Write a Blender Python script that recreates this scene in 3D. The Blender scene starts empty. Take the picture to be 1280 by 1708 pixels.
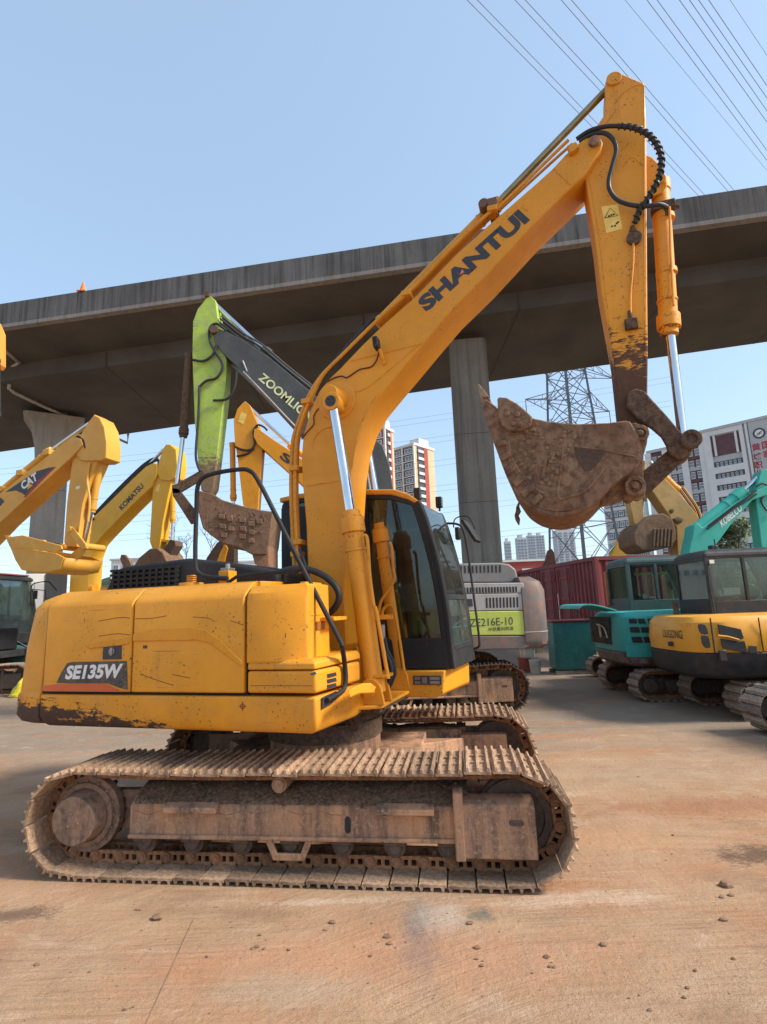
import bpy, math, random
from mathutils import Matrix, Vector
random.seed(7)
R_ = math.radians
SC = bpy.context.scene
COL = SC.collection
# ------------------------------------------------------------------ camera
CF, CTH, CRO, CH = 920.0, 0.176, -0.039, 1.80
_F = Vector((0, math.cos(CTH), math.sin(CTH)))
_U0 = Vector((0, -math.sin(CTH), math.cos(CTH)))
_R0 = Vector((1, 0, 0))
_R = _R0 * math.cos(CRO) + _U0 * math.sin(CRO)
_U = -_R0 * math.sin(CRO) + _U0 * math.cos(CRO)
_C = Vector((0, 0, CH))
cam_d = bpy.data.cameras.new('camera')
cam = bpy.data.objects.new('camera', cam_d)
COL.objects.link(cam)
cam.matrix_world = Matrix(((_R.x, _U.x, -_F.x, 0), (_R.y, _U.y, -_F.y, 0), (_R.z, _U.z, -_F.z, CH), (0, 0, 0, 1)))
cam_d.sensor_fit = 'VERTICAL'
cam_d.sensor_height = 36.0
cam_d.lens = CF / 1708.0 * 36.0
cam_d.clip_start = 0.05
cam_d.clip_end = 6000
SC.camera = cam
SC.render.resolution_x = 767
SC.render.resolution_y = 1024
# ------------------------------------------------------------------ light
SUN_AZ, SUN_EL = R_(-12), R_(40)          # azimuth from +X towards +Y
wd = bpy.data.worlds.new('World')
SC.world = wd
wd.use_nodes = True
wn = wd.node_tree
wn.nodes.clear()
sky = wn.nodes.new('ShaderNodeTexSky')
sky.sky_type = 'NISHITA'
sky.sun_disc = False
sky.sun_elevation = SUN_EL
sky.sun_rotation = R_(90) - SUN_AZ
sky.altitude = 0
sky.air_density = 1.0
sky.dust_density = 1.2
sky.ozone_density = 1.0
bg = wn.nodes.new('ShaderNodeBackground')
bg.inputs['Strength'].default_value = 0.15
wo = wn.nodes.new('ShaderNodeOutputWorld')
hz = wn.nodes.new('ShaderNodeMix'); hz.data_type = 'RGBA'     # thin even high haze over the clear sky
hz.inputs[0].default_value = 0.56
hz.inputs[7].default_value = (1.62, 2.22, 2.85, 1)
wn.links.new(sky.outputs[0], hz.inputs[6])
wn.links.new(hz.outputs[2], bg.inputs[0])
wn.links.new(bg.outputs[0], wo.inputs[0])
sl = bpy.data.lights.new('sun', 'SUN')
sl.energy = 2.6
sl.angle = R_(12)
sl.color = (1.0, 0.93, 0.82)
so = bpy.data.objects.new('sun', sl)
COL.objects.link(so)
_sd = Vector((math.cos(SUN_EL) * math.cos(SUN_AZ), math.cos(SUN_EL) * math.sin(SUN_AZ), math.sin(SUN_EL)))
so.rotation_euler = (-_sd).to_track_quat('-Z', 'Y').to_euler()
SC.view_settings.view_transform = 'Standard'
SC.view_settings.look = 'None'
SC.view_settings.gamma = 1.0
SC.view_settings.use_curve_mapping = False
SC.view_settings.exposure = 1.08

# ------------------------------------------------------------------ authoring helpers
def ray(x, y):
    return _F + _R * ((x - 640) / CF) - _U * ((y - 854) / CF)
def gz(x, y, z=0.0):
    d = ray(x, y); k = (z - CH) / d.z
    return _C + d * k
def atd(x, y, dist):
    """world point seen in direction x, y at ground distance Y = dist"""
    d = ray(x, y); return _C + d * (dist / d.y)

class Fr:
    """a ground frame: s forward, t to the far side, z up"""
    def __init__(s, ox, oy, yaw):
        s.o = Vector((ox, oy, 0)); s.yaw = yaw
        s.S = Vector((math.cos(yaw), -math.sin(yaw), 0)); s.T = Vector((math.sin(yaw), math.cos(yaw), 0))
    def loc(s, P):
        d = P - s.o; return (d.dot(s.S), d.dot(s.T), d.z)
    def pt(s, a, b, z): return s.o + s.S * a + s.T * b + Vector((0, 0, z))
    def on(s, t, x, y):
        d = ray(x, y); k = (t - (_C - s.o).dot(s.T)) / d.dot(s.T)
        q = s.loc(_C + d * k); return (q[0], q[2])
    def L(s, t, pts): return [s.on(t, x, y) for x, y in pts]
    def on3(s, t, x, y):
        a, z = s.on(t, x, y); return (a, t, z)

def tag(o, label=None, cat=None, group=None, kind=None):
    if label: o['label'] = label
    if cat: o['category'] = cat
    if group: o['group'] = group
    if kind: o['kind'] = kind
    return o
def empty(name, fr=None, loc=(0, 0, 0), rz=0.0):
    o = bpy.data.objects.new(name, None)
    COL.objects.link(o)
    if fr is not None:
        o.location = fr.o; o.rotation_euler = (0, 0, -fr.yaw)
    else:
        o.location = loc; o.rotation_euler = (0, 0, rz)
    return o

class MB:
    def __init__(s): s.v = []; s.f = []; s.mi = []
    def add(s, vs, fs, m=0):
        b = len(s.v); s.v.extend([tuple(v) for v in vs])
        for f in fs: s.f.append([b + i for i in f]); s.mi.append(m)
        return s
    def box(s, x0, x1, y0, y1, z0, z1, m=0):
        v = [(x, y, z) for z in (z0, z1) for y in (y0, y1) for x in (x0, x1)]
        return s.add(v, [(0, 2, 3, 1), (4, 5, 7, 6), (0, 1, 5, 4), (2, 6, 7, 3), (0, 4, 6, 2), (1, 3, 7, 5)], m)
    def rings(s, rings, closed=True, caps=True, m=0):
        n = len(rings[0]); vs = [p for r in rings for p in r]; fs = []
        for k in range(len(rings) - 1):
            for i in range(n if closed else n - 1):
                j = (i + 1) % n
                fs.append((k * n + i, k * n + j, (k + 1) * n + j, (k + 1) * n + i))
        if caps:
            fs.append(tuple(range(n))[::-1]); fs.append(tuple((len(rings) - 1) * n + i for i in range(n)))
        return s.add(vs, fs, m)
    def prism(s, pts, t0, t1, m=0):      # outline (s,z) given through t
        return s.rings([[(a, t0, z) for a, z in pts], [(a, t1, z) for a, z in pts]], m=m)
    def prismz(s, pts, z0, z1, m=0):
        return s.rings([[(a, b, z0) for a, b in pts], [(a, b, z1) for a, b in pts]], m=m)
    def prisms(s, pts, s0, s1, m=0):     # outline (t,z) along s
        return s.rings([[(s0, a, b) for a, b in pts], [(s1, a, b) for a, b in pts]], m=m)
    def tube(s, path, r, n=10, m=0, caps=True, rad=None):
        P = [Vector(p) for p in path]; rings = []
        up = None
        for i, p in enumerate(P):
            d = (P[min(i + 1, len(P) - 1)] - P[max(i - 1, 0)])
            if d.length < 1e-9: d = Vector((1, 0, 0))
            d.normalize()
            if up is None:
                up = Vector((0, 0, 1)) if abs(d.z) < .9 else Vector((0, 1, 0))
            u = d.cross(up)
            if u.length < 1e-6: u = d.cross(Vector((1, 0, 0)))
            u.normalize(); w = u.cross(d).normalized(); up = w
            rr = rad[i] if rad else r
            rings.append([p + (u * math.cos(a) + w * math.sin(a)) * rr for a in [2 * math.pi * k / n for k in range(n)]])
        return s.rings(rings, m=m, caps=caps)
    def cyl(s, p0, p1, r, r1=None, n=20, m=0):
        return s.tube([p0, p1], r, n, m, rad=[r, r if r1 is None else r1])
    def ring(s, c, ax, ro, ri, h, n=28, m=0):   # annulus, axis ax
        c = Vector(c); ax = Vector(ax).normalized(); u = ax.orthogonal().normalized(); w = ax.cross(u)
        def rr(r, k): return [c + ax * k + (u * math.cos(2 * math.pi * i / n) + w * math.sin(2 * math.pi * i / n)) * r for i in range(n)]
        R = [rr(ri, 0), rr(ro, 0), rr(ro, h), rr(ri, h), rr(ri, 0)]
        return s.rings(R, caps=False, m=m)
    def bolts(s, c, ax, R, k, r, h, m=0, a0=0.):
        c = Vector(c); ax = Vector(ax).normalized(); u = ax.orthogonal().normalized(); w = ax.cross(u)
        for i in range(k):
            a = a0 + 2 * math.pi * i / k; p = c + (u * math.cos(a) + w * math.sin(a)) * R
            s.cyl(p, p + ax * h, r, n=6, m=m)
        return s
    def lump(s, c, r, sq=(1, 1, 1), m=0, n=5):
        c = Vector(c); rg = []
        for k in range(1, n):
            ph = math.pi * k / n
            rg.append([c + Vector((math.cos(a) * math.sin(ph) * sq[0], math.sin(a) * math.sin(ph) * sq[1], math.cos(ph) * sq[2])) * r * random.uniform(.75, 1.2) for a in [2 * math.pi * i / 7 for i in range(7)]])
        return s.rings(rg, m=m)
    def mesh(s, name, mats, smooth=35):
        me = bpy.data.meshes.new(name); me.from_pydata(s.v, [], s.f)
        for m in (mats if isinstance(mats, (list, tuple)) else [mats]): me.materials.append(m)
        if any(s.mi): me.polygons.foreach_set('material_index', s.mi)
        import bmesh
        bm = bmesh.new(); bm.from_mesh(me); bmesh.ops.recalc_face_normals(bm, faces=bm.faces); bm.to_mesh(me); bm.free()
        if smooth:
            me.polygons.foreach_set('use_smooth', [True] * len(me.polygons))
            me.set_sharp_from_angle(angle=R_(smooth))
        me.update(); return me
    def build(s, name, mats, parent=None, bevel=0.0, smooth=35, seg=2):
        o = bpy.data.objects.new(name, s.mesh(name, mats, smooth)); COL.objects.link(o)
        if parent is not None: o.parent = parent
        if bevel:
            b = o.modifiers.new('bevel', 'BEVEL'); b.width = bevel; b.segments = seg; b.limit_method = 'ANGLE'; b.angle_limit = R_(38)
            b.use_clamp_overlap = True; b.harden_normals = False
        return o
def inst(src, parent, M, name=None):
    o = src.copy() if not isinstance(src, bpy.types.Mesh) else bpy.data.objects.new(name, src)
    COL.objects.link(o); o.parent = parent; o.matrix_parent_inverse = Matrix.Identity(4); o.matrix_local = M
    return o
def smooth_path(pts, k=6):
    """Catmull-Rom through the points"""
    P = [Vector(p) for p in pts]; out = []
    for i in range(len(P) - 1):
        a = P[max(i - 1, 0)]; b = P[i]; c = P[i + 1]; d = P[min(i + 2, len(P) - 1)]
        for j in range(k):
            t = j / k
            out.append(.5 * ((2 * b) + (c - a) * t + (2 * a - 5 * b + 4 * c - d) * t * t + (3 * b - a - 3 * c + d) * t ** 3))
    out.append(P[-1]); return out
def sm2(pts, k=4, closed=False):
    return [(p.x, p.y) for p in smooth_path([(a, b, 0) for a, b in pts], k)]

# ------------------------------------------------------------------ materials
MATS = {}
def mat(name):
    m = bpy.data.materials.new(name); m.use_nodes = True; nt = m.node_tree; nt.nodes.clear()
    out = nt.nodes.new('ShaderNodeOutputMaterial'); b = nt.nodes.new('ShaderNodeBsdfPrincipled')
    nt.links.new(b.outputs[0], out.inputs[0]); MATS[name] = m
    return m, nt, b
class N:
    def __init__(s, nt):
        s.nt = nt; tc = nt.nodes.new('ShaderNodeTexCoord'); s.P = tc.outputs['Object']
        s.geo = None
    def world(s):
        if s.geo is None: s.geo = s.nt.nodes.new('ShaderNodeNewGeometry')
        return s.geo.outputs['Position']
    def lk(s, a, b): s.nt.links.new(a, b)
    def mapp(s, v, sc=(1, 1, 1), rot=(0, 0, 0), loc=(0, 0, 0)):
        m = s.nt.nodes.new('ShaderNodeMapping'); m.inputs['Scale'].default_value = sc; m.inputs['Rotation'].default_value = rot
        m.inputs['Location'].default_value = loc; s.lk(v, m.inputs[0]); return m.outputs[0]
    def noise(s, v, scale, det=4, rough=.55, dist=0.):
        n = s.nt.nodes.new('ShaderNodeTexNoise'); n.inputs['Scale'].default_value = scale; n.inputs['Detail'].default_value = det
        n.inputs['Roughness'].default_value = rough; n.inputs['Distortion'].default_value = dist; s.lk(v, n.inputs['Vector']); return n.outputs['Fac']
    def vor(s, v, scale, feat='F1'):
        n = s.nt.nodes.new('ShaderNodeTexVoronoi'); n.inputs['Scale'].default_value = scale; n.feature = feat; s.lk(v, n.inputs['Vector']); return n.outputs['Distance']
    def ramp(s, f, stops):
        r = s.nt.nodes.new('ShaderNodeValToRGB'); e = r.color_ramp.elements
        while len(e) < len(stops): e.new(.5)
        for i, (p, c) in enumerate(stops):
            e[i].position = p
            e[i].color = (c, c, c, 1) if isinstance(c, (int, float)) else (c[0], c[1], c[2], 1)
        s.lk(f, r.inputs[0]); return r.outputs[0]
    def mix(s, f, a, b, mode='MIX'):
        m = s.nt.nodes.new('ShaderNodeMix'); m.data_type = 'RGBA'; m.blend_type = mode
        for v, i in ((f, 0), (a, 6), (b, 7)):
            if isinstance(v, (int, float)): m.inputs[i].default_value = v if i == 0 else (v, v, v, 1)
            elif isinstance(v, tuple): m.inputs[i].default_value = (v[0], v[1], v[2], 1)
            else: s.lk(v, m.inputs[i])
        return m.outputs[2]
    def math(s, op, a, b=0.0, c=None, clamp=False):
        m = s.nt.nodes.new('ShaderNodeMath'); m.operation = op; m.use_clamp = clamp
        for v, i in ((a, 0), (b, 1), (c, 2)):
            if v is None: continue
            if isinstance(v, (int, float)): m.inputs[i].default_value = v
            else: s.lk(v, m.inputs[i])
        return m.outputs[0]
    def sep(s, v):
        m = s.nt.nodes.new('ShaderNodeSeparateXYZ'); s.lk(v, m.inputs[0]); return m.outputs
    def bump(s, f, b, strength=.3, dist=.01):
        m = s.nt.nodes.new('ShaderNodeBump'); m.inputs['Strength'].default_value = strength; m.inputs['Distance'].default_value = dist
        s.lk(f, m.inputs['Height']); s.lk(m.outputs[0], b.inputs['Normal'])

def M_paint(name, col, chips=.35, dirt=.35, rough=.42, dirtcol=(.22, .13, .07), chipcol=(.055, .03, .02), mud=None, scr=True, edge=0., scale=1.0):
    """worn machine paint. mud = (centre, radius-ish, axis) list of worn zones in object space: (axis, edge, dir, soft)"""
    m, nt, b = mat(name); n = N(nt); P = n.P
    if scale != 1.0: P = n.mapp(P, (scale,) * 3)
    big = n.noise(P, 1.1, 5, .6); fine = n.noise(P, 38, 3, .6); mid = n.noise(P, 7, 6, .65)
    d = tuple(c * .80 for c in col)
    c = n.mix(n.ramp(big, [(.35, 0.), (.7, 1.)]), col, d)
    film = n.math('MULTIPLY', n.ramp(mid, [(.42, 0.), (.75, 1.)]), dirt)
    c = n.mix(film, c, dirtcol)
    # speckle chips
    sp = n.ramp(n.noise(P, 55, 2, .5), [(.655, 0.), (.68, 1.)])
    area = n.ramp(n.noise(P, 2.3, 3), [(.45, 0.), (.62, 1.)])
    chip = n.math('MULTIPLY', n.math('MULTIPLY', sp, area), chips * 2, clamp=True)
    if scr:
        for rot, sc in (((0, .5, .3), (1.2, 9, 60)), ((0, -.25, 1.2), (2.0, 9, 80))):
            s_ = n.ramp(n.noise(n.mapp(P, sc, rot), 1.6, 2, .4), [(.715, 0.), (.735, 1.)])
            s_ = n.math('MULTIPLY', s_, n.ramp(n.noise(P, 1.7, 2), [(.52, 0.), (.6, 1.)]))
            chip = n.math('MAXIMUM', chip, n.math('MULTIPLY', s_, chips, clamp=True))
    if edge:          # chipped edges
        bv = nt.nodes.new('ShaderNodeBevel'); bv.samples = 4; bv.inputs['Radius'].default_value = .016
        ge = nt.nodes.new('ShaderNodeNewGeometry'); dt = nt.nodes.new('ShaderNodeVectorMath'); dt.operation = 'DOT_PRODUCT'
        n.lk(bv.outputs[0], dt.inputs[0]); n.lk(ge.outputs['Normal'], dt.inputs[1])
        ew = n.ramp(dt.outputs['Value'], [(.90, 1.), (.985, 0.)])
        en = n.ramp(n.noise(P, 16, 6, .75), [(.53, 0.), (.60, 1.)])
        chip = n.math('MAXIMUM', chip, n.math('MULTIPLY', n.math('MULTIPLY', ew, en), edge, clamp=True))
    c = n.mix(chip, c, chipcol)
    runs = n.ramp(n.noise(n.mapp(P, (9, 9, 1.1)), 1.0, 5, .65), [(.60, 0.), (.74, 1.)])
    c = n.mix(n.math('MULTIPLY', n.math('MULTIPLY', runs, area), min(chips, .6) * .8), c, tuple(q * .45 for q in dirtcol))
    fade = n.ramp(n.noise(P, .8, 4, .6), [(.45, 0.), (.72, 1.)])
    c = n.mix(n.math('MULTIPLY', fade, .16), c, tuple(min(q * .9 + .16, 1) for q in col))
    rr = n.ramp(mid, [(.3, rough), (.8, min(rough + .3, 1))])
    if mud:
        x, y, z = n.sep(n.P)
        for ax, edge, dr, soft, mc in mud:
            a = {'x': x, 'z': z, 'w': x}[ax]
            v = n.math('MULTIPLY', n.math('SUBTRACT', a, edge), dr / soft) if ax != 'w' else n.math('ADD', n.math('MULTIPLY', n.math('SUBTRACT', x, edge[0]), -dr), n.math('MULTIPLY', n.math('SUBTRACT', z, edge[1]), -soft))
            v = n.math('ADD', v, n.math('MULTIPLY', n.math('SUBTRACT', n.noise(n.mapp(n.P, (.45, .8, 1.25)), 13, 9, .8), .5), 6.0))
            k = n.ramp(v, [(.45, 0.), (.6, 1.)])
            mc2 = n.mix(n.noise(n.P, 14, 6, .7), tuple(q * .5 for q in mc), tuple(q * 1.5 for q in mc))
            c = n.mix(k, c, mc2); rr = n.mix(k, rr, .85)
    nt.links.new(c, b.inputs['Base Color']); nt.links.new(rr, b.inputs['Roughness'])
    b.inputs['Specular IOR Level'].default_value = .4
    h = n.math('SUBTRACT', n.math('MULTIPLY', n.noise(P, 3.0, 3), .8), n.math('MULTIPLY', chip, .25))
    h = n.math('ADD', h, n.math('MULTIPLY', fine, .06))
    n.bump(h, b, .35, .012)
    return m
def M_mud(name, c1, c2, c3, scale=1.0, bump=.5, rough=.9, dist=.02, dark=.35, rnd=0., wear=0.):
    m, nt, b = mat(name); n = N(nt)
    a = n.noise(n.P, 3.2 * scale, 7, .65, .4); f = n.noise(n.P, 26 * scale, 6, .7)
    c = n.mix(n.ramp(a, [(.36, 0.), (.62, 1.)]), c1, c2)
    c = n.mix(n.ramp(f, [(.42, 0.), (.66, 1.)]), c, c3)
    k = n.ramp(n.noise(n.mapp(n.P, (1, 1, .35)), 8 * scale, 5, .7), [(.55, 0.), (.7, 1.)])
    c = n.mix(n.math('MULTIPLY', k, dark), c, (.03, .025, .022))
    if rnd:
        oi = nt.nodes.new('ShaderNodeObjectInfo')
        c = n.mix(1.0, c, n.ramp(oi.outputs['Random'], [(0., 1 - rnd), (1., 1 + rnd * .35)]), 'MULTIPLY')
    nt.links.new(c, b.inputs['Base Color']); b.inputs['Roughness'].default_value = rough
    if wear:      # edges rubbed to bare metal
        g_ = nt.nodes.new('ShaderNodeNewGeometry'); w_ = n.math('MULTIPLY', n.ramp(g_.outputs['Pointiness'], [(.52, 0.), (.58, 1.)]), wear)
        nt.links.new(n.mix(w_, c, (.42, .36, .31)), b.inputs['Base Color']); nt.links.new(n.mix(w_, rough, .42), b.inputs['Roughness'])
    b.inputs['Specular IOR Level'].default_value = .25
    n.bump(n.math('ADD', n.math('MULTIPLY', a, 1.2), n.math('MULTIPLY', f, .6)), b, bump, dist)
    return m
def M_plain(name, col, rough=.6, metal=0., var=.25, scale=6., bump=.15, spec=.5, dist=.004):
    m, nt, b = mat(name); n = N(nt)
    f = n.noise(n.P, scale, 5, .6)
    c = n.mix(n.ramp(f, [(.3, 0.), (.7, 1.)]), tuple(q * (1 - var) for q in col), tuple(min(q * (1 + var), 1) for q in col))
    nt.links.new(c, b.inputs['Base Color']); b.inputs['Metallic'].default_value = metal
    r = n.ramp(n.noise(n.P, scale * 3, 4), [(.3, max(rough - .08, .03)), (.75, min(rough + .12, 1))])
    nt.links.new(r, b.inputs['Roughness']); b.inputs['Specular IOR Level'].default_value = spec
    if bump: n.bump(f, b, bump, dist)
    return m
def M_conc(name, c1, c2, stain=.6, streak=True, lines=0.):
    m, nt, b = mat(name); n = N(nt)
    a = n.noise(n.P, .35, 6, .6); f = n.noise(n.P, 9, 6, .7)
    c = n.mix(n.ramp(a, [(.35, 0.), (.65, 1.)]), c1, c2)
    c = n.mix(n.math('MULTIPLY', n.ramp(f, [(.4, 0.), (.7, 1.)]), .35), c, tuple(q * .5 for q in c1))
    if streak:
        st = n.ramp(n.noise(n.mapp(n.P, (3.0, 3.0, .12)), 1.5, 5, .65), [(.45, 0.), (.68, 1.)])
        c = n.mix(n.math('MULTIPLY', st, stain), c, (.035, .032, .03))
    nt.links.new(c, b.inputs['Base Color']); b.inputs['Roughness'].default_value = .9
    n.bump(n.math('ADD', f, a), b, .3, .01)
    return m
def M_glass(name, tint=(.75, .85, .82), refl=.5, dirt=.12, rough=.03):
    m = bpy.data.materials.new(name); m.use_nodes = True; nt = m.node_tree; nt.nodes.clear(); MATS[name] = m
    out = nt.nodes.new('ShaderNodeOutputMaterial')
    tr = nt.nodes.new('ShaderNodeBsdfTransparent'); tr.inputs[0].default_value = (*tint, 1)
    gl = nt.nodes.new('ShaderNodeBsdfGlossy'); gl.inputs['Roughness'].default_value = rough; gl.inputs[0].default_value = (.9, .95, .95, 1)
    fr = nt.nodes.new('ShaderNodeFresnel'); fr.inputs[0].default_value = 1.45
    mx = nt.nodes.new('ShaderNodeMixShader'); n = N(nt)
    nt.links.new(n.math('ADD', n.math('MULTIPLY', fr.outputs[0], refl * 2), .02, clamp=True), mx.inputs[0])
    nt.links.new(tr.outputs[0], mx.inputs[1]); nt.links.new(gl.outputs[0], mx.inputs[2])
    df = nt.nodes.new('ShaderNodeBsdfDiffuse'); df.inputs[0].default_value = (.32, .30, .27, 1)
    mx2 = nt.nodes.new('ShaderNodeMixShader')
    nt.links.new(n.math('MULTIPLY', n.ramp(n.noise(n.P, 4, 6, .7), [(.35, .15), (.7, 1.)]), dirt), mx2.inputs[0])
    nt.links.new(mx.outputs[0], mx2.inputs[1]); nt.links.new(df.outputs[0], mx2.inputs[2]); nt.links.new(mx2.outputs[0], out.inputs[0])
    return m

YEL = (.77, .31, .010)
m_yel = M_paint('worn_yellow_paint', YEL, chips=.6, dirt=.16, edge=.8)
m_yelboom = M_paint('boom_yellow_paint', YEL, chips=.4, dirt=.12, edge=.6)
m_yelarm = M_paint('arm_yellow_paint', YEL, chips=.7, dirt=.15, edge=.9, mud=[('z', 4.10, -1, .42, (.105, .05, .028))])
m_skirt = M_paint('scuffed_yellow_paint', YEL, chips=.9, dirt=.28, edge=1., mud=[('w', (-1.12, 1.10), 1.0, 7.0, (.065, .036, .024))])
m_black = M_paint('black_paint', (.012, .012, .013), chips=.2, dirt=.2, rough=.58, dirtcol=(.07, .06, .05), chipcol=(.2, .19, .17))
def M_frame():
    m, nt, b = mat('streaked_rusty_frame'); n = N(nt); P = n.P
    a = n.noise(P, 2.6, 7, .65, .3); f = n.noise(P, 34, 6, .75)
    c = n.mix(n.ramp(a, [(.38, 0.), (.6, 1.)]), (.50, .26, .135), (.36, .21, .13))
    st = n.ramp(n.noise(n.mapp(P, (7, 7, .9)), 1.0, 6, .7), [(.44, 0.), (.66, 1.)])
    c = n.mix(n.math('MULTIPLY', st, .88), c, (.065, .052, .048))
    c = n.mix(n.ramp(f, [(.50, 0.), (.68, .75)]), c, (.50, .33, .22))
    c = n.mix(n.ramp(n.noise(P, 60, 4, .7), [(.58, 0.), (.70, .7)]), c, (.06, .04, .03))
    nt.links.new(c, b.inputs['Base Color']); b.inputs['Roughness'].default_value = .9; b.inputs['Specular IOR Level'].default_value = .2
    n.bump(n.math('ADD', n.math('MULTIPLY', a, .8), n.math('MULTIPLY', f, .9)), b, .5, .015); return m
m_frame = M_frame()
m_rub = M_plain('black_rubber', (.018, .018, .019), .55, var=.3)
m_chrome = M_plain('chrome_rod', (.62, .64, .66), .16, 1.0, var=.06, bump=0)
m_steel = M_plain('bare_steel', (.30, .27, .25), .45, .8, var=.3)
m_mudshoe = M_mud('dusty_track_steel', (.44, .265, .155), (.22, .12, .07), (.56, .40, .27), 1.6, .8, dark=.5, rnd=.38)
m_chain = M_mud('rusty_chain_steel', (.36, .165, .075), (.40, .22, .12), (.20, .09, .05), 1.4, .6, rnd=.4)
m_frame0 = M_mud('rusty_frame_steel', (.27, .16, .10), (.15, .105, .085), (.33, .21, .14), .9, .35, dark=.75)
m_idler = M_mud('dark_idler_steel', (.10, .07, .055), (.15, .10, .07), (.065, .05, .042), 1.0, .25, .75)
m_dirt = M_mud('packed_dirt', (.17, .10, .058), (.085, .05, .032), (.30, .20, .13), 1.6, 1.0, dist=.05)
m_bucket = M_mud('rusty_muddy_bucket_steel', (.21, .11, .065), (.32, .20, .125), (.13, .07, .045), .62, 1.0, dark=.5, dist=.05)
m_linkage = M_mud('dirty_dark_linkage', (.06, .038, .028), (.10, .065, .045), (.18, .11, .07), 1.3, .5)
m_glass = M_glass('tinted_cab_glass', (.36, .44, .41), .6, .05)
m_glassg = M_glass('green_cab_glass', (.22, .42, .34), .7, .22)
m_glassc = M_glass('dusty_cab_glass', (.70, .78, .75), .45, .05)
m_dark = M_plain('dark_interior', (.02, .02, .02), .8)
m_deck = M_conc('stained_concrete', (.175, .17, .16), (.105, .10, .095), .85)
m_soff = M_conc('soffit_concrete', (.105, .096, .086), (.065, .059, .053), .5, streak=False)  # the shade under the deck is put into this darker colour
m_lip = M_conc('pale_concrete_edge', (.30, .275, .245), (.24, .22, .20), .35)
m_pierl = M_conc('pale_pier_concrete', (.40, .37, .33), (.31, .285, .25), .25)
m_pier = M_conc('pier_concrete', (.235, .215, .18), (.17, .155, .13), .5)
m_white = M_plain('white_print', (.72, .70, .66), .6, var=.12, scale=30)
m_print = M_plain('dark_print', (.035, .035, .04), .5, var=.2, scale=30)
m_or = M_plain('orange_print', (.75, .16, .04), .5, var=.25, scale=20)
m_red = M_plain('red_print', (.35, .012, .02), .5)
m_tyre = m_rub

# ------------------------------------------------------------------ lettering (meshes made once, placed flat on the things that carry them)
TXT = {}
def prep_text(items):
    obs = []
    for key, s, bold in items:
        cu = bpy.data.curves.new('t', 'FONT'); cu.body = s; cu.size = 1.0; cu.offset = bold; cu.resolution_u = 3; cu.fill_mode = 'FRONT'
        o = bpy.data.objects.new('t', cu); COL.objects.link(o); obs.append((key, o))
    bpy.context.view_layer.update()
    dg = bpy.context.evaluated_depsgraph_get()
    for key, o in obs:
        me = bpy.data.meshes.new_from_object(o.evaluated_get(dg))
        vs = [v.co.copy() for v in me.vertices]; fs = [list(p.vertices) for p in me.polygons]
        x0 = min(v.x for v in vs); x1 = max(v.x for v in vs); y0 = min(v.y for v in vs); y1 = max(v.y for v in vs)
        TXT[key] = ([((v.x - x0) / (x1 - x0), (v.y - y0) / (y1 - y0)) for v in vs], fs)
        cu = o.data; bpy.data.objects.remove(o); bpy.data.curves.remove(cu); bpy.data.meshes.remove(me)
prep_text([('SHANTUI', 'SHANTUI', .055), ('SE135W', 'SE135W', .045), ('CAT', 'CAT', .04), ('KOMATSU', 'KOMATSU', .035), ('ZOOMLION', 'ZOOMLION', .02),
           ('SW', 'SW', .035), ('KOBELCO', 'KOBELCO', .03), ('LIUGONG', 'LIUGONG', .006), ('ZE', 'ZE216E-10', .0), ('ZH', '中联重科制造', .01),
           ('c1', '黄', .02), ('c2', '埔', .02), ('c3', '职', .02), ('c4', '国', .02), ('c5', '家', .02), ('c6', '业', .02)])
def text(key, p0, px, py, m, parent, name='lettering', curve=None):
    """p0 = bottom-left corner, px = bottom-right, py = top-left (3-D, parent space)"""
    p0, px, py = Vector(p0), Vector(px), Vector(py); a = px - p0; c = py - p0
    vs, fs = TXT[key]; b = MB()
    b.add([p0 + a * u + c * v for u, v in vs], fs)
    me = bpy.data.meshes.new(name); me.from_pydata(b.v, [], b.f); me.materials.append(m); me.update()
    o = bpy.data.objects.new(name, me); COL.objects.link(o); o.parent = parent
    return o
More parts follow.
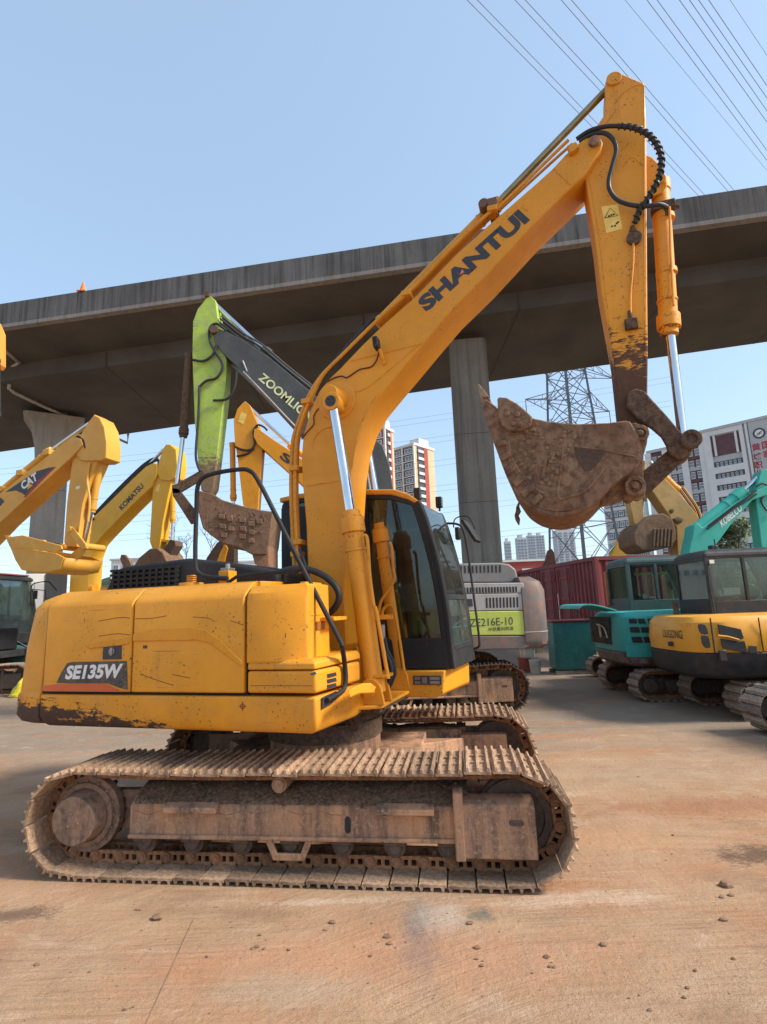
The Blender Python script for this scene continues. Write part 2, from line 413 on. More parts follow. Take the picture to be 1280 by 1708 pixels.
# ================================================================== SETTING
def M_ground():
    m, nt, b = mat('dusty_yard_concrete'); n = N(nt); P = n.world()
    x, y, z = n.sep(P)
    big = n.noise(P, .35, 6, .6, .3); mid = n.noise(P, 1.6, 7, .65, .3); fine = n.noise(P, 30, 5, .7); vf = n.noise(P, 110, 3, .6)
    c = n.mix(n.ramp(big, [(.36, 0.), (.6, 1.)]), (.44, .245, .135), (.37, .25, .165))
    c = n.mix(n.ramp(mid, [(.40, 0.), (.68, 1.)]), c, (.47, .325, .21))
    # greyer bare concrete further out
    g = n.math('ADD', n.math('MULTIPLY', n.math('SUBTRACT', y, 6.4), .45), n.math('MULTIPLY', n.math('SUBTRACT', n.noise(n.mapp(P, (.5, 2, 1)), .9, 5), .5), 2.2))
    c = n.mix(n.ramp(g, [(.2, 0.), (.9, .85)]), c, n.mix(n.noise(P, 3, 6, .7), (.185, .155, .125), (.34, .295, .24)))
    # orange dust drifts
    od = n.ramp(n.noise(n.mapp(P, (.55, 1.6, 1), (0, 0, .5)), 1.1, 6, .65, .6), [(.54, 0.), (.70, 1.)])
    c = n.mix(n.math('MULTIPLY', od, .75), c, (.46, .205, .10))
    wh = n.ramp(n.noise(n.mapp(P, (1.1, 2.4, 1), (0, 0, R_(-25)), (7, 2, 0)), 1.3, 8, .75, .8), [(.56, 0.), (.68, .6)])
    c = n.mix(wh, c, (.58, .46, .35))
    # scraped streaks in two directions
    s1 = n.noise(n.mapp(P, (1.6, 26, 1), (0, 0, R_(-38))), 1.0, 6, .7, .5)
    dx_, dy_ = n.math('SUBTRACT', x, 1.6), n.math('SUBTRACT', y, .2)
    rad_ = n.math('SQRT', n.math('ADD', n.math('MULTIPLY', dx_, dx_), n.math('MULTIPLY', dy_, dy_))); ang_ = n.math('ARCTAN2', dy_, dx_)
    cb_ = nt.nodes.new('ShaderNodeCombineXYZ'); n.lk(n.math('MULTIPLY', rad_, 17.0), cb_.inputs[0]); n.lk(n.math('MULTIPLY', ang_, 2.2), cb_.inputs[1])
    s2 = n.noise(cb_.outputs[0], 1.0, 7, .72, .5)
    sel = n.ramp(n.noise(P, .5, 3), [(.42, 0.), (.58, 1.)])
    s = n.mix(sel, s1, s2)
    c = n.mix(n.ramp(s, [(.54, 0.), (.74, .5)]), c, (.55, .42, .30))
    c = n.mix(n.ramp(s, [(.31, .65), (.45, 0.)]), c, (.24, .14, .08))
    gr = n.ramp(n.noise(P, 160, 4, .75), [(.40, .55), (.52, 0.)])
    c = n.mix(gr, c, (.16, .095, .055))
    wet = n.ramp(n.noise(n.mapp(P, (.6, 1.3, 1), (0, 0, .3), (3.1, 1.7, 0)), .9, 6, .65), [(.56, 0.), (.66, .55)])
    c = n.mix(wet, c, (.23, .135, .08))
    # dry cracks / dark scuffs
    sp = n.ramp(n.noise(P, 17, 4, .6), [(.655, 0.), (.70, .8)])
    c = n.mix(n.math('MULTIPLY', sp, n.ramp(mid, [(.45, 0.), (.6, 1.)])), c, (.12, .07, .045))
    # individual stains and patches
    def spot(c, px, py, rx, ry, col, k, rot=0.):
        q = gz(px, py)
        v = n.mapp(P, (1, 1, 1), (0, 0, 0), (-q.x, -q.y, 0)); v = n.mapp(v, (1 / rx, 1 / ry, 1), (0, 0, rot))
        l = n.nt.nodes.new('ShaderNodeVectorMath'); l.operation = 'LENGTH'; n.lk(v, l.inputs[0])
        d = n.math('ADD', l.outputs['Value'], n.math('ADD', n.math('MULTIPLY', n.math('SUBTRACT', n.noise(P, 5, 5, .7), .5), 2.2), n.math('MULTIPLY', n.math('SUBTRACT', n.noise(n.mapp(P, (1, 3, 1), (0, 0, R_(55))), 26, 6, .8), .5), 2.6)))
        f = n.math('MULTIPLY', n.ramp(d, [(.45, 1.), (.95, 0.)]), k)
        return n.mix(f, c, col)
    c = spot(c, 700, 1570, .13, .50, (.17, .155, .15), .85, R_(-20))
    c = spot(c, 735, 1530, .22, .20, (.42, .37, .32), .6)
    c = spot(c, 800, 1525, .10, .10, (.13, .14, .12), .8)
    c = spot(c, 1275, 1425, .45, .20, (.12, .075, .05), .9)
    c = spot(c, 1200, 1345, 1.3, .3, (.33, .165, .09), .8); c = spot(c, 1010, 1400, .8, .25, (.46, .27, .15), .6); c = spot(c, 640, 1600, 1.6, .35, (.47, .24, .14), .45)
    c = spot(c, 20, 1525, .35, .12, (.13, .085, .06), .8)  # dark patch on the ground left of the near track
    c = spot(c, 520, 1505, .5, .05, (.56, .47, .38), .45)
    c = spot(c, 960, 1500, .6, .12, (.60, .47, .36), .5)
    c = spot(c, 480, 1650, .5, .16, (.36, .30, .22), .45)
    c = spot(c, 900, 1300, 2.5, .5, (.40, .30, .20), .5)
    c = n.mix(1.0, c, (1.03, .985, .93), 'MULTIPLY')
    nt.links.new(c, b.inputs['Base Color']); b.inputs['Roughness'].default_value = .85; b.inputs['Specular IOR Level'].default_value = .25
    h = n.math('ADD', n.math('MULTIPLY', mid, 1.3), n.math('MULTIPLY', fine, .35)); h = n.math('ADD', h, n.math('MULTIPLY', s, .7)); h = n.math('ADD', h, n.math('MULTIPLY', vf, .12))
    n.bump(h, b, .9, .03)
    return m
g = MB()
xs = [-3000, -600, -120, -30, -10, 10, 30, 120, 600, 3000]
vs = [(x, y, 0) for y in xs for x in xs]
g.add(vs, [(j * 10 + i, j * 10 + i + 1, j * 10 + i + 11, j * 10 + i + 10) for j in range(9) for i in range(9)])
tag(g.build('ground', M_ground(), smooth=0), kind='structure')
# slab joint
a, b_ = gz(322, 1535), gz(238, 1720); d = (b_ - a).normalized(); nrm = Vector((-d.y, d.x, 0)) * .0022
j = MB(); j.add([a - nrm + Vector((0, 0, .003)), a + nrm + Vector((0, 0, .003)), b_ + nrm + Vector((0, 0, .003)), b_ - nrm + Vector((0, 0, .003))], [(0, 1, 2, 3)])
tag(j.build('ground_joint', M_plain('joint_dirt', (.22, .13, .08), .9), smooth=0), kind='structure')
# clods of earth lying on the slab
cl = MB()
for k in range(2600):
    if k % 2: px, py = random.gauss(random.choice((700, 980, 430, 1120)), 60), random.gauss(random.choice((1530, 1600, 1480, 1660)), 22)
    else: px, py = random.uniform(-20, 1300), random.uniform(1480, 1705)
    if py < 1500 and px < 980: continue
    q = gz(px, py); r = random.uniform(.0012, .0034); cl.add([(q.x - r, q.y - r, 0), (q.x + r, q.y - r * .6, 0), (q.x + r * .3, q.y + r, 0), (q.x, q.y, r * 1.1)], [(0, 1, 3), (1, 2, 3), (2, 0, 3)])
for k in range(120):
    px, py = random.uniform(-20, 1300), random.uniform(1480, 1705)
    if k % 3 == 0: px, py = random.gauss(1010, 140), random.gauss(1400, 90)
    if k % 5 == 0: px, py = random.gauss(600, 180), random.gauss(1560, 35)
    if py < 1500 and px < 980: continue
    q = gz(px, max(py, 1180)); r = random.choice([.003, .004, .004, .005, .006, .010])
    cl.lump((q.x, q.y, r * .35), r, (1.2, .9, .6))
for px, py, r in ((264, 1533, .04), (555, 1540, .022), (430, 1580, .018), (421, 1583, .012), (62, 1610, .016), (543, 1552, .014), (783, 1541, .022), (796, 1582, .02), (795, 1600, .012), (912, 1597, .018), (918, 1613, .014), (925, 1614, .012), (1007, 1577, .022), (1212, 1478, .045), (1205, 1497, .02), (1220, 1494, .02), (1207, 1535, .025), (647, 1563, .025), (650, 1575, .018), (150, 1622, .01), (208, 1685, .012), (228, 1518, .012)):
    q = gz(px, py); r *= .8; cl.lump((q.x, q.y, r * .3), r, (1.3, .9, .55))
tag(cl.build('earth_clods', M_mud('clod_earth', (.26, .15, .09), (.36, .22, .14), (.17, .10, .065), 8)), 'scattered small brown earth clods on the dusty yard floor', 'earth', kind='stuff')

# ------------------------------------------------------------------ viaduct
yn = lambda x: 21.05 - .1773 * x
yw = lambda x: 23.64 - .196 * x
yf = lambda x: 31.98 - .274 * x
viad = empty('viaduct', loc=(0, 21, 0)); tag(viad, 'weathered grey concrete motorway viaduct crossing the whole yard overhead', 'viaduct')
st = [-95, -60, -40, -28, -20, -14, -8, -2, 4, 10, 16, 24, 36, 60, 95]
def vrings(f): return [[(x, y - 21, z) for y, z in f(x)] for x in st]
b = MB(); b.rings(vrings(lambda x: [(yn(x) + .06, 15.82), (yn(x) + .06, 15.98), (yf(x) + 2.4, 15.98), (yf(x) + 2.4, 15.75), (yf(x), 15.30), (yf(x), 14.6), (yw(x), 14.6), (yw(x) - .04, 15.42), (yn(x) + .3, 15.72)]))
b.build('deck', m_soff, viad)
b = MB(); b.rings(vrings(lambda x: [(yn(x), 15.9), (yn(x), 17.0), (yn(x) + .25, 17.0), (yn(x) + .42, 16.0), (yn(x) + .42, 15.99), (yn(x) + .1, 15.99)]))
b.rings(vrings(lambda x: [(yf(x) + 2.1, 15.985), (yf(x) + 2.2, 17.0), (yf(x) + 2.42, 17.0), (yf(x) + 2.42, 15.985)]))
b.build('parapet', m_deck, viad)
b = MB(); b.rings(vrings(lambda x: [(yn(x) - .025, 15.72), (yn(x) - .025, 15.895), (yn(x) + .09, 15.895), (yn(x) + .28, 15.71)]))
b.build('drip_edge', m_lip, viad)
# construction joints of the parapet and web, each a dark filler strip
m_joint = M_plain('joint_dark', (.05, .045, .04), .9)
for x in [-33, -27.1, -20.3, -13.9, -7.2, -.6, 6.3, 12.6, 19.4]:
    MB().box(x, x + .03, yn(x) - 21 - .006, yn(x) - 21 + .05, 15.9, 17.005).build('parapet_joint', m_joint, viad)
    MB().prism([(x, 14.592), (x + .06, 14.592), (x + .06, 15.4), (x, 15.4)], yw(x) - 21 - .05, yf(x) - 21).build('expansion_joint', m_joint, viad)
def pier(cx, cy, w, dp, yaw, flare, label):
    r = empty('viaduct_pier', loc=(cx, cy, 0), rz=yaw); tag(r, label, 'pier', 'concrete piers under the viaduct')
    ch = .16
    def sec(z, k=0.):
        a, c = w / 2 + k, dp / 2 + k * .3
        return [(-a + ch, -c, z), (a - ch, -c, z), (a, -c + ch, z), (a, c - ch, z), (a - ch, c, z), (-a + ch, c, z), (-a, c - ch, z), (-a, -c + ch, z)]
    L = [sec(0), sec(3.2), sec(6.4), sec(9.6), sec(11.4)]
    L += [sec(12.6, flare * .12), sec(13.5, flare * .4), sec(14.25, flare)]
    MB().rings(L).build('shaft', m_pierl if flare else m_pier, r)
    for z in (3.2, 6.4, 9.6): MB().rings([[(x * 1.004, y * 1.004, z + q) for x, y, _ in sec(0)] for q in (-.012, .012)]).build('formwork_joint', m_joint, r)
    MB().box(-w * .28, w * .28, -dp * .3, dp * .3, 14.25, 14.6).build('bearing', m_joint, r)
pier(4.35, 24.95, 1.72, 1.5, R_(-6), 0.0, 'straight square concrete pier right of the raised bucket teeth')
pier(-20.2, 32.6, 1.75, 1.7, R_(32), .75, 'flared concrete pier at the left behind the low yellow bucket')
pp = empty('drain_pipe', loc=(-20, 28, 14)); tag(pp, 'pale bent drain pipe hung under the viaduct above the left pier', 'pipe')
path = [gz(-30, 566, 15.5), gz(10, 586, 15.5), gz(32, 605, 15.4), gz(20, 612, 15.35), gz(15, 648, 14.45), gz(24, 655, 14.42), gz(70, 677, 14.42), gz(150, 711, 14.42), gz(213, 739, 14.42), gz(214, 724, 14.42)]
m_pvc = M_plain('pale_pipe', (.42, .39, .34), .6)
MB().tube([p - Vector((-20, 28, 14)) for p in path], .085, 10).build('pipe', m_pvc, pp)
for px, py in ((60, 672), (110, 694), (160, 716)):
    p = gz(px, py, 14.42) - Vector((-20, 28, 14)); MB().box(p.x - .03, p.x + .03, p.y - .11, p.y + .11, p.z - .1, p.z + .2).build('pipe_bracket', m_steel, pp)
cone = MB(); q = gz(136, 486, 17.0); cone.cyl((0, 0, 0), (0, 0, .55), .16, .03, n=12); cone.box(-.2, .2, -.2, .2, 0, .04)
co = cone.build('traffic_cone', M_plain('orange_plastic', (.8, .18, .02), .5)); co.location = (q.x, yn(q.x) + .12, 17.0)
tag(co, 'small orange cone standing on the viaduct parapet at the left', 'cone')

# ------------------------------------------------------------------ pylon and wires
m_galv = M_plain('galvanised_steel', (.14, .15, .165), .6, .2)
PY = atd(975, 925, 62); PY = Vector((PY.x, PY.y, 0))
pyl = empty('lattice_pylon', loc=PY, rz=R_(24)); tag(pyl, 'tall grey lattice electricity pylon seen under the viaduct above the raised bucket', 'pylon')
def half(z): return 3.0 - z * .052 if z < 27 else 1.6 - (z - 27) * .04
lev = [0, 5.5, 10.5, 15, 19, 22.5, 25.5, 28.5, 31.5, 34.5, 38]
c4 = [(-1, -1), (1, -1), (1, 1), (-1, 1)]
for i in range(4): MB().tube([(c4[i][0] * half(z), c4[i][1] * half(z), z) for z in lev], .17, 4).build('leg', m_galv, pyl)
b = MB()
for i in range(4):
    a_, c_ = c4[i], c4[(i + 1) % 4]
    for k in range(len(lev) - 1):
        z0, z1 = lev[k], lev[k + 1]; h0, h1 = half(z0), half(z1)
        A0, C0 = Vector((a_[0] * h0, a_[1] * h0, z0)), Vector((c_[0] * h0, c_[1] * h0, z0)); A1, C1 = Vector((a_[0] * h1, a_[1] * h1, z1)), Vector((c_[0] * h1, c_[1] * h1, z1))
        for p, q in ((A0, C1), (C0, A1), (A1, C1)): b.cyl(p, q, .06, n=4)
        X = (A0 + C0 + A1 + C1) / 4
        for p in (A0, A1):
            M_ = (p + X) / 2; b.cyl(M_, Vector((p.x, p.y, M_.z)), .035, n=4)
        for p in (C0, C1):
            M_ = (p + X) / 2; b.cyl(M_, Vector((p.x, p.y, M_.z)), .035, n=4)
b.build('bracing', m_galv, pyl)
for z, ln in ((20.5, 5.0), (24.5, 4.6), (29, 6.2), (34, 5)):
    h = half(z)
    for sx in (-1, 1):
        b = MB()
        T_ = Vector((sx * (h + ln), 0, z + .2))
        for sy in (-1, 1):
            A = Vector((sx * h, sy * h, z)); A2 = Vector((sx * h, sy * h, z + 1.5))
            b.cyl(A, T_, .06, n=4); b.cyl(A2, T_, .05, n=4)
            for t in (.3, .6):
                b.cyl(A.lerp(T_, t), A2.lerp(T_, t), .04, n=4); b.cyl(A.lerp(T_, t), A2.lerp(T_, max(t - .3, 0)), .035, n=4)
        b.tube([T_, T_ + Vector((0, 0, -1.6))], .06, 6)
        b.build('cross_arm', m_galv, pyl)
m_wire = M_plain('wire', (.20, .21, .23), .6)
def wire(pa, pb, sag, gap, r, label, n=18, dz=0.):
    b = MB()
    for g_ in (-gap / 2, gap / 2):
        pts = []
        for i in range(n + 1):
            t = i / n; p = pa.lerp(pb, t); p = p + Vector((g_, 0, dz * g_ - sag * 4 * t * (1 - t))); pts.append(p - pa)
        b.tube(pts, r, 4)
    o = b.build('power_line', m_wire); o.location = pa; return o
for i, (x0, y0, x1, y1, z) in enumerate(((788, 0, 966, 182, 27), (868, 0, 1166, 321, 27), (945, 0, 1215, 313, 27), (1043, 0, 1280, 285, 30), (1088, 0, 1280, 260, 27), (1142, 0, 1280, 195, 27), (1174, 0, 1280, 154, 27), (1218, 0, 1280, 93, 30))):
    A, B_ = gz(x0, y0, z), gz(x1, y1, z); d = (B_ - A); d.normalize(); d.z = 0
    faint = z == 30
    w = wire(A - d * 25, A + d * 170, -.0, 0.0 if faint else .42, .008 if faint else .013, '')
    tag(w, ['leftmost overhead wire pair, passing behind the boom tip', 'second overhead wire pair from the left, passing behind the arm top', 'third overhead wire pair, clearing the arm top on the right', 'faint single overhead wire between the third and the next pair', 'fourth overhead wire pair, reaching the right edge above the viaduct', 'fifth overhead wire pair, in the upper right sky', 'sixth overhead wire pair, close to the upper right corner', 'faint single overhead wire cutting the upper right corner'][i], 'power line', 'overhead wires')
rows = ((790, 640), (818, 680), (852, 722), (882, 770), (908, 812), (946, 866), (976, 908))
for i, (ya, yb) in enumerate(rows):
    A, B_ = atd(-80, ya, 95), atd(1120, yb - 12, 95)
    w = wire(A, B_, 1.5, 0.0, .03, ''); w2 = w.data
    tag(w, ['topmost', 'second highest', 'third highest', 'middle', 'fifth highest', 'second lowest', 'lowest'][i] + ' of the wires stretched across the pale sky below the viaduct', 'power line', 'wires below the viaduct')
    A2, B2 = atd(-80, ya + 9, 95), atd(1120, yb - 3, 95); b = MB()
    b.tube([A.lerp(B_, t / 12) - A + Vector((0, 0, -6 * (t / 12) * (1 - t / 12))) for t in range(13)], .021, 4)
    b.tube([A2.lerp(B2, t / 12) - A + Vector((0, 0, -6 * (t / 12) * (1 - t / 12))) for t in range(13)], .021, 4)
    w.data = b.mesh('power_line', m_wire)

# ------------------------------------------------------------------ buildings far off
m_bw = M_plain('pale_wall', (.62, .61, .59), .9, var=.08, scale=.3, bump=0)
m_bt = M_plain('tan_wall', (.60, .43, .27), .9, var=.08, scale=.2, bump=0)
m_br = M_plain('red_wall', (.34, .07, .055), .9, var=.12, scale=.3, bump=0)
m_bp = M_plain('maroon_wall', (.115, .06, .062), .9, var=.2, scale=.5, bump=0)
m_bd = M_plain('dark_window_bay', (.045, .05, .06), .35, var=.3, scale=.6, bump=0)
m_bg = M_plain('window_pane', (.13, .17, .20), .12, var=.35, scale=.5, bump=0)
m_grey = M_plain('grey_wall', (.42, .42, .42), .9, var=.08, scale=.3, bump=0)
pane_me = MB().box(-.5, .5, -.03, .03, -.5, .5).mesh('pane', m_bg, 0)
frame_me = MB().box(-.5, .5, -.06, .02, -.5, .5).mesh('window', m_bw, 0)
def window(par, s, t, z, w, h, nx=1, nz=1, ang=0., mfr=None):
    """a window of the facade: frame (part) with its panes (sub-parts)"""
    M = Matrix.Translation((s, t, z)) @ Matrix.Rotation(ang, 4, 'Z')
    o = inst(frame_me, par, M @ Matrix.Diagonal((w, 1, h, 1)), 'window')
    for i in range(nx):
        for k in range(nz):
            pw, ph = (1 - .12) / nx, (1 - .14) / nz
            inst(pane_me, o, Matrix.Translation(((i - (nx - 1) / 2) * pw, -.05, (k - (nz - 1) / 2) * ph)) @ Matrix.Diagonal((pw * .84, 1, ph * .86, 1)), 'pane')
def tower(px, Y, ztop, w, d, yaw, name, label, floors, cols, side):
    P = atd(px, 900, Y)
    r = empty(name, loc=(P.x, P.y, 0), rz=yaw); tag(r, label, 'building')
    # local: near corner at origin, left facade along -x, right facade along +y
    MB().box(-w, 0, 0, d, 0, ztop).build('wall', m_bt, r)
    MB().box(-w - .15, -.0, -.4, -.02, 0, ztop - .5).build('front_wall', m_br if w > 13 else m_bp, r)
    for k in range(cols + 1):
        x = -w + k * (w / cols); MB().box(x - .35, x + .35, -.9, -.41, 0, ztop).build('pilaster', m_bw, r)
    MB().box(-w - .3, .3, -.6, d + .3, ztop, ztop + 1.0).build('roof', m_bw, r)
    MB().box(-w * .45, -w * .05, d * .3, d * .8, ztop + 1, ztop + 4).build('roof_house', m_bw, r)
    fh = 3.1
    for f in range(floors):
        z = ztop - 2.0 - f * fh
        MB().box(-w + .3, -.3, -.75, -.42, z - 1.5, z - 1.1).build('balcony', m_bw, r)
        for k in range(cols):
            x = -w + (k + .5) * (w / cols); window(r, x, -.43, z + .2, w / cols * .62, 1.8, 2)
    MB().box(.02, .3, d * .12, d * .40, 0, ztop - .3).build('dark_bay', m_bd, r)
    MB().box(.02, .5, d * .42, d * .62, 0, ztop - .3).build('red_bay', m_br, r)
    for f in range(floors):
        z = ztop - 2.2 - f * fh; MB().box(.31, .8, d * .13, d * .39, z - .5, z + .6).build('balcony', m_bw, r)
tower(699, 215, 67, 12, 13, R_(-42), 'apartment_tower', 'shorter apartment tower right of the boom with a tan gable and red strip', 11, 2, 0)
tower(650, 190, 66, 14, 6, R_(-30), 'apartment_tower', 'red and white apartment tower half hidden behind the yellow boom', 11, 2, 0)
m_ft = M_plain('far_tower_wall', (.42, .44, .46), .9, var=.06, scale=.2, bump=0)
m_fb = M_plain('far_tower_glass', (.16, .20, .25), .5, var=.2, scale=.4, bump=0)
for i, (x0, x1, yt, lab) in enumerate(((842, 852, 903, 'narrow pale far tower just right of the pier'), (862, 879, 897, 'pale far apartment tower with dark window bays'), (880, 893, 893, 'blue grey far tower beside the pale one'), (894, 908, 893, 'white fronted far tower nearest the container'), (928, 958, 884, 'broad grey green glass tower behind the pylon'))):
    Y = 520 + i * 25; A, B_ = atd(x0, yt, Y), atd(x1, yt, Y); w = B_.x - A.x
    r = empty('distant_tower', loc=(A.x, Y, 0)); tag(r, lab, 'building', 'distant towers')
    MB().box(0, w, 0, w * .8, 0, A.z).build('wall', m_ft, r); MB().box(w * .2, w * .6, 1, w * .6, A.z, A.z + 3).build('roof_house', m_ft, r)
    for a, c in ((.08, .28), (.40, .60), (.72, .92)):
        b = MB()
        for k in range(int(A.z / 3)): b.box(w * a, w * c, -.3, -.02, k * 3 + .6, k * 3 + 2.4)
        b.build('window_bay', m_fb, r)
A = atd(868, 937, 95); r = empty('brick_hall', loc=(A.x, 95, 0)); tag(r, 'low brick red hall with white panel behind the grey counterweight', 'building')
MB().box(-9, 5.2, 0, 9, 0, A.z).build('wall', m_br, r); MB().box(-9.3, 5.5, -.3, 9.3, A.z, A.z + .35).build('roof', m_bw, r)
MB().box(.2, 3.2, -.15, -.02, 3, A.z - 1.2).build('white_panel', m_bw, r)
for k in range(5): window(r, .7 + k * .55, -.2, A.z - 2.2, .3, 1.1)
A = atd(186, 935, 130); r = empty('white_building', loc=(A.x, 130, 0)); tag(r, 'small white flat roofed building below the wooded hill', 'building')
MB().box(0, 9, 0, 8, 0, A.z).build('wall', m_bw, r); MB().box(-.3, 9.3, -.3, 8, A.z, A.z + .4).build('roof', m_grey, r)
for f in range(3):
    for k in range(4): window(r, 1.2 + k * 2.1, -.05, A.z - 1.8 - f * 3.2, 1.3, 1.6, 2)
A = atd(382, 938, 140); r = empty('white_building', loc=(A.x, 140, 0)); tag(r, 'far white block with dark fins seen under the brown bucket', 'building')
MB().box(0, 8, 0, 8, 0, A.z).build('wall', m_bw, r); MB().box(-.2, 8.2, -.2, 8.2, A.z, A.z + .3).build('roof', m_bw, r)
for k in range(6): MB().box(.8 + k * 1.15, 1.3 + k * 1.15, -.1, -.02, 4, A.z - 1).build('window_fin', m_bd, r)

# school building on the right
ZT = 50.0
Pa, Pb = gz(1173, 722, ZT), gz(1283, 697, ZT); dv = (Pb - Pa); syaw = -math.atan2(dv.y, dv.x)
sf = Fr(Pa.x, Pa.y, syaw)
r = empty('school_building', sf); tag(r, 'big grey and maroon school building with red wall lettering at the right', 'building')
PXL = lambda x, y: sf.on(0, x, y)
s_end = 30.0
sp = lambda x: PXL(x, 800)[0]
b = MB(); b.box(-.6, s_end + 12, .35, 16, 0, ZT).build('wall', m_grey, r)
MB().box(-.9, s_end + 12, -.5, 16, ZT, ZT + .8).build('roof', m_grey, r)
def zz(x, y): return PXL(x, y)[1]
col1 = (PXL(1174, 740)[0], PXL(1186, 740)[0]); col2 = (PXL(1236, 740)[0], PXL(1243, 740)[0])
colr = PXL(1253, 740)[0]
MB().box(col1[0], col1[1], -.3, .34, 0, ZT).build('pilaster', m_bw, r)
MB().box(col2[0], col2[1], -.3, .34, 0, ZT).build('pilaster', m_bw, r)
MB().box(col2[1] + .5, col2[1] + 1.1, -.3, .34, 0, ZT).build('pilaster', m_bw, r)
MB().box(colr, s_end + 12, -.32, .34, 0, ZT).build('sign_wall', m_grey, r)
MB().box(col1[1], col2[0], -.25, .34, zz(1210, 722), ZT).build('roof_beam', m_bw, r)
MB().box(col1[1] + .05, col2[0] - .05, .15, .34, zz(1210, 758), zz(1210, 724)).build('maroon_panel', m_bp, r)
for px in (1191, 1228): s_ = PXL(px, 745)[0]; MB().box(s_, s_ + .6, -.1, .14, zz(1210, 758), zz(1210, 722)).build('pilaster', m_bw, r)
fh = (zz(1210, 768) - zz(1210, 788))
z = zz(1210, 768); k = 0
while z > 2:
    MB().box(col1[1], col2[0], .2, .34, z - fh * .45, z).build('window_band', m_bd, r)
    MB().box(col1[1], col2[0], -.28, .19, z - fh, z - fh * .46).build('balcony', m_bw, r)
    if k < 9:
        W = col2[0] - col1[1]
        for q in range(6): window(r, col1[1] + W * (.12 + q * .15), .17, z - fh * .24, W * .085, fh * .30, 2)
    z -= fh; k += 1
# left wing, set back
zt2 = zz(1165, 738)
s0 = PXL(1080, 760)[0]
MB().box(s0, -.9, .8, 14, 0, zt2).build('wing_wall', m_bp, r)
MB().box(s0 - .4, -.9, .3, 14, zt2, zt2 + .9).build('roof', m_grey, r)
nb = 3; bw = (-.9 - s0) / nb
for k in range(nb + 1):
    x = s0 + k * bw; MB().box(x - .9, x + .9, .1, .79, 0, zt2).build('pilaster', m_bw, r)
z = zt2 - 1.5
for f in range(12):
    MB().box(s0 + .9, -.95, .55, .79, z - 3.2, z - 2.2).build('spandrel', m_grey if f % 2 else m_bp, r)
    for k in range(nb):
        for q in range(2): window(r, s0 + k * bw + bw * (.33 + q * .36), .72, z - 1.1, bw * .24, 2.1, 3, 2)
    z -= fh
# low front block further left
zt3 = zz(1040, 826); s1 = PXL(1012, 860)[0]; s2_ = PXL(1082, 860)[0]
MB().box(s1, s2_, -1.5, .78, 0, zt3).build('wing_wall', m_bw, r)
z = zt3 - 1.5
for f in range(8):
    MB().box(s1 + .6, s2_ - .6, -1.75, -1.52, z - 2.2, z).build('window_band', m_bd, r)
    for q in range(6): window(r, s1 + 1.6 + q * (s2_ - s1 - 3.2) / 5, -1.78, z - 1.1, 1.6, 1.7, 2)
    z -= fh
# crest and lettering on the sign wall
cs, cz = PXL(1267, 723); rad = (zz(1267, 715) - zz(1267, 731)) / 2 * 1.1
MB().ring((cs, -.46, cz), (0, 1, 0), rad, rad * .72, .12).build('crest_ring', m_print, r)
MB().cyl((cs, -.42, cz), (cs, -.34, cz), rad * .71, n=24).build('crest_disc', m_white, r)
b = MB(); b.tube([(cs - rad * .5, -.44, cz - rad * .3), (cs, -.44, cz - rad * .25), (cs + rad * .1, -.44, cz + rad * .1), (cs + rad * .5, -.44, cz + rad * .35)], rad * .07, 6); b.tube([(cs - rad * .3, -.44, cz + rad * .05), (cs + rad * .45, -.44, cz - rad * .1)], rad * .06, 6)
b.build('crest_mark', m_print, r)
for key, px, py in (('c1', 1262, 746), ('c2', 1264, 762), ('c3', 1265.5, 776), ('c6', 1267, 790), ('c4', 1279, 742), ('c5', 1281, 757)):
    s_, z_ = PXL(px, py); h = 1.05
    text(key, (s_ - h, -.36, z_ - h), (s_ + h, -.36, z_ - h), (s_ - h, -.36, z_ + h), m_red, r)

# ------------------------------------------------------------------ hill and trees
m_hill = M_mud('wooded_hillside', (.045, .06, .035), (.07, .085, .045), (.03, .04, .025), .02, .6, dist=6.)
A = atd(205, 925, 700); b = MB(); rg = []
for k in range(9):
    f = k / 8; rr = 170 * (1 - f) ** .75 + 2
    rg.append([(A.x + math.cos(a) * rr * 1.25 * random.uniform(.9, 1.1), 830 + math.sin(a) * rr * random.uniform(.9, 1.1), -2 + f * (A.z + 2) * random.uniform(.97, 1.0)) for a in [2 * math.pi * i / 40 for i in range(40)]])
b.rings(rg); tag(b.build('hill', m_hill, smooth=60), kind='structure')
def M_leaf(name, c1, c2):
    m, nt, bb = mat(name); n = N(nt)
    oi = nt.nodes.new('ShaderNodeNewGeometry')
    c = n.mix(oi.outputs['Random Per Island'], c1, c2); nt.links.new(c, bb.inputs['Base Color']); bb.inputs['Roughness'].default_value = .6
    bb.inputs['Subsurface Weight'].default_value = 0
    return m
m_leaf = M_leaf('green_leaf', (.05, .085, .02), (.12, .17, .05)); m_bark = M_mud('bark', (.10, .075, .055), (.14, .11, .08), (.07, .05, .04), 3)
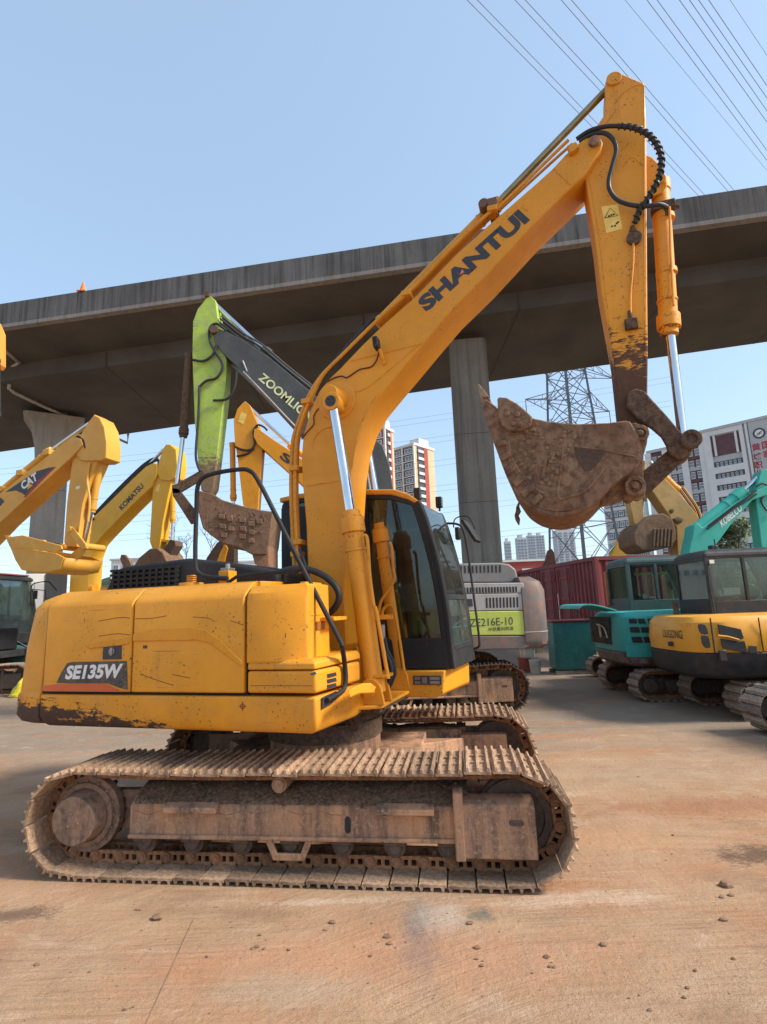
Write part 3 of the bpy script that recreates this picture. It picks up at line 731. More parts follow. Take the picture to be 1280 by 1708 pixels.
def tree(P, h, rx, nleaf, label, lsz=.16, name='leafy_tree', trunk=.16, z0=.3):
    r = empty(name, loc=P); tag(r, label, 'tree')
    b = MB(); b.tube([(0, 0, 0), (.1, 0, h * .3), (0, .1, h * .6), (.05, 0, h * .85)], .1, 8, rad=[trunk, trunk * .8, trunk * .5, trunk * .2])
    cl = []
    for k in range(16):
        a = random.uniform(0, 6.28); z = random.uniform(z0, .95); q = rx * (1 - abs(z - .6) * 1.1) * random.uniform(.3, .95)
        e = Vector((math.cos(a) * q, math.sin(a) * q, h * z)); cl.append((e, random.uniform(.28, .5) * rx))
        b.tube([(0, 0, h * z * .6), e * .6 + Vector((0, 0, h * z * .25)), e], .03, 5, rad=[trunk * .35, trunk * .2, trunk * .08])
    b.build('trunk', m_bark, r)
    b = MB()
    for k in range(nleaf):
        e, q = random.choice(cl); d = Vector((random.gauss(0, 1), random.gauss(0, 1), random.gauss(0, .8))).normalized() * q * random.uniform(.5, 1.05)
        c = e + d; u = Vector((random.gauss(0, 1), random.gauss(0, 1), random.gauss(0, 1))).normalized(); w = u.orthogonal().normalized(); l = lsz * random.uniform(.6, 1.3)
        b.add([c - u * l, c + w * l * .4, c + u * l, c - w * l * .4], [(0, 1, 2, 3)])
    b.build('crown', m_leaf, r, smooth=0)
P = atd(1225, 905, 34); tree(Vector((P.x, P.y, 0)), P.z + 1.3, 2.0, 9000, 'round green leafy tree behind the dark cab, in front of the school', .13)
P = atd(1133, 925, 22); tree(Vector((P.x, P.y, 0)), P.z + .25, .8, 2500, 'small leafy shrub top beside the old yellow boom', .10, 'leafy_shrub', .06)
P = atd(330, 900, 30); r = empty('bare_tree', loc=(P.x, P.y, 0)); tag(r, 'thin leafless tree behind the black handrail', 'tree')
b = MB()
def twig(p, d, l, rr, k):
    q = p + d * l; b.tube([p, q], rr, 4, rad=[rr, rr * .6])
    if k:
        for i in range(3): twig(q, (d + Vector((random.uniform(-.7, .7), random.uniform(-.7, .7), random.uniform(-.25, .4)))).normalized(), l * random.uniform(.55, .8), rr * .6, k - 1)
twig(Vector((0, 0, 0)), Vector((0, 0, 1)), P.z * .6, .09, 0); 
for i in range(4): twig(Vector((0, 0, P.z * (.5 + .03 * i))), Vector((random.uniform(-.5, .5), 0, .8)).normalized(), 1.5, .045, 4)
b.build('trunk', m_bark, r)
# ================================================================== EXCAVATOR BUILDING BLOCKS
def shoe_mesh(p, w, m, g=.026, block=False):
    """triple grouser shoe: x along the track 0..p, y across 0..w, z outward"""
    if block:       # small track: one broad bar on each plate
        b = MB(); pts = [(.004, 0), (p * .9, 0), (p * .9, .008), (p * .80, .010), (p * .70, .034), (p * .28, .034), (p * .18, .010), (.004, .008)]
        b.rings([[(a, .0, z) for a, z in pts], [(a, w, z) for a, z in pts]]); return b.mesh('track_shoe', m, 30)
    th = .014; gr = [.10, .47, .84]; pts = [(.006, -.004), (p * .955, .0), (p * .975, th)]
    for q in reversed(gr): pts += [(p * q + .014, th), (p * q + .007, th + g), (p * q - .005, th + g), (p * q - .012, th)]
    pts.append((.0, th + .002)); b = MB(); b.rings([[(a, .0, z) for a, z in pts], [(a, w, z) for a, z in pts]])
    for yy in (.35, .65):
        for xx in (.3, .66): b.cyl((p * xx, w * yy, th), (p * xx, w * yy, th + .014), .012, n=6)
    me = b.mesh('track_shoe', m, 30); return me
def link_mesh(p, m, h=.085):
    """one link of the chain, rails either side of the pin bosses, window openings between"""
    b = MB(); y0, y1 = -.012, .012
    for off in (-.075, .075):
        a, c = off + y0, off + y1
        b.box(.0, p, a, c, -h, -h + .022); b.box(.01, p - .01, a, c, -.024, 0)
        for x in (.34, .62, .93): b.box(p * x - .012, p * x + .012, a + .001, c - .001, -h + .02, -.022)
        b.cyl((p * .12, a - .010 * (1 if off < 0 else 0), -h * .55), (p * .12, c + .010 * (1 if off > 0 else 0), -h * .55), .036, n=14)
        b.cyl((p * .12, a - .016, -h * .55), (p * .12, c + .016, -h * .55), .018, n=10)
    b.cyl((p * .12, -.1, -h * .55), (p * .12, .1, -h * .55), .022, n=10)
    return b.mesh('chain_link', m, 30)
def stadium(L, H, off):
    """closed loop through arc length; returns f(u) -> (x, z, angle). starts at the bottom, runs backwards under, up the rear, forward on top"""
    r = H / 2 - off; c0, c1 = H / 2, L - H / 2; st_ = c1 - c0; per = 2 * st_ + 2 * math.pi * r
    def f(u):
        u %= per
        if u < st_: return c0 + u, H / 2 - r, math.pi, 0             # bottom, moving +x ; outward = -z
        u -= st_
        if u < math.pi * r: a = -math.pi / 2 + u / r; return c1 + math.cos(a) * r, H / 2 + math.sin(a) * r, a, 1
        u -= math.pi * r
        if u < st_: return c1 - u, H / 2 + r, math.pi / 2, 2
        u -= st_; a = math.pi / 2 + u / r; return c0 + math.cos(a) * r, H / 2 + math.sin(a) * r, a, 3
    return f, per
def crawler(root, M, L, H, w, pitch, mats, side=1, sag=.02, detail=True, phase=.3):
    """one crawler track, local x forward 0..L, y 0..w with the outer face at y=0 (side=1) or y=w (side=-1)"""
    mshoe, mchain, mframe, midler = mats[:4]
    Y = (lambda y: y) if side == 1 else (lambda y: w - y)
    S = H / .755; off = .040 * S; f, per = stadium(L, H, off); n = round(per / pitch); p = per / n; r = H / 2
    c0, c1 = r, L - r
    b = MB()
    ya, yb = Y(.09), Y(w - .12); cy = w / 2
    # box of the track frame: lower plate vertical, upper part leaning in
    prof = [(.10, .265), (.10, .47), (.22, .55), (.30, .565), (w - .16, .56), (w - .12, .5), (w - .12, .265)]
    prof = [(Y(a), z * S) for a, z in prof]
    x0, x1 = c0 + .41 * S, L - .745 * S
    b.prisms(prof, x0, x1)
    b.prisms([(Y(.075), .255 * S), (Y(.075), .285 * S), (Y(.16), .285 * S), (Y(.16), .255 * S)], x0, x1)
    # front box that carries the idler
    b.prisms([(Y(.055), .175 * S), (Y(.055), .505 * S), (Y(.13), .53 * S), (Y(w * .40), .53 * S), (Y(w * .40), .175 * S)], x1 - .02, L - .265 * S)
    b.prisms([(Y(.045), .16 * S), (Y(.045), .575 * S), (Y(.10), .60 * S), (Y(.14), .60 * S), (Y(.14), .16 * S)], x1 - .05, x1 + .015)
    b.prisms([(Y(w * .62), .175 * S), (Y(w * .62), .52 * S), (Y(w - .1), .52 * S), (Y(w - .1), .175 * S)], x1 - .02, L - .29 * S)
    o = b.build('crawler_track', mframe, root, .012 if detail else 0); o.matrix_local = M
    def add(bb, name, m, bev=0.): return bb.build(name, m, o, bev)
    if detail:
        b = MB()
        for q in (.12, .76): b.prisms([(Y(.04), .44 * S), (Y(.04), .475 * S), (Y(.11), .50 * S), (Y(.11), .43 * S)], x0 + (x1 - x0) * q, x0 + (x1 - x0) * (q + .165))
        add(b, 'side_step', mframe, .006)
        b = MB(); xs_ = x0 + (x1 - x0) * .675; b.prism([(xs_ + math.cos(a) * .022 + (0), .36 * S + math.sin(a) * .03 + (.025 if math.sin(a) > 0 else -.025)) for a in [i * math.pi / 8 + .01 for i in range(16)]], Y(.098), Y(.11)); add(b, 'frame_opening', m_dark)
        b = MB(); xs_ = L - .39 * S; b.prism([(xs_ + math.cos(a) * .018 + (.03 if math.cos(a) > 0 else -.03), .40 * S + math.sin(a) * .02) for a in [i * math.pi / 8 + .01 for i in range(16)]], Y(.053), Y(.06)); add(b, 'adjuster_slot', m_idler)
        # dirt packed on the ledge
        b = MB(); rows_ = []
        for i in range(70):
            x = x0 + .03 + (x1 - x0 + .02) * i / 69; k = .5 + .5 * math.sin(i * .55) * math.sin(i * .21 + 1)
            hh = .015 + .05 * k * random.uniform(.5, 1.1)
            rows_.append([(x, Y(.0992), (.47 - .05 * k - random.uniform(0, .015)) * S), (x, Y(.12), (.485) * S + hh * .3), (x, Y(.20), .54 * S + hh * .5), (x, Y(.30), .565 * S + hh * .8), (x, Y(.45), .565 * S + hh * .4), (x, Y(.45), .54 * S)])
        b.rings(rows_, caps=False, closed=False)
        for k in range(90):
            x = random.uniform(x0 + .1, x1); q = random.random(); yy = .13 + .2 * q; b.lump((x, Y(yy), (.50 + .085 * min(q * 1.4, 1)) * S), random.uniform(.008, .024), (1, 1, .8), n=4)
        add(b, 'packed_dirt', m_dirt)['kind'] = 'stuff'
    # idler wheel and rear sprocket with its drive hub
    ir = r - .135 * S
    b = MB(); b.cyl((c1, cy - .05, r), (c1, cy + .05, r), ir, n=48); b.cyl((c1, cy - .035, r), (c1, cy + .035, r), ir + .02, n=48)
    for s_ in (-1, 1):
        b.ring((c1, cy + s_ * .05, r), (0, s_, 0), ir, ir - .05, .02, 48); b.ring((c1, cy + s_ * .05, r), (0, s_, 0), .10, .0, .05, 24)
    add(b, 'idler', midler, .006)
    b = MB(); b.cyl((c0, cy - .02, r), (c0, cy + .02, r), ir - .03, n=40)
    for i in range(21):
        a = 2 * math.pi * i / 21; ca, sa = math.cos(a), math.sin(a); q0, q1 = ir - .05, ir + .02
        t_ = Vector((-sa, 0, ca)); e = Vector((ca, 0, sa)); C_ = Vector((c0, 0, r))
        pr_ = [C_ + e * q0 - t_ * .026, C_ + e * q1 - t_ * .012, C_ + e * q1 + t_ * .012, C_ + e * q0 + t_ * .026]
        b.rings([[v + Vector((0, cy - .02, 0)) for v in pr_], [v + Vector((0, cy + .02, 0)) for v in pr_]])
    add(b, 'sprocket', midler)
    yy0 = Y(w * .42); out = Vector((0, -side, 0))
    b = MB(); b.box(c0 + .02, x0 + .05, *sorted((Y(w * .5), Y(w * .62))), .25 * S, .52 * S); b.cyl((c0, Y(w * .46), r), (c0, Y(w * .34), r), ir * 1.10, n=40); b.cyl((c0, Y(w * .34), r), (c0, Y(.045), r), .185 * S, .165 * S, n=36)
    b.bolts((c0, Y(w * .34), r), out, ir * .95, 16, .014, .016); b.bolts((c0, Y(.045), r), out, .05, 3, .012, .012)
    b.ring((c0, Y(w * .34), r), out, .225 * S, .185 * S, .03, 32)
    add(b, 'final_drive', mats[4] if len(mats) > 4 else midler, .008)
    # rollers
    nr = 7 if detail else 4
    for i in range(nr):
        x = x0 + .1 + (x1 - x0 - .2) * i / (nr - 1); b = MB()
        b.cyl((x, Y(.16), .205 * S), (x, Y(w - .16), .205 * S), .075 * S, n=20); b.cyl((x, Y(.13), .215 * S), (x, Y(.165), .215 * S), .05 * S, n=16); b.box(x - .07 * S, x + .07 * S, *sorted((Y(.11), Y(.17))), .225 * S, .262 * S)
        add(b, 'track_roller', midler, .005)
    if detail:
        x = x0 + .1 + (x1 - x0 - .2) * 3 / 6
        b = MB(); b.prism([(x - .17, .262 * S), (x - .11, .13 * S), (x + .11, .13 * S), (x + .17, .262 * S), (x + .12, .262 * S), (x + .085, .175 * S), (x - .085, .175 * S), (x - .12, .262 * S)], Y(.085), Y(.115)); add(b, 'roller_guard', mframe, .006)
        x = c0 + .62 * (c1 - c0) * .78; b = MB(); b.cyl((x, Y(.11), .61 * S), (x, Y(.34), .61 * S), .055 * S, n=24); b.cyl((x, Y(.10), .61 * S), (x, Y(.115), .61 * S), .04 * S, n=20); b.cyl((x, Y(.095), .61 * S), (x, Y(.105), .61 * S), .01, n=8); add(b, 'carrier_roller', mframe, .004)
    # shoes and chain links, one object each
    ms = shoe_mesh(p, w, mshoe, g=.026 * S, block=pitch < .14); ml = link_mesh(p, mchain, .085 * S)
    for i in range(n):
        x, z, a, seg = f((i + phase) * p)
        x2, z2, a2, sg = f((i + phase + 1) * p)
        if seg == 2 or sg == 2:
            t = (x - c0) / (c1 - c0); z -= max(0, sag * math.sin(math.pi * min(max(t, 0), 1)) * (1 + .3 * math.sin(9 * t)))
            t = (x2 - c0) / (c1 - c0); z2 -= max(0, sag * math.sin(math.pi * min(max(t, 0), 1)) * (1 + .3 * math.sin(9 * t)))
        tx, tz = x2 - x, z2 - z; ln = math.hypot(tx, tz); tx /= ln; tz /= ln
        # travel tangent t ; outward = t rotated clockwise (for counter-clockwise travel)
        ox, oz = tz, -tx
        jit = random.uniform(-.005, .005); wob = random.uniform(-.03, .03); tx, tz = tx * math.cos(wob) - tz * math.sin(wob), tx * math.sin(wob) + tz * math.cos(wob)
        Mx = Matrix(((tx, 0, ox, x + ox * jit), (0, -1, 0, w), (tz, 0, oz, z + oz * jit), (0, 0, 0, 1)))
        inst(ms, o, Mx, 'track_shoe')
        Mx2 = Mx.copy(); Mx2.col[3] = Vector((x, cy, z, 1)); inst(ml, o, Mx2, 'chain_link')
    return o
MT = (m_mudshoe, m_chain, m_frame, m_idler, m_frame0)
m_trackm = M_mud('small_track_steel', (.30, .235, .18), (.17, .125, .09), (.42, .34, .27), 1.5, .5, rnd=.35)
MT2 = (m_trackm, m_chain, m_idler, m_idler, m_idler)
def rel(root_fr, fr, s=0, t=0, z=0):
    """matrix of frame fr (offset s,t,z) inside root_fr"""
    a = root_fr.loc(fr.pt(s, t, z)); return Matrix.Translation(a) @ Matrix.Rotation(-(fr.yaw - root_fr.yaw), 4, 'Z')
def cylinder(root, p0, p1, p2, r, rr, m, name='hydraulic_cylinder', collar=1.25, mr=None):
    """barrel p0->p1 (part) with its chrome rod p1->p2 (sub-part)"""
    p0, p1, p2 = Vector(p0), Vector(p1), Vector(p2); d = (p1 - p0).normalized(); b = MB()
    b.tube([p0, p1], r, 24); b.cyl(p1 - d * .02, p1 + d * r * 1.3, r * collar, n=24); b.cyl(p1 + d * r * 1.3, p1 + d * r * 2.1, r * .95, n=24)
    b.cyl(p0 - d * r * .3, p0 + d * r * 1.0, r * 1.12, n=24)
    b.cyl(p1 - d * r * 2.2, p1 - d * r * 1.9, r * 1.1, n=24)
    for k in range(8):
        a = 2 * math.pi * k / 8; u = d.orthogonal().normalized(); w = d.cross(u); q = p1 + d * r * 1.3 + (u * math.cos(a) + w * math.sin(a)) * r * 1.02; b.cyl(q, q + d * .018, r * .13, n=6)
    o = b.build(name, m, root, .004)
    MB().cyl(p1, p2, rr, n=20).build('piston_rod', mr or m_chrome, o)
    return o
def eye(b, c, r, t0, t1, n=24, ax=(0, 1, 0)):
    b.cyl((c[0], t0, c[1]), (c[0], t1, c[1]), r, n=n); return b
# ================================================================== THE MAIN EXCAVATOR
hf = Fr(-.6087, 5.3389, .305); tf = Fr(-2.386, 4.276, .1335)
ex = empty('crawler_excavator', hf); tag(ex, 'big worn yellow crawler excavator in the foreground with its rusty bucket curled high', 'excavator')
crawler(ex, rel(hf, tf, -.34, 0), 3.925, .755, .595, .19, MT, 1)
crawler(ex, rel(hf, tf, -.34, 1.97), 3.925, .755, .62, .19, MT, -1, phase=.7)
# car body between the tracks
Mt = rel(hf, tf)
b = MB(); b.box(.75, 2.5, .75, 1.85, .34, .60)
for x0, x1, y0, y1 in ((2.3, 3.0, 1.55, 2.02), (2.3, 3.0, .5, 1.0), (.3, .9, 1.55, 2.02), (.3, .9, .5, 1.0)):
    xm = (x0 + x1) / 2; yin = 1.3; yo = y1 if y1 > 1.3 else y0
    b.rings([[(1.62 + (xm - 1.62) * .5 - .3, yin, .34), (1.62 + (xm - 1.62) * .5 + .3, yin, .34), (1.62 + (xm - 1.62) * .5 + .3, yin, .60), (1.62 + (xm - 1.62) * .5 - .3, yin, .60)],
             [(xm - .22, yo, .30), (xm + .22, yo, .30), (xm + .22, yo, .50), (xm - .22, yo, .50)]])
b.cyl((1.62, 1.29, .58), (1.62, 1.29, .74), .50, n=40)
o = b.build('car_body', m_frame, ex, .01); o.matrix_local = Mt
b = MB(); b.cyl((0, 0, .72), (0, 0, .86), .52, n=48); b.cyl((0, 0, .86), (0, 0, .985), .46, n=48); b.bolts((0, 0, .76), (0, 0, 1), .49, 32, .016, .12)
b.build('slewing_ring', m_linkage, ex)
b = MB(); b.box(-1.9, .10, -1.1, 1.1, 1.0, 1.1); b.build('revolving_frame', m_dark, ex)

# side skirt with angled front
def loft(levels, outline):
    rg = []
    cx = sum(p[0] for p in outline) / len(outline); cy = sum(p[1] for p in outline) / len(outline)
    for z, k in levels:
        rg.append([(p[0] + (k if p[0] < cx else -k), p[1] + (k if p[1] < cy else -k), z) for p in outline])
    return rg
b = MB(); b.rings(loft([(.965, .055), (1.0, .02), (1.06, 0), (1.222, 0)], [(-2.02, -1.25), (.485, -1.25), (.57, -.50), (-2.02, -.50)]))
b.build('side_skirt', m_skirt, ex, .018, seg=3)
b = MB(); b.rings(loft([(.965, .055), (1.06, 0), (1.222, 0)], [(-2.02, .5), (.1, .5), (.1, 1.25), (-2.02, 1.25)])); b.build('side_skirt', m_skirt, ex, .018)
# counterweight
def tail(inset, s0=-2.04, n=22, p=.42):
    out = []
    b_, a_ = 1.25 - inset, .40 - inset
    for i in range(n + 1):
        ph = -math.pi / 2 + math.pi * i / n
        c_, s_ = math.cos(ph), math.sin(ph)
        out.append((s0 - a_ * abs(c_) ** p * (1 if c_ > 0 else 1), b_ * (abs(s_) ** p) * (1 if s_ > 0 else -1)))
    return out
lv = [(.975, .09), (1.0, .03), (1.05, .0), (1.215, .0), (1.23, .015), (1.6, .035), (1.93, .075), (2.0, .13), (2.045, .22), (2.06, .32)]
b = MB(); rg = []
for z, k in lv:
    o_ = tail(k); rg.append([(x, y, z) for x, y in o_] + [(-2.028, 1.25 - k, z), (-2.028, -1.25 + k, z)])
b.rings(rg)
m_cw = M_paint('counterweight_paint', YEL, chips=.4, dirt=.2, mud=[('z', 1.20, -1, .10, (.085, .05, .035))])
b.build('counterweight', m_cw, ex, .012)
# side doors: cross-section in (t,z) drawn along s
def door(s0, s1, name='side_door', mt=None, far=False):
    g_ = -1 if not far else 1
    pf = [(g_ * 1.25, 1.245), (g_ * 1.25, 1.925), (g_ * 1.225, 1.965), (g_ * 1.13, 2.045), (g_ * 1.05, 2.065), (g_ * .62, 2.075), (g_ * .62, 1.25)]
    return MB().prisms(pf, s0, s1).build(name, mt or m_yel, ex, .012, seg=3)
bk = MB().box(-2.03, -.08, -1.215, -.64, 1.228, 1.92); bk.box(-2.01, -.5, .6, 1.225, 1.226, 2.03); bk.build('door_backing', m_dark, ex)
dA = door(-1.995, -1.107); dB = door(-1.093, -.088); door(-2.0, -1.1, far=True); door(-1.09, -.75, far=True)
# raised swoosh pressed into the doors
def hp(x, y, t=-1.25): return hf.on(t, x, y)
def panel_on(par, pts, t, th, m, name, bev=.006): return MB().prism(pts, t - th, t + .004).build(name, m, par, bev)
up = [(150, 1070), (188, 1060), (217, 1056.5)]
sw = [hp(x, y) for x, y in ((142, 1076), (188, 1066), (216, 1063), (216, 1075), (150, 1082))]
pts = [hp(x, y) for x, y in ((223, 1058), (262, 1048), (318, 1045), (345, 1051), (368, 1066), (396, 1094), (405, 1102), (405, 1112), (385, 1098), (352, 1073), (330, 1068), (223, 1070))]
m_yel2 = m_yel
panel_on(dB, pts, -1.25, .011, m_yel2, 'pressed_ridge', .009)
panel_on(dA, sw, -1.25, .008, m_yel2, 'pressed_ridge', .007)
b = MB()
for L_ in (((165, 1036), (200, 1030), (217, 1031)), ((165, 1061), (195, 1057), (217, 1059)), ((226, 1032), (255, 1031), (278, 1027)), ((226, 1060), (262, 1057)), ((322, 1029), (348, 1031), (358, 1037)), ((385, 1035), (405, 1042)), ((235, 1124), (258, 1133), (290, 1143)), ((288, 1125), (318, 1131)), ((312, 1057), (337, 1057))):
    b.tube([(q[0], -1.2505, q[1]) for q in sm2([hp(x, y) for x, y in L_], 4)], .0028, 5)
b.build('scratch', M_plain('scratch', (.20, .075, .02), .8), ex)
b = MB(); q0, q1 = hp(172, 1100), hp(204, 1073); b.box(q0[0], q1[0], -1.256, -1.24, q0[1], q1[1]); lt = b.build('latch_recess', m_print, dA, .003)
b = MB(); cx, cz = (q0[0] + q1[0]) / 2, (q0[1] + q1[1]) / 2; b.ring((cx, -1.262, cz), (0, 1, 0), .028, .018, .01, 20); b.box(cx - .012, cx + .012, -1.268, -1.256, cz - .03, cz + .03); b.build('latch', m_steel, lt)
m_dec = M_paint('worn_decal_dark', (.045, .05, .055), chips=.9, dirt=.7, dirtcol=(.30, .17, .06), chipcol=(.5, .28, .06))
m_deco = M_paint('worn_decal_orange', (.66, .12, .03), chips=.6, dirt=.4, dirtcol=(.45, .22, .05), chipcol=(.1, .04, .02))
dpl = MB().prism([hp(x, y) for x, y in ((95, 1139), (103, 1122), (113, 1106), (122, 1104), (212, 1102.5), (214, 1151), (196, 1146), (180, 1139.5), (120, 1140))], -1.2535, -1.249).build('decal', m_dec, dA)
MB().prism([hp(x, y) for x, y in ((70, 1152), (72, 1144), (92, 1141.5), (176, 1140), (190, 1147), (208, 1154))], -1.2525, -1.249).build('decal_stripe', m_deco, dA)
P3 = lambda x, y, t: (lambda q: (q[0], t, q[1]))(hf.on(t, x, y))
text('SE135W', P3(108, 1133.5, -1.2545), P3(201, 1131, -1.2545), P3(113, 1110, -1.2545), m_white, dpl)
b = MB(); q = hp(243, 1066)
for dx, dz in ((0, .0), (.0, -.06)): b.box(q[0] - .02, q[0] + .02, -1.2525, -1.249, q[1] + dz - .012, q[1] + dz + .012)
b.build('small_mark', m_dec, dB)
b = MB(); q = hp(405, 1178); b.ring((q[0], -1.2525, q[1]), (0, 1, 0), .019, .014, .002, 16); b.box(q[0] - .032, q[0] + .032, -1.2525, -1.2505, q[1] - .002, q[1] + .002); b.box(q[0] - .002, q[0] + .002, -1.2530, -1.2507, q[1] - .032, q[1] + .032)
b.build('lifting_mark', M_plain('dark_red', (.18, .03, .01)), ex)

# fuel / pump housing in front of the doors
b = MB(); b.rings([[(-.072, t, z), (.20, t, z), (.385, t + .0 if t > -1.2 else t + .10, z), (.385, -.75, z), (-.072, -.75, z)] for t, z in ((-1.25, 1.452), (-1.25, 1.90), (-1.235, 1.96), (-1.16, 2.02))])
hb = b.build('pump_housing', m_yel, ex, .016, seg=3)
b = MB()
b.box(.37, .389, -1.10, -.76, 1.78, 1.795)
b.box(.378, .389, -1.02, -.78, 1.665, 1.735); b.build('handle_recess', m_yel, hb, .003)
MB().box(.385, .50, -.93, -.66, 1.735, 1.765).build('grab_plate', m_yel, hb, .004)
MB().box(.386, .392, -1.02, -.86, 1.67, 1.735).build('recess_shadow_plate', M_plain('recess_shade', (.30, .10, .01)), hb)  # darker plate with the handle recess's shade put into its colour
b = MB(); b.box(.30, .345, -1.10, -.8, 2.0, 2.035); b.build('hinge', m_yel, hb, .004)
# side tool box
def q2(x, y, t=-1.25): return hf.on(t, x, y)
b = MB()
zt = 1.435
b.rings(loft([(1.245, .0), (1.40, .0)], [(-.06, -1.25), (.49, -1.25), (.565, -.56), (-.06, -.56)]))
tb = b.build('tool_box', m_yel, ex, .02, seg=3)
b = MB(); b.rings([[(-.06 + k, -1.25 + k, z), (.485 - k, -1.25 + k, z - .0), (.57 - k, -.56, z + .01), (-.06 + k, -.56, z + .01)] for z, k in ((1.408, 0), (1.455, .004), (1.475, .03))])
m_chip = M_paint('chipped_lid_paint', YEL, chips=1., dirt=.35, edge=1., chipcol=(.03, .02, .015))
lid = b.build('tool_box_lid', m_chip, ex, .01)
b = MB()
def onf(x, y, off=.0):      # on the slanting front face of the tool box
    # plane through (.49,-1.25) and (.565,-.56)
    n_ = Vector((.69, -.075, 0)).normalized(); p0 = Vector((.49 + off, -1.25, 0)); wn_ = hf.S * n_.x + hf.T * n_.y
    d = ray(x, y); k = ((hf.pt(.49 + off, -1.25, 0) - _C).dot(wn_)) / d.dot(wn_); return Vector(hf.loc(_C + d * k))
def quadbox(b, px, off, th, m=0):
    a = [onf(x, y, off) for x, y in px]; c = [onf(x, y, off + th) for x, y in px]
    return b.rings([a, c], m=m)
for k in range(3): quadbox(b, ((546, 1124.5 + k * 9), (561, 1121 + k * 9), (562, 1127 + k * 9), (547, 1131 + k * 9)), -.002, .006)
b.build('louvre', m_dark, tb)
MB().rings([[onf(x, y, q) for x, y in ((517, 1123), (526, 1120), (529, 1124), (520, 1127))] for q in (0.002, .006)]).build('keyhole', m_dark, tb)
b = MB(); quadbox(b, ((538, 1163), (562, 1152), (563, 1164), (555, 1173), (538, 1183)), -.002, .012); b.build('rail_socket', m_print, ex)
b = MB(); b.box(-.03, .46, -1.2525, -1.249, 1.297, 1.300); b.build('scratch', MATS['scratch'], tb)
# filler cap, muffler box, top hood with grille
b = MB(); P = hf.pt(-.72, -1.0, 2.07); b.cyl((-.76, -.98, 2.05), (-.76, -.98, 2.085), .10, n=24); b.cyl((-.76, -.98, 2.085), (-.76, -.98, 2.15), .032, n=16)
for k in range(4): b.ring((-.76, -.98, 2.09 + k * .016), (0, 0, 1), .042, .030, .007, 16)
b.build('filler_cap', m_yel, ex, .003)
MB().box(-.50, -.40, -.98, -.86, 2.05, 2.17).build('air_box', m_yel, ex, .006)
b = MB(); b.box(-.49, -.41, -.97, -.87, 2.17, 2.195); b.cyl((-.45, -.92, 2.19), (-.45, -.92, 2.23), .02, n=10); b.build('air_box_cap', m_steel, ex, .004)
gp = [(-1.92, 2.06), (-1.83, 2.26), (-1.72, 2.295), (-1.0, 2.33), (-.6, 2.27), (-.1, 2.16), (-.1, 2.05)]
hood = MB().prism(gp, -.72, .55).build('engine_hood', m_black, ex, .03, seg=3)
b = MB(); r0, r1 = -1.80, -1.10
for k in range(11):
    x = r0 + (r1 - r0) * k / 10; b.box(x - .010, x + .010, -.752, -.722, 2.085, 2.265)
for k in range(5):
    z = 2.09 + .17 * k / 4; b.box(r0 - .04, r1 + .02, -.748, -.724, z - .010, z + .010)
b.build('grille', m_black, hood)
MB().box(r0 - .02, r1, -.7225, -.719, 2.09, 2.26).build('grille_opening', m_dark, hood)
b = MB(); b.cyl((-1.95, -.85, 2.10), (-1.9, -.85, 2.10), .04, n=16); b.cyl((-2.02, -.6, 2.05), (-2.02, -.6, 2.12), .05, n=16); b.build('lifting_eye', m_yel, ex)
# handrail
RT = -1.02
rail = [P3(380, 965, RT), P3(352, 963, RT), P3(332, 956, RT), P3(326, 935, RT), P3(328, 850, RT), P3(330, 812, RT), P3(340, 796, RT), P3(365, 788, RT), P3(400, 783, RT), P3(416, 785, RT), P3(430, 800, RT), P3(462, 862, RT), P3(500, 938, RT), P3(562, 1058, RT), P3(571, 1078, RT)]
b = MB(); b.tube(smooth_path(rail, 3), .019, 12)
low = [Vector(P3(571, 1078, RT))] + [onf(x, y, .03) for x, y in ((575, 1105), (577, 1135), (572, 1152), (555, 1163), (546, 1168))]
b.tube(smooth_path(low, 3), .019, 12)
b.tube([P3(498, 953, RT), P3(420, 958, RT), P3(395, 962, RT), P3(380, 972, RT)], .014, 10)
b.build('handrail', m_black, ex)
# big hose beside the boom
b = MB(); b.tube(smooth_path([P3(452, 959, -.6), P3(495, 948, -.62), P3(530, 955, -.62), P3(556, 973, -.62), P3(566, 995, -.62), P3(556, 1017, -.6), P3(535, 1027, -.6), P3(508, 1027, -.55)], 6), .028, 14)
b.build('hydraulic_hose', m_rub, ex)
b = MB(); b.tube(smooth_path([P3(500, 915, -.25), P3(516, 965, -.35), P3(520, 1005, -.3), P3(508, 1060, -.3)], 5), .014, 10); b.build('hydraulic_hose', m_rub, ex)

# platform with lugs at the foot of the boom cylinders
b = MB(); b.prismz([(.15, -.62), (.50, -.62), (.72, -.50), (.74, .55), (.1, .55)], 1.02, 1.05)
b.build('front_platform', m_yel, ex, .008)
for t0 in (-.42, .38): MB().prism([(.40, .82), (.46, .82), (.52, .90), (.70, .97), (.72, 1.018), (.40, 1.018)], t0, t0 + .03).build('gusset', m_linkage, ex, .005)
MB().box(.1, .70, -.5, .5, .985, 1.018).build('frame_beam', m_linkage, ex, .004)
def lug(t0, t1, cs, cz, r, z0=1.05, wd_=.13):
    pts = [(cs - wd_, z0), (cs + wd_ * .9, z0)] + [(cs + math.cos(a) * r, cz + math.sin(a) * r) for a in [math.pi * k / 10 for k in range(11)]]
    return MB().prism(pts, t0, t1).build('lug_plate', m_yel, ex, .006)
for t0 in (-.52, -.32, .28, .50): lug(t0, t0 + .035, .63, 1.16, .095)
b = MB()
for t0 in (-.56, .30): b.cyl((.63, t0, 1.16), (.63, t0 + .26, 1.16), .042, n=20)
b.cyl((.63, -.572, 1.16), (.63, -.56, 1.16), .05, n=20); b.build('foot_pin', m_yel, ex)
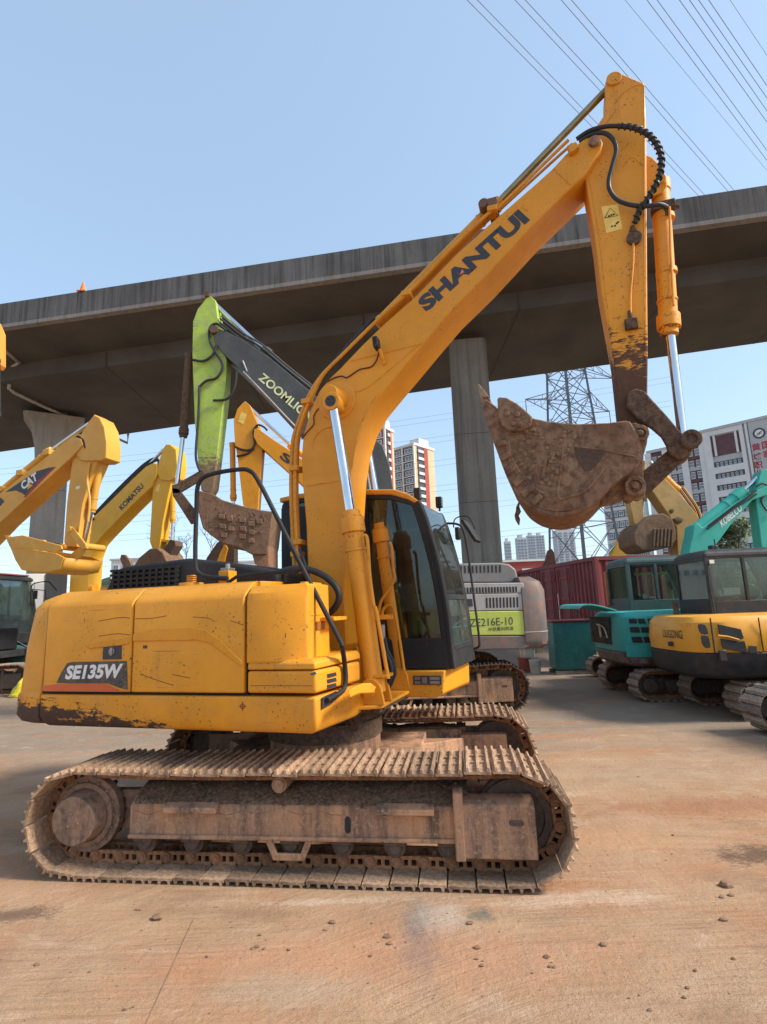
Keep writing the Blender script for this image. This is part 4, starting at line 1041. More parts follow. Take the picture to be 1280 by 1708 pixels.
b = MB(); b.rings([[onf(x, y, .10) for x, y in ((582, 1150), (604, 1140), (618, 1139), (628, 1146), (622, 1157), (600, 1157), (583, 1165))], [onf(x, y, .20) for x, y in ((582, 1150), (604, 1140), (618, 1139), (628, 1146), (622, 1157), (600, 1157), (583, 1165))]]); b.build('step_bracket', m_yel, ex, .01)
# boom foot brackets
for t0 in (-.36, .30):
    MB().prism([(-.28, 1.05), (.30, 1.05), (.22, 1.45), (.14, 1.64), (.04, 1.68), (-.06, 1.66), (-.14, 1.56), (-.2, 1.3)], t0, t0 + .05).build('boom_bracket', m_yel, ex, .01)
b = MB(); b.cyl((.05, -.40, 1.55), (.05, .4, 1.55), .075, n=28); b.build('boom_foot_pin', m_print, ex, .004)

# ---- boom
BT = .22
BO = [(524, 1095), (515, 1000), (511, 877), (505, 807), (503, 762), (506, 727), (518, 684), (533, 652), (548, 633), (567, 615), (603, 577), (640, 541), (690, 497), (765, 420), (830, 362), (890, 310), (920, 283), (944, 257), (965, 239), (982, 226), (992, 223), (1001, 227), (1006, 237), (1003, 250), (991, 266), (978, 289), (953, 313), (890, 375), (815, 457), (757, 514), (718, 560), (685, 600), (655, 636), (624, 674), (605, 708), (592, 750), (586, 790), (582, 850), (578, 926), (575, 1000), (578, 1075), (550, 1098)]
bo = [hf.on(-BT, x, y) for x, y in BO]
boom = MB().prism(bo, -BT, BT).build('boom', m_yelboom, ex, .012, seg=2)
# weld beads and raised plates on the near side
b = MB(); e = -BT - .001
def bead(px, r=.006, t=None, k=5):
    b.tube([(q[0], (e if t is None else t), q[1]) for q in sm2([hf.on(-BT, x, y) for x, y in px], k)], r, 6)
bead([(511, 811), (535, 807), (566, 802)]); bead([(585, 602), (640, 589), (704, 573)]); bead([(568, 634), (570, 645), (580, 652), (600, 652), (622, 640), (655, 612), (700, 574)])
bead([(521, 750), (524, 732), (538, 717), (555, 712)]); bead([(924, 282), (952, 308)]); bead([(520, 978), (532, 990), (550, 992)]); bead([(527, 1010), (560, 1012)])
bead([(632, 655), (610, 690), (596, 730), (588, 780)], .004); bead([(870, 345), (880, 352)], .005)
b.build('weld_bead', m_yelboom, boom)
c = hf.on(-BT, 562, 668); b = MB(); b.cyl((c[0], -BT - .014, c[1]), (c[0], -BT, c[1]), .19, .20, n=40); b.cyl((c[0] - .0, -BT - .20, c[1]), (c[0], -BT, c[1]), .085, .12, n=32); b.build('pin_boss', m_yelboom, boom, .006)
MB().cyl((c[0], BT, c[1]), (c[0], BT + .2, c[1]), .1, n=32).build('pin_boss', m_yelboom, boom, .006)
b = MB(); pc = hf.on(-.47, 552, 669); pin_c = (pc[0], pc[1]); b.cyl((pc[0], -.47, pc[1]), (pc[0], .47, pc[1]), .045, n=24); b.ring((pc[0], -.475, pc[1]), (0, 1, 0), .085, .045, .11, 32); b.ring((pc[0], .365, pc[1]), (0, 1, 0), .085, .045, .11, 32); b.build('boom_cylinder_pin', m_yelboom, boom, .004)
b = MB(); b.cyl((pc[0], -.482, pc[1]), (pc[0], -.47, pc[1]), .052, n=20); b.bolts((pc[0], -.482, pc[1]), (0, -1, 0), .03, 4, .008, .006); b.build('pin_cap', m_print, boom)
text('SHANTUI', P3(712, 521, -BT - .003), P3(884.5, 367, -BT - .003), P3(694.5, 501.5, -BT - .003), m_print, boom)
MB().prism([hf.on(-BT, x, y) for x, y in ((767, 459), (775, 454), (771, 449.5))], -BT - .0035, -BT).build('emblem_triangle', m_or, boom)
# work lamp and cable
lb = P3(641, 607, -BT - .02); b = MB(); b.tube([P3(641, 607, -BT - .01), P3(636, 590, -BT - .07), P3(633, 582, -BT - .09)], .016, 8); b.build('lamp_bracket', m_yel, boom)
b = MB(); q = Vector(P3(630, 573, -BT - .1)); b.prism([(q.x - .03, q.z - .055), (q.x + .02, q.z - .06), (q.x + .01, q.z + .06), (q.x - .04, q.z + .055)], q.y - .05, q.y + .05); b.build('work_lamp', m_black, boom, .01)
b = MB(); b.tube([(p[0], -BT - .008, p[1]) for p in sm2([hf.on(-BT, x, y) for x, y in ((540, 640), (560, 630), (572, 628), (580, 630), (600, 617), (618, 613), (626, 606), (631, 595), (633, 585))], 5)], .0065, 8)
b.tube([(p[0], -BT - .008, p[1]) for p in sm2([hf.on(-BT, x, y) for x, y in ((545, 676), (532, 682), (524, 695), (524, 708), (512, 722), (504, 733))], 5)], .0055, 8)
b.build('cable', M_plain('dark_red_cable', (.06, .02, .015), .5), boom)
# pipes along the back of the boom
base = [(506, 1045), (500, 985), (495, 900), (492, 820), (493, 765), (496, 728), (508, 690), (522, 655), (540, 624), (575, 588), (641, 523), (692, 478), (763, 404), (832, 341)]
for k, (off, r, t) in enumerate(((0, .017, -.21), (5, .017, -.15), (-4, .015, -.12), (7.5, .012, -.05))):
    pts = []
    for i, (x, y) in enumerate(base):
        a = base[max(i - 1, 0)]; c_ = base[min(i + 1, len(base) - 1)]; dx, dy = c_[0] - a[0], c_[1] - a[1]; l = math.hypot(dx, dy); pts.append((x - dy / l * off * -1, y + dx / l * off * 1 * -1 * -1))
    b = MB(); b.tube(smooth_path([P3(x, y, t) for x, y in pts], 5), r, 10); b.build('boom_pipe', m_yelboom, boom)
b = MB(); b.tube(smooth_path([P3(x, y, -.2) for x, y in ((828, 350), (880, 300), (925, 256), (948, 234))], 5), .016, 10); b.build('boom_pipe', m_yelboom, boom)
b = MB(); b.tube(smooth_path([P3(x, y, -.1) for x, y in ((832, 352), (885, 303), (930, 262), (955, 240))], 5), .014, 10); b.build('boom_pipe', m_yelboom, boom)
b = MB(); b.tube(smooth_path([P3(x, y, -.08) for x, y in ((516, 668), (530, 640), (556, 606), (590, 568), (625, 530))], 5), .024, 10); b.build('boom_hose', m_rub, boom)
for x, y in ((497, 925), (494, 783), (514, 672), (680, 494), (822, 354), (500, 905)):
    q = Vector(P3(x, y, -.17)); MB().box(q.x - .045, q.x + .045, q.y - .07, q.y + .07, q.z - .025, q.z + .025).build('pipe_clamp', m_yel, boom, .005)
b = MB(); q = Vector(P3(826, 345, -.1)); b.box(q.x - .06, q.x + .03, -.2, .1, q.z - .05, q.z + .03); b.cyl((q.x - .1, -.16, q.z + .03), (q.x - .1, .05, q.z + .03), .05, n=14); b.build('pipe_bracket', M_plain('brown_fitting', (.16, .08, .04)), boom, .006)
b = MB(); q = hf.on(-BT, 948, 252); b.prism([hf.on(-BT, x, y) for x, y in ((946, 250), (961, 243), (966, 252), (951, 262))], -BT - .05, -BT); b.build('pipe_block', m_yel, boom, .004)
b = MB(); b.cyl((P3(992, 238, -BT)[0], -BT - .03, P3(992, 238, -BT)[2]), (P3(992, 238, -BT)[0], -BT, P3(992, 238, -BT)[2]), .05, n=24); b.bolts(P3(992, 238, -BT - .03), (0, -1, 0), .025, 3, .008, .006); b.build('boom_tip_pin', m_frame, boom)
# ---- arm cylinder on the back of the boom
A0, A1, A2 = P3(632, 541, 0), P3(818, 352, 0), P3(1019, 143, 0)
cylinder(ex, A0, A1, A2, .062, .034, m_yelboom, 'arm_cylinder', mr=M_plain('arm_rod_metal', (.32, .24, .13), .3, .85, var=.25))
# ---- arm
AT = .15
AO = [(1011, 167), (1010, 138), (1013, 127), (1024, 120.5), (1036, 122), (1064, 134), (1075, 138), (1078, 200), (1079, 322), (1080, 478), (1081, 600), (1080, 690), (1082, 715), (1074, 733), (1062, 738), (1050, 735), (1040, 722), (1034, 690), (1024, 597), (1002, 478), (993, 400), (980, 320), (974, 285), (975, 255), (982, 232), (996, 209), (1007, 193)]
arm = MB().prism([hf.on(-AT, x, y) for x, y in AO], -AT, AT).build('arm', m_yelarm, ex, .010)
b = MB(); e = -AT - .001
def bead2(px, r=.005): b.tube([(q[0], e, q[1]) for q in sm2([hf.on(-AT, x, y) for x, y in px], 5)], r, 6)
bead2([(1020, 182), (1040, 155), (1062, 142), (1073, 142)]); bead2([(1040, 278), (1048, 266), (1058, 263), (1072, 276)]); bead2([(1012, 205), (1030, 180)], .003); bead2([(1036, 252), (1052, 236)], .003); bead2([(1074.5, 142), (1074.5, 300), (1075.5, 480), (1076, 600)], .004); bead2([(984, 300), (1000, 400), (1008, 470), (1030, 640)], .004)
b.build('weld_bead', m_yelarm, arm)
b = MB(); c = hf.on(-AT, 1024, 133); b.ring((c[0], -AT - .02, c[1]), (0, 1, 0), .065, .03, .03, 28); b.cyl((c[0], -AT - .022, c[1]), (c[0], AT + .02, c[1]), .03, n=20); b.build('arm_head_pin', m_yelarm, arm, .003)
for x, y, r in ((1059, 664, .055),):
    c = hf.on(-AT, x, y); b = MB(); b.cyl((c[0], -AT - .05, c[1]), (c[0], AT + .05, c[1]), r, n=24); b.cyl((c[0], -AT - .065, c[1]), (c[0], -AT - .05, c[1]), r * .6, n=6); b.build('link_pin', m_linkage, arm, .005)
# ear for the bucket cylinder
for t0 in (-.10, .07): MB().prism([hf.on(t0, x, y) for x, y in ((1070, 255), (1088, 262), (1102, 276), (1112, 294), (1113, 310), (1106, 321), (1092, 325), (1070, 340))], t0, t0 + .03).build('cylinder_ear', m_yelarm, arm, .006)
b = MB(); c = hf.on(-.1, 1103, 302); b.cyl((c[0], -.125, c[1]), (c[0], .12, c[1]), .032, n=20); b.build('ear_pin', m_yelarm, arm)
# warning label
wl = MB().prism([hf.on(-AT, x, y) for x, y in ((1003.5, 345), (1031, 341), (1038.5, 382), (1011.5, 389))], -AT - .003, -AT + .002).build('warning_label', M_plain('label_yellow', (.80, .55, .12), .6), arm)
b = MB(); tri = [hf.on(-AT, x, y) for x, y in ((1009, 364), (1018, 347), (1031, 360))]
b.tube([(q[0], -AT - .004, q[1]) for q in tri + tri[:1]], .0035, 4)
for x, y in ((1016, 361), (1020, 359), (1024, 358), (1021, 378), (1029, 373), (1031, 371), (1026, 377)): q = hf.on(-AT, x, y); b.box(q[0] - .008, q[0] + .008, -AT - .005, -AT - .003, q[1] - .008, q[1] + .008)
b.build('label_print', m_print, wl)
# hoses
def hose(px, t, r, nm='hydraulic_hose', spiral=False, par=arm, m=None, k=6):
    pts = smooth_path([P3(x, y, tt) for (x, y), tt in zip(px, t if isinstance(t, (list, tuple)) else [t] * len(px))], k); b = MB(); b.tube(pts, r, 12)
    o = b.build(nm, m or m_rub, par)
    if spiral:
        b = MB(); sp_ = []
        tot = 0; n = len(pts) * 10; fine = smooth_path(pts, 10); acc = 0.
        prev = None; up = Vector((0, 1, 0))
        for i, p in enumerate(fine):
            d = (fine[min(i + 1, len(fine) - 1)] - fine[max(i - 1, 0)]); 
            if prev is not None: acc += (p - prev).length
            prev = p; d.normalize(); u = d.cross(up).normalized(); w = u.cross(d); a = acc / .052 * 2 * math.pi
            sp_.append(p + (u * math.cos(a) + w * math.sin(a)) * (r + .004))
        b.tube(sp_[::1], .0085, 5); b.build('spiral_guard', m_rub, o)
    return o
hose(((962, 232), (984, 218), (1010, 211), (1030, 210)), [-.2, -.24, -.26, -.26], .019)
hose(((1030, 210), (1056, 213), (1080, 224), (1096, 242), (1103, 265), (1101, 290), (1092, 312), (1078, 335), (1066, 352), (1060, 372)), [-.26, -.27, -.27, -.27, -.26, -.25, -.24, -.23, -.21, -.19], .021, spiral=True)
hose(((966, 236), (988, 224), (1008, 222), (1022, 232), (1028, 250), (1022, 275), (1016, 300), (1018, 318), (1030, 333), (1050, 341), (1075, 344), (1100, 341), (1112, 345)), [-.2, -.23, -.25, -.25, -.24, -.23, -.22, -.22, -.22, -.22, -.22, -.2, -.12], .019)
hose(((1057, 398), (1056, 440), (1052, 490), (1052, 525)), -.175, .010, 'arm_pipe', m=m_yelarm)
b = MB(); c = Vector(P3(1057, 388, -.17)); b.cyl(c + Vector((0, 0, -.06)), c + Vector((0, 0, .06)), .022, n=10); b.cyl(c, c + Vector((0, 0, .03)), .032, n=6); b.cyl((c.x, -.185, c.z - .05), (c.x, -.15, c.z - .05), .06, n=16); b.build('hose_fitting', m_linkage, arm)
b = MB(); c = Vector(P3(1053, 540, -.17)); b.box(c.x - .05, c.x + .05, -.2, -.15, c.z - .05, c.z + .04); b.cyl(c + Vector((.0, 0, .03)), c + Vector((0, 0, .12)), .018, n=8); b.build('pipe_block', m_linkage, arm, .008)
b = MB(); c = Vector(P3(1112, 348, -.02)); b.box(c.x - .12, c.x + .06, -.09, .03, c.z - .03, c.z + .04); b.cyl(c + Vector((-.02, -.05, -.10)), c + Vector((-.02, -.05, .04)), .02, n=8); b.cyl(c + Vector((.02, 0, -.02)), c + Vector((.10, 0, .0)), .022, n=8); b.build('cylinder_fitting', m_linkage, arm, .006)
# bucket cylinder
K0, K1, K2 = P3(1101, 308, 0), P3(1115, 530, 0), P3(1141, 745, 0)
cy_ = cylinder(ex, K0, K1, K2, .075, .038, m_yelarm, 'bucket_cylinder')
b = MB(); b.tube([P3(1117, 345, -.09), P3(1119, 420, -.09), P3(1124, 510, -.09)], .011, 8); b.build('cylinder_pipe', m_yelboom, cy_)
for x, y in ((1108, 365), (1112, 455)): q = Vector(P3(x, y, 0)); MB().cyl(q - Vector((0, 0, .02)), q + Vector((0, 0, .02)), .085, n=24).build('cylinder_band', m_yelboom, cy_)
# idler links and bucket link
for t0 in (-.22, .17): MB().prism([hf.on(t0, x, y) for x, y in ((1048, 654), (1060, 647), (1076, 652), (1090, 668), (1114, 694), (1134, 718), (1151, 731), (1157, 748), (1150, 763), (1132, 765), (1116, 756), (1112, 742), (1104, 728), (1088, 714), (1064, 698), (1046, 678))], t0, t0 + .05).build('idler_link', m_linkage, ex, .012)
for t0 in (-.14, .08): MB().prism([hf.on(t0, x, y) for x, y in ((1143, 736), (1154, 748), (1148, 764), (1130, 778), (1084, 822), (1066, 826), (1052, 815), (1054, 798), (1068, 790), (1108, 756), (1126, 742))], t0, t0 + .06).build('bucket_link', m_linkage, ex, .012)
b = MB(); q = hf.on(0, 1142, 747); b.cyl((q[0], -.26, q[1]), (q[0], .26, q[1]), .05, n=24); b.ring((q[0], -.275, q[1]), (0, 1, 0), .075, .04, .05, 28); b.ring((q[0], .225, q[1]), (0, 1, 0), .075, .04, .05, 28); b.build('knee_pin', m_linkage, ex, .004)
# ---- bucket
BW = .45
side = [(804, 664), (812, 700), (822, 728), (832, 755), (842, 781), (850, 799), (861, 815), (874, 833), (894, 846), (910, 851), (928, 854), (952, 852), (975, 845), (992, 834), (1006, 820), (1020, 806), (1042, 788), (1062, 771), (1069, 760), (1067, 740), (1060, 718), (1052, 703), (1045, 701), (1015, 705), (961, 707), (911, 702), (889, 697), (868, 690), (848, 688), (830, 680), (816, 668)]
for t0 in (-BW, BW - .03):
    sgm = [hf.on(-BW, x, y) for x, y in side]
    sp0 = MB().prism(sgm, t0, t0 + .03).build('bucket_side', m_bucket, ex, .010)
    if t0 < 0: bside = sp0
wr = [(800, 662), (811, 700), (820, 728), (830, 755), (840, 782), (848, 801), (859, 818), (873, 837), (893, 851), (910, 857), (928, 860), (953, 858), (977, 849), (994, 837), (1008, 822), (1022, 808), (1044, 790), (1064, 773), (1072, 760), (1069, 738), (1061, 716)]
o_ = sm2([hf.on(-BW, x, y) for x, y in wr], 3)
inn = []
for i, (a, z) in enumerate(o_):
    p, q = o_[max(i - 1, 0)], o_[min(i + 1, len(o_) - 1)]; dx, dz = q[0] - p[0], q[1] - p[1]; l = math.hypot(dx, dz); inn.append((a - dz / l * .028, z + dx / l * .028))
b = MB(); nO = len(o_); vs = []
for t in (-BW + .002, BW - .002):
    vs += [(a, t, z) for a, z in o_] + [(a, t, z) for a, z in inn]
fs = []
for i in range(nO - 1):
    fs += [(i, i + 1, 2 * nO + i + 1, 2 * nO + i), (nO + i + 1, nO + i, 3 * nO + i, 3 * nO + i + 1), (i, nO + i, nO + i + 1, i + 1), (2 * nO + i, 2 * nO + i + 1, 3 * nO + i + 1, 3 * nO + i)]
fs += [(0, 2 * nO, 3 * nO, nO), (nO - 1, 2 * nO - 1, 4 * nO - 1, 3 * nO - 1)]
b.add(vs, fs); wrap = b.build('bucket_shell', m_bucket, ex)
b = MB()
for L_, r in ((((848, 735), (853, 760), (862, 780), (876, 800), (894, 816), (908, 824)), .014), (((844, 733), (849, 760), (858, 782), (873, 803), (892, 820), (905, 829)), .011), (((911, 765), (905, 800)), .014), (((940, 750), (935, 790), (932, 830), (952, 828), (975, 820), (995, 800), (1008, 780)), .011), (((905, 727), (875, 722), (848, 725)), .008), (((958, 745), (1000, 750), (1040, 758), (1060, 762)), .006)):
    b.tube([(q[0], -BW - .004, q[1]) for q in sm2([hf.on(-BW, x, y) for x, y in L_], 4)], r, 7)
b.build('wear_rib', m_bucket, bside)
for (x0, y0, x1, y1) in ((829, 742, 845, 738), (836, 766, 852, 757), (845, 789, 862, 775), (857, 808, 876, 793), (871, 826, 890, 810), (888, 840, 903, 826)):
    mx, my = (x0 + x1) / 2, (y0 + y1) / 2; dx, dy = (x1 - x0) * .5, (y1 - y0) * .5; nx, ny = -dy * .55, dx * .55
    k = 1.0
    MB().prism([hf.on(-BW, mx + a * dx + c * nx * k, my + a * dy + c * ny * k) for a, c in ((-1, -1), (1, -1), (1, 1), (-1, 1))], -BW - .022, -BW).build('wear_plate', m_bucket, bside, .008)
MB().prism([hf.on(-BW, x, y) for x, y in ((957, 744), (1010, 753), (1000, 770), (985, 785), (975, 786), (962, 765))], -BW - .006, -BW).build('patch_plate', M_mud('dark_patch', (.10, .062, .045), (.13, .08, .055), (.07, .05, .04), 1.5), bside, .003)
sc_ = MB().prism([hf.on(-BW, x, y) for x, y in ((830.5, 667), (834, 665), (846, 666), (864, 676), (878, 688), (889, 698), (886, 712), (872, 722), (850, 720), (838, 712), (832, 695))], -BW - .045, -BW + .002).build('side_cutter', m_bucket, ex, .012)
b = MB()
for x, y in ((847, 694), (864, 695), (857, 710), (868, 712)): q = hf.on(-BW, x, y); b.cyl((q[0], -BW - .065, q[1]), (q[0], -BW - .04, q[1]), .022, n=6)
b.build('bolt', m_bucket, sc_, .004)
for t0 in (-.445, -.24, -.035, .17, .375):
    th = .075; dlt = 0
    tp = [hf.on(-BW, x, y) for x, y in ((796, 640), (800, 641), (811, 657), (818, 664))]; bs = [hf.on(-BW, x, y) for x, y in ((818, 664), (824, 690), (826, 712), (822, 727), (815, 705), (806, 672), (801, 664))]
    full = [hf.on(-BW, x, y) for x, y in ((801, 663.5), (817.5, 663), (826, 695), (827, 714), (822, 728), (812, 703))]
    o = MB().prism(full, t0, t0 + th).build('tooth_adapter', m_bucket, ex, .01)
    a, c_ = hf.on(-BW, 796, 639), None; q1, q2_ = hf.on(-BW, 800.5, 663), hf.on(-BW, 817, 662.5); q3 = hf.on(-BW, 799.5, 640)
    b = MB(); b.rings([[(q1[0], t0 - .004, q1[1]), (q2_[0], t0 - .004, q2_[1]), (q2_[0], t0 + th + .004, q2_[1]), (q1[0], t0 + th + .004, q1[1])], [(a[0], t0 + .01, a[1]), (q3[0], t0 + .01, q3[1]), (q3[0], t0 + th - .01, q3[1]), (a[0], t0 + th - .01, a[1])]])
    b.build('bucket_tooth', MATS['old'] if 'old' in MATS else M_mud('old', (.28, .19, .12), (.36, .27, .18), (.2, .12, .07), 2), ex, .006)
# ears and pins of the bucket
for t0 in (-.235, .20):
    MB().prism([hf.on(t0, x, y) for x, y in ((1048, 708), (1060, 704), (1076, 712), (1081, 722), (1080, 738), (1074, 760), (1074, 795), (1078, 812), (1076, 828), (1064, 836), (1048, 832), (1020, 842), (1000, 846), (1010, 800), (1040, 760))], t0, t0 + .035).build('bucket_ear', m_bucket, ex, .01)
for x, y, R0 in ((1060, 810, .078), (1068, 722, .068)):
    b = MB(); q = hf.on(-.3, x, y); b.ring((q[0], -.30, q[1]), (0, 1, 0), R0, R0 * .62, .07, 28); b.cyl((q[0], -.285, q[1]), (q[0], .27, q[1]), R0 * .6, n=24); b.cyl((q[0], -.31, q[1]), (q[0], -.28, q[1]), R0 * .35, n=8)
    b.build('bucket_pin', m_bucket, ex, .005)
b = MB(); b.tube([P3(866, 838, -.3), P3(864, 846, -.29), P3(865, 853, -.31), P3(862, 860, -.3), P3(864, 867, -.29), P3(866, 876, -.3)], .02, 7, rad=[.006, .014, .022, .018, .02, .004]); b.build('hanging_root', m_dirt, ex)
# mud caked on the bucket
b = MB()
for k in range(120):
    px, py = random.choice(((random.gauss(870, 18), random.gauss(760, 25)), (random.gauss(915, 22), random.gauss(775, 25)), (random.gauss(860, 12), random.gauss(700, 10)), (random.gauss(930, 20), random.gauss(745, 12))))
    if not (845 < px < 985 and 705 < py < 825): continue
    q = hf.on(-BW, px, py); b.lump((q[0], -BW - .002, q[1]), random.uniform(.008, .024), (1, .5, 1), n=4)
b.build('caked_mud', M_mud('caked_mud', (.24, .145, .085), (.31, .20, .125), (.17, .10, .06), 2.5, .8), bside)['kind'] = 'stuff'

# ---- boom cylinders
F0 = (.63, -.42, 1.16)
N1 = P3(590, 885, -.42); N2 = P3(560, 680, -.42)
c1_ = cylinder(ex, F0, N1, (pin_c[0], -.42, pin_c[1]), .085, .045, m_yel, 'boom_cylinder')
G1 = P3(634, 897, .42)
c2_ = cylinder(ex, (.63, .42, 1.16), (N1[0], .42, N1[2]), (pin_c[0], .42, pin_c[1]), .085, .045, m_yel, 'boom_cylinder')
def cpipe(par, px, t, r=.016): b = MB(); b.tube(smooth_path([P3(x, y, t) for x, y in px], 4), r, 10); b.build('cylinder_pipe', m_yel, par)
cpipe(c1_, ((607, 893), (613, 900), (617, 960), (624, 1012), (628, 1020), (648, 1132)), -.47)
cpipe(c2_, ((650, 905), (654, 915), (656, 945), (658, 965), (648, 985), (635, 1005), (632, 1030)), .28)
cpipe(c2_, ((638, 1030), (640, 1016), (650, 1010), (658, 1020), (668, 1075), (674, 1118)), .28)
b = MB(); b.box(*sorted((P3(618, 1030, -.35)[0], P3(655, 1030, -.35)[0])), -.36, -.33, P3(620, 1034, -.35)[2], P3(620, 1026, -.35)[2]); b.build('pipe_clamp', m_yel, c1_, .003)
b = MB(); q = Vector(P3(637, 1052, -.3)); b.cyl(q + Vector((0, 0, -.05)), q + Vector((0, 0, .05)), .03, n=8); b.cyl(q + Vector((0, 0, -.07)), q + Vector((0, 0, -.04)), .022, n=12); b.build('hose_fitting', m_steel, c1_)
for d_ in (0, 5): hose(((636 + d_, 1062), (641 + d_, 1085), (651 + d_, 1105), (653 + d_, 1125), (643 + d_, 1148)), -.3 + d_ * .01, .019, par=ex)
b = MB(); b.box(*sorted((P3(612, 1142, -.45)[0], P3(650, 1142, -.45)[0])), -.5, -.33, 1.26, 1.285); b.build('lower_clamp', m_yel, c1_, .004)

# ---- cab on the far side
CT0, CT1 = .34, 1.24
cabm = m_black
prof = [hf.on(CT0, x, y) for x, y in ((757, 1118), (750, 1060), (745, 1018), (738, 980), (731, 944), (721, 905), (709, 865), (700, 838), (690, 829))]
fz = [(a, z) for a, z in prof]
rear_s = -.62
top = [(.62, 2.985), (.2, 3.03), (-.4, 3.05), (rear_s + .05, 3.03), (rear_s, 2.95)]
outer = [(rear_s, 1.235)] + [(fz[0][0], 1.235)] + fz[1:] + top
cab = MB().box(rear_s + .03, 1.0, CT0 + .05, CT1 - .05, 1.236, 1.30).build('cab', m_dark, ex)
def frame_poly(t0, t1, hi, name='cab_frame'):
    """closed outline with an inner outline as a ring-shaped plate"""
    o_, i_ = hi; n = len(o_); b = MB(); vs = [(a, t0, z) for a, z in o_] + [(a, t0, z) for a, z in i_] + [(a, t1, z) for a, z in o_] + [(a, t1, z) for a, z in i_]; fs = []
    for k in range(n):
        j = (k + 1) % n; fs += [(k, j, n + j, n + k), (2 * n + k, 3 * n + k, 3 * n + j, 2 * n + j), (k, 2 * n + k, 2 * n + j, j), (n + k, n + j, 3 * n + j, 3 * n + k)]
    b.add(vs, fs); return b
def shrink(pts, d, zmin=None):
    cx = sum(p[0] for p in pts) / len(pts); cz = sum(p[1] for p in pts) / len(pts); out = []
    n = len(pts)
    for i in range(n):
        p, q, r = pts[i - 1], pts[i], pts[(i + 1) % n]
        def nn(a, b_): dx, dz = b_[0] - a[0], b_[1] - a[1]; l = math.hypot(dx, dz) or 1; return (-dz / l, dx / l)
        n1, n2 = nn(p, q), nn(q, r); mx, mz = n1[0] + n2[0], n1[1] + n2[1]; l = mx * n2[0] + mz * n2[1]; l = max(l, .5)
        out.append((q[0] + mx / l * d, q[1] + mz / l * d))
    return out
inner = shrink(outer, .085)
inner = [(a, max(z, 1.52)) for a, z in inner]
for t0, t1 in ((CT0, CT0 + .06), (CT1 - .06, CT1)): frame_poly(t0, t1, (outer, inner)).build('cab_frame', cabm, cab, .012)
MB().box(.30, .36, CT0 + .005, CT0 + .055, 1.5, 2.96).build('window_post', cabm, cab); MB().box(-.15, -.09, CT0 + .005, CT0 + .055, 1.5, 2.96).build('window_post', cabm, cab); MB().box(.30, .36, CT1 - .055, CT1 - .005, 1.5, 2.96).build('window_post', cabm, cab)
MB().prism(shrink(outer, .08), CT0 + .02, CT0 + .028).build('side_glass', m_glass, cab, smooth=0)
MB().prism(shrink(outer, .08), CT1 - .028, CT1 - .02).build('side_glass', m_glass, cab, smooth=0)
# curved front: bottom panel, lower window, windscreen between the two pillars
def front_strip(z0, z1, t0, t1, off, th, n=10):
    zs = [z0 + (z1 - z0) * i / n for i in range(n + 1)]; rg = []
    P_ = sorted(fz, key=lambda p: p[1]); P_[0] = (P_[0][0], 1.2)
    def sx(z):
        for i in range(len(P_) - 1):
            if P_[i][1] <= z <= P_[i + 1][1]: f = (z - P_[i][1]) / (P_[i + 1][1] - P_[i][1]); return P_[i][0] + (P_[i + 1][0] - P_[i][0]) * f
        return P_[-1][0]
    bulge = lambda t: .055 * ((t - CT0) / (CT1 - CT0))
    rows_ = []
    for z in zs:
        rows_.append([(sx(z) + off + bulge(t0), t0, z), (sx(z) + off + bulge(t1), t1, z), (sx(z) + off + bulge(t1) + th, t1, z), (sx(z) + off + bulge(t0) + th, t0, z)])
    return MB().rings(rows_)
front_strip(1.235, 1.42, CT0, CT1, -.02, .03).build('front_panel', cabm, cab, .006)
front_strip(1.235, 2.86, CT0 - .005, CT0 + .10, -.03, .045).build('front_pillar', cabm, cab, .010)
front_strip(1.235, 2.86, CT1 - .09, CT1 + .005, -.03, .045).build('front_pillar', cabm, cab, .010)
front_strip(1.88, 1.93, CT0, CT1, -.02, .035).build('window_bar', cabm, cab, .004)
front_strip(1.42, 1.90, CT0 + .1, CT1 - .09, 0, .006).build('lower_window', m_glassg, cab)
front_strip(1.93, 2.84, CT0 + .1, CT1 - .09, 0, .006).build('windscreen', m_glassc, cab)
front_strip(1.40, 1.45, CT0 + .1, CT1 - .09, -.01, .028).build('window_seal', m_rub, cab, .004)
# roof
rp = [(.90, 2.86), (.80, 2.94), (.66, 3.0), (.2, 3.045), (-.4, 3.065), (rear_s - .02, 3.04), (rear_s - .02, 2.99), (-.4, 3.01), (.2, 2.99), (.62, 2.95), (.80, 2.88), (.86, 2.84)]
MB().prism(rp, CT0 - .01, CT1 + .01).build('cab_roof', m_yel, cab, .012, seg=3)
MB().box(rear_s, rear_s + .04, CT0, CT1, 1.24, 1.75).build('rear_panel', cabm, cab); MB().box(rear_s, rear_s + .008, CT0 + .06, CT1 - .06, 1.75, 2.9).build('rear_window', m_glass, cab)
MB().box(-.62, -.15, CT0 - .012, CT0 - .001, 1.24, 2.92).build('rear_side_panel', cabm, cab, .006)
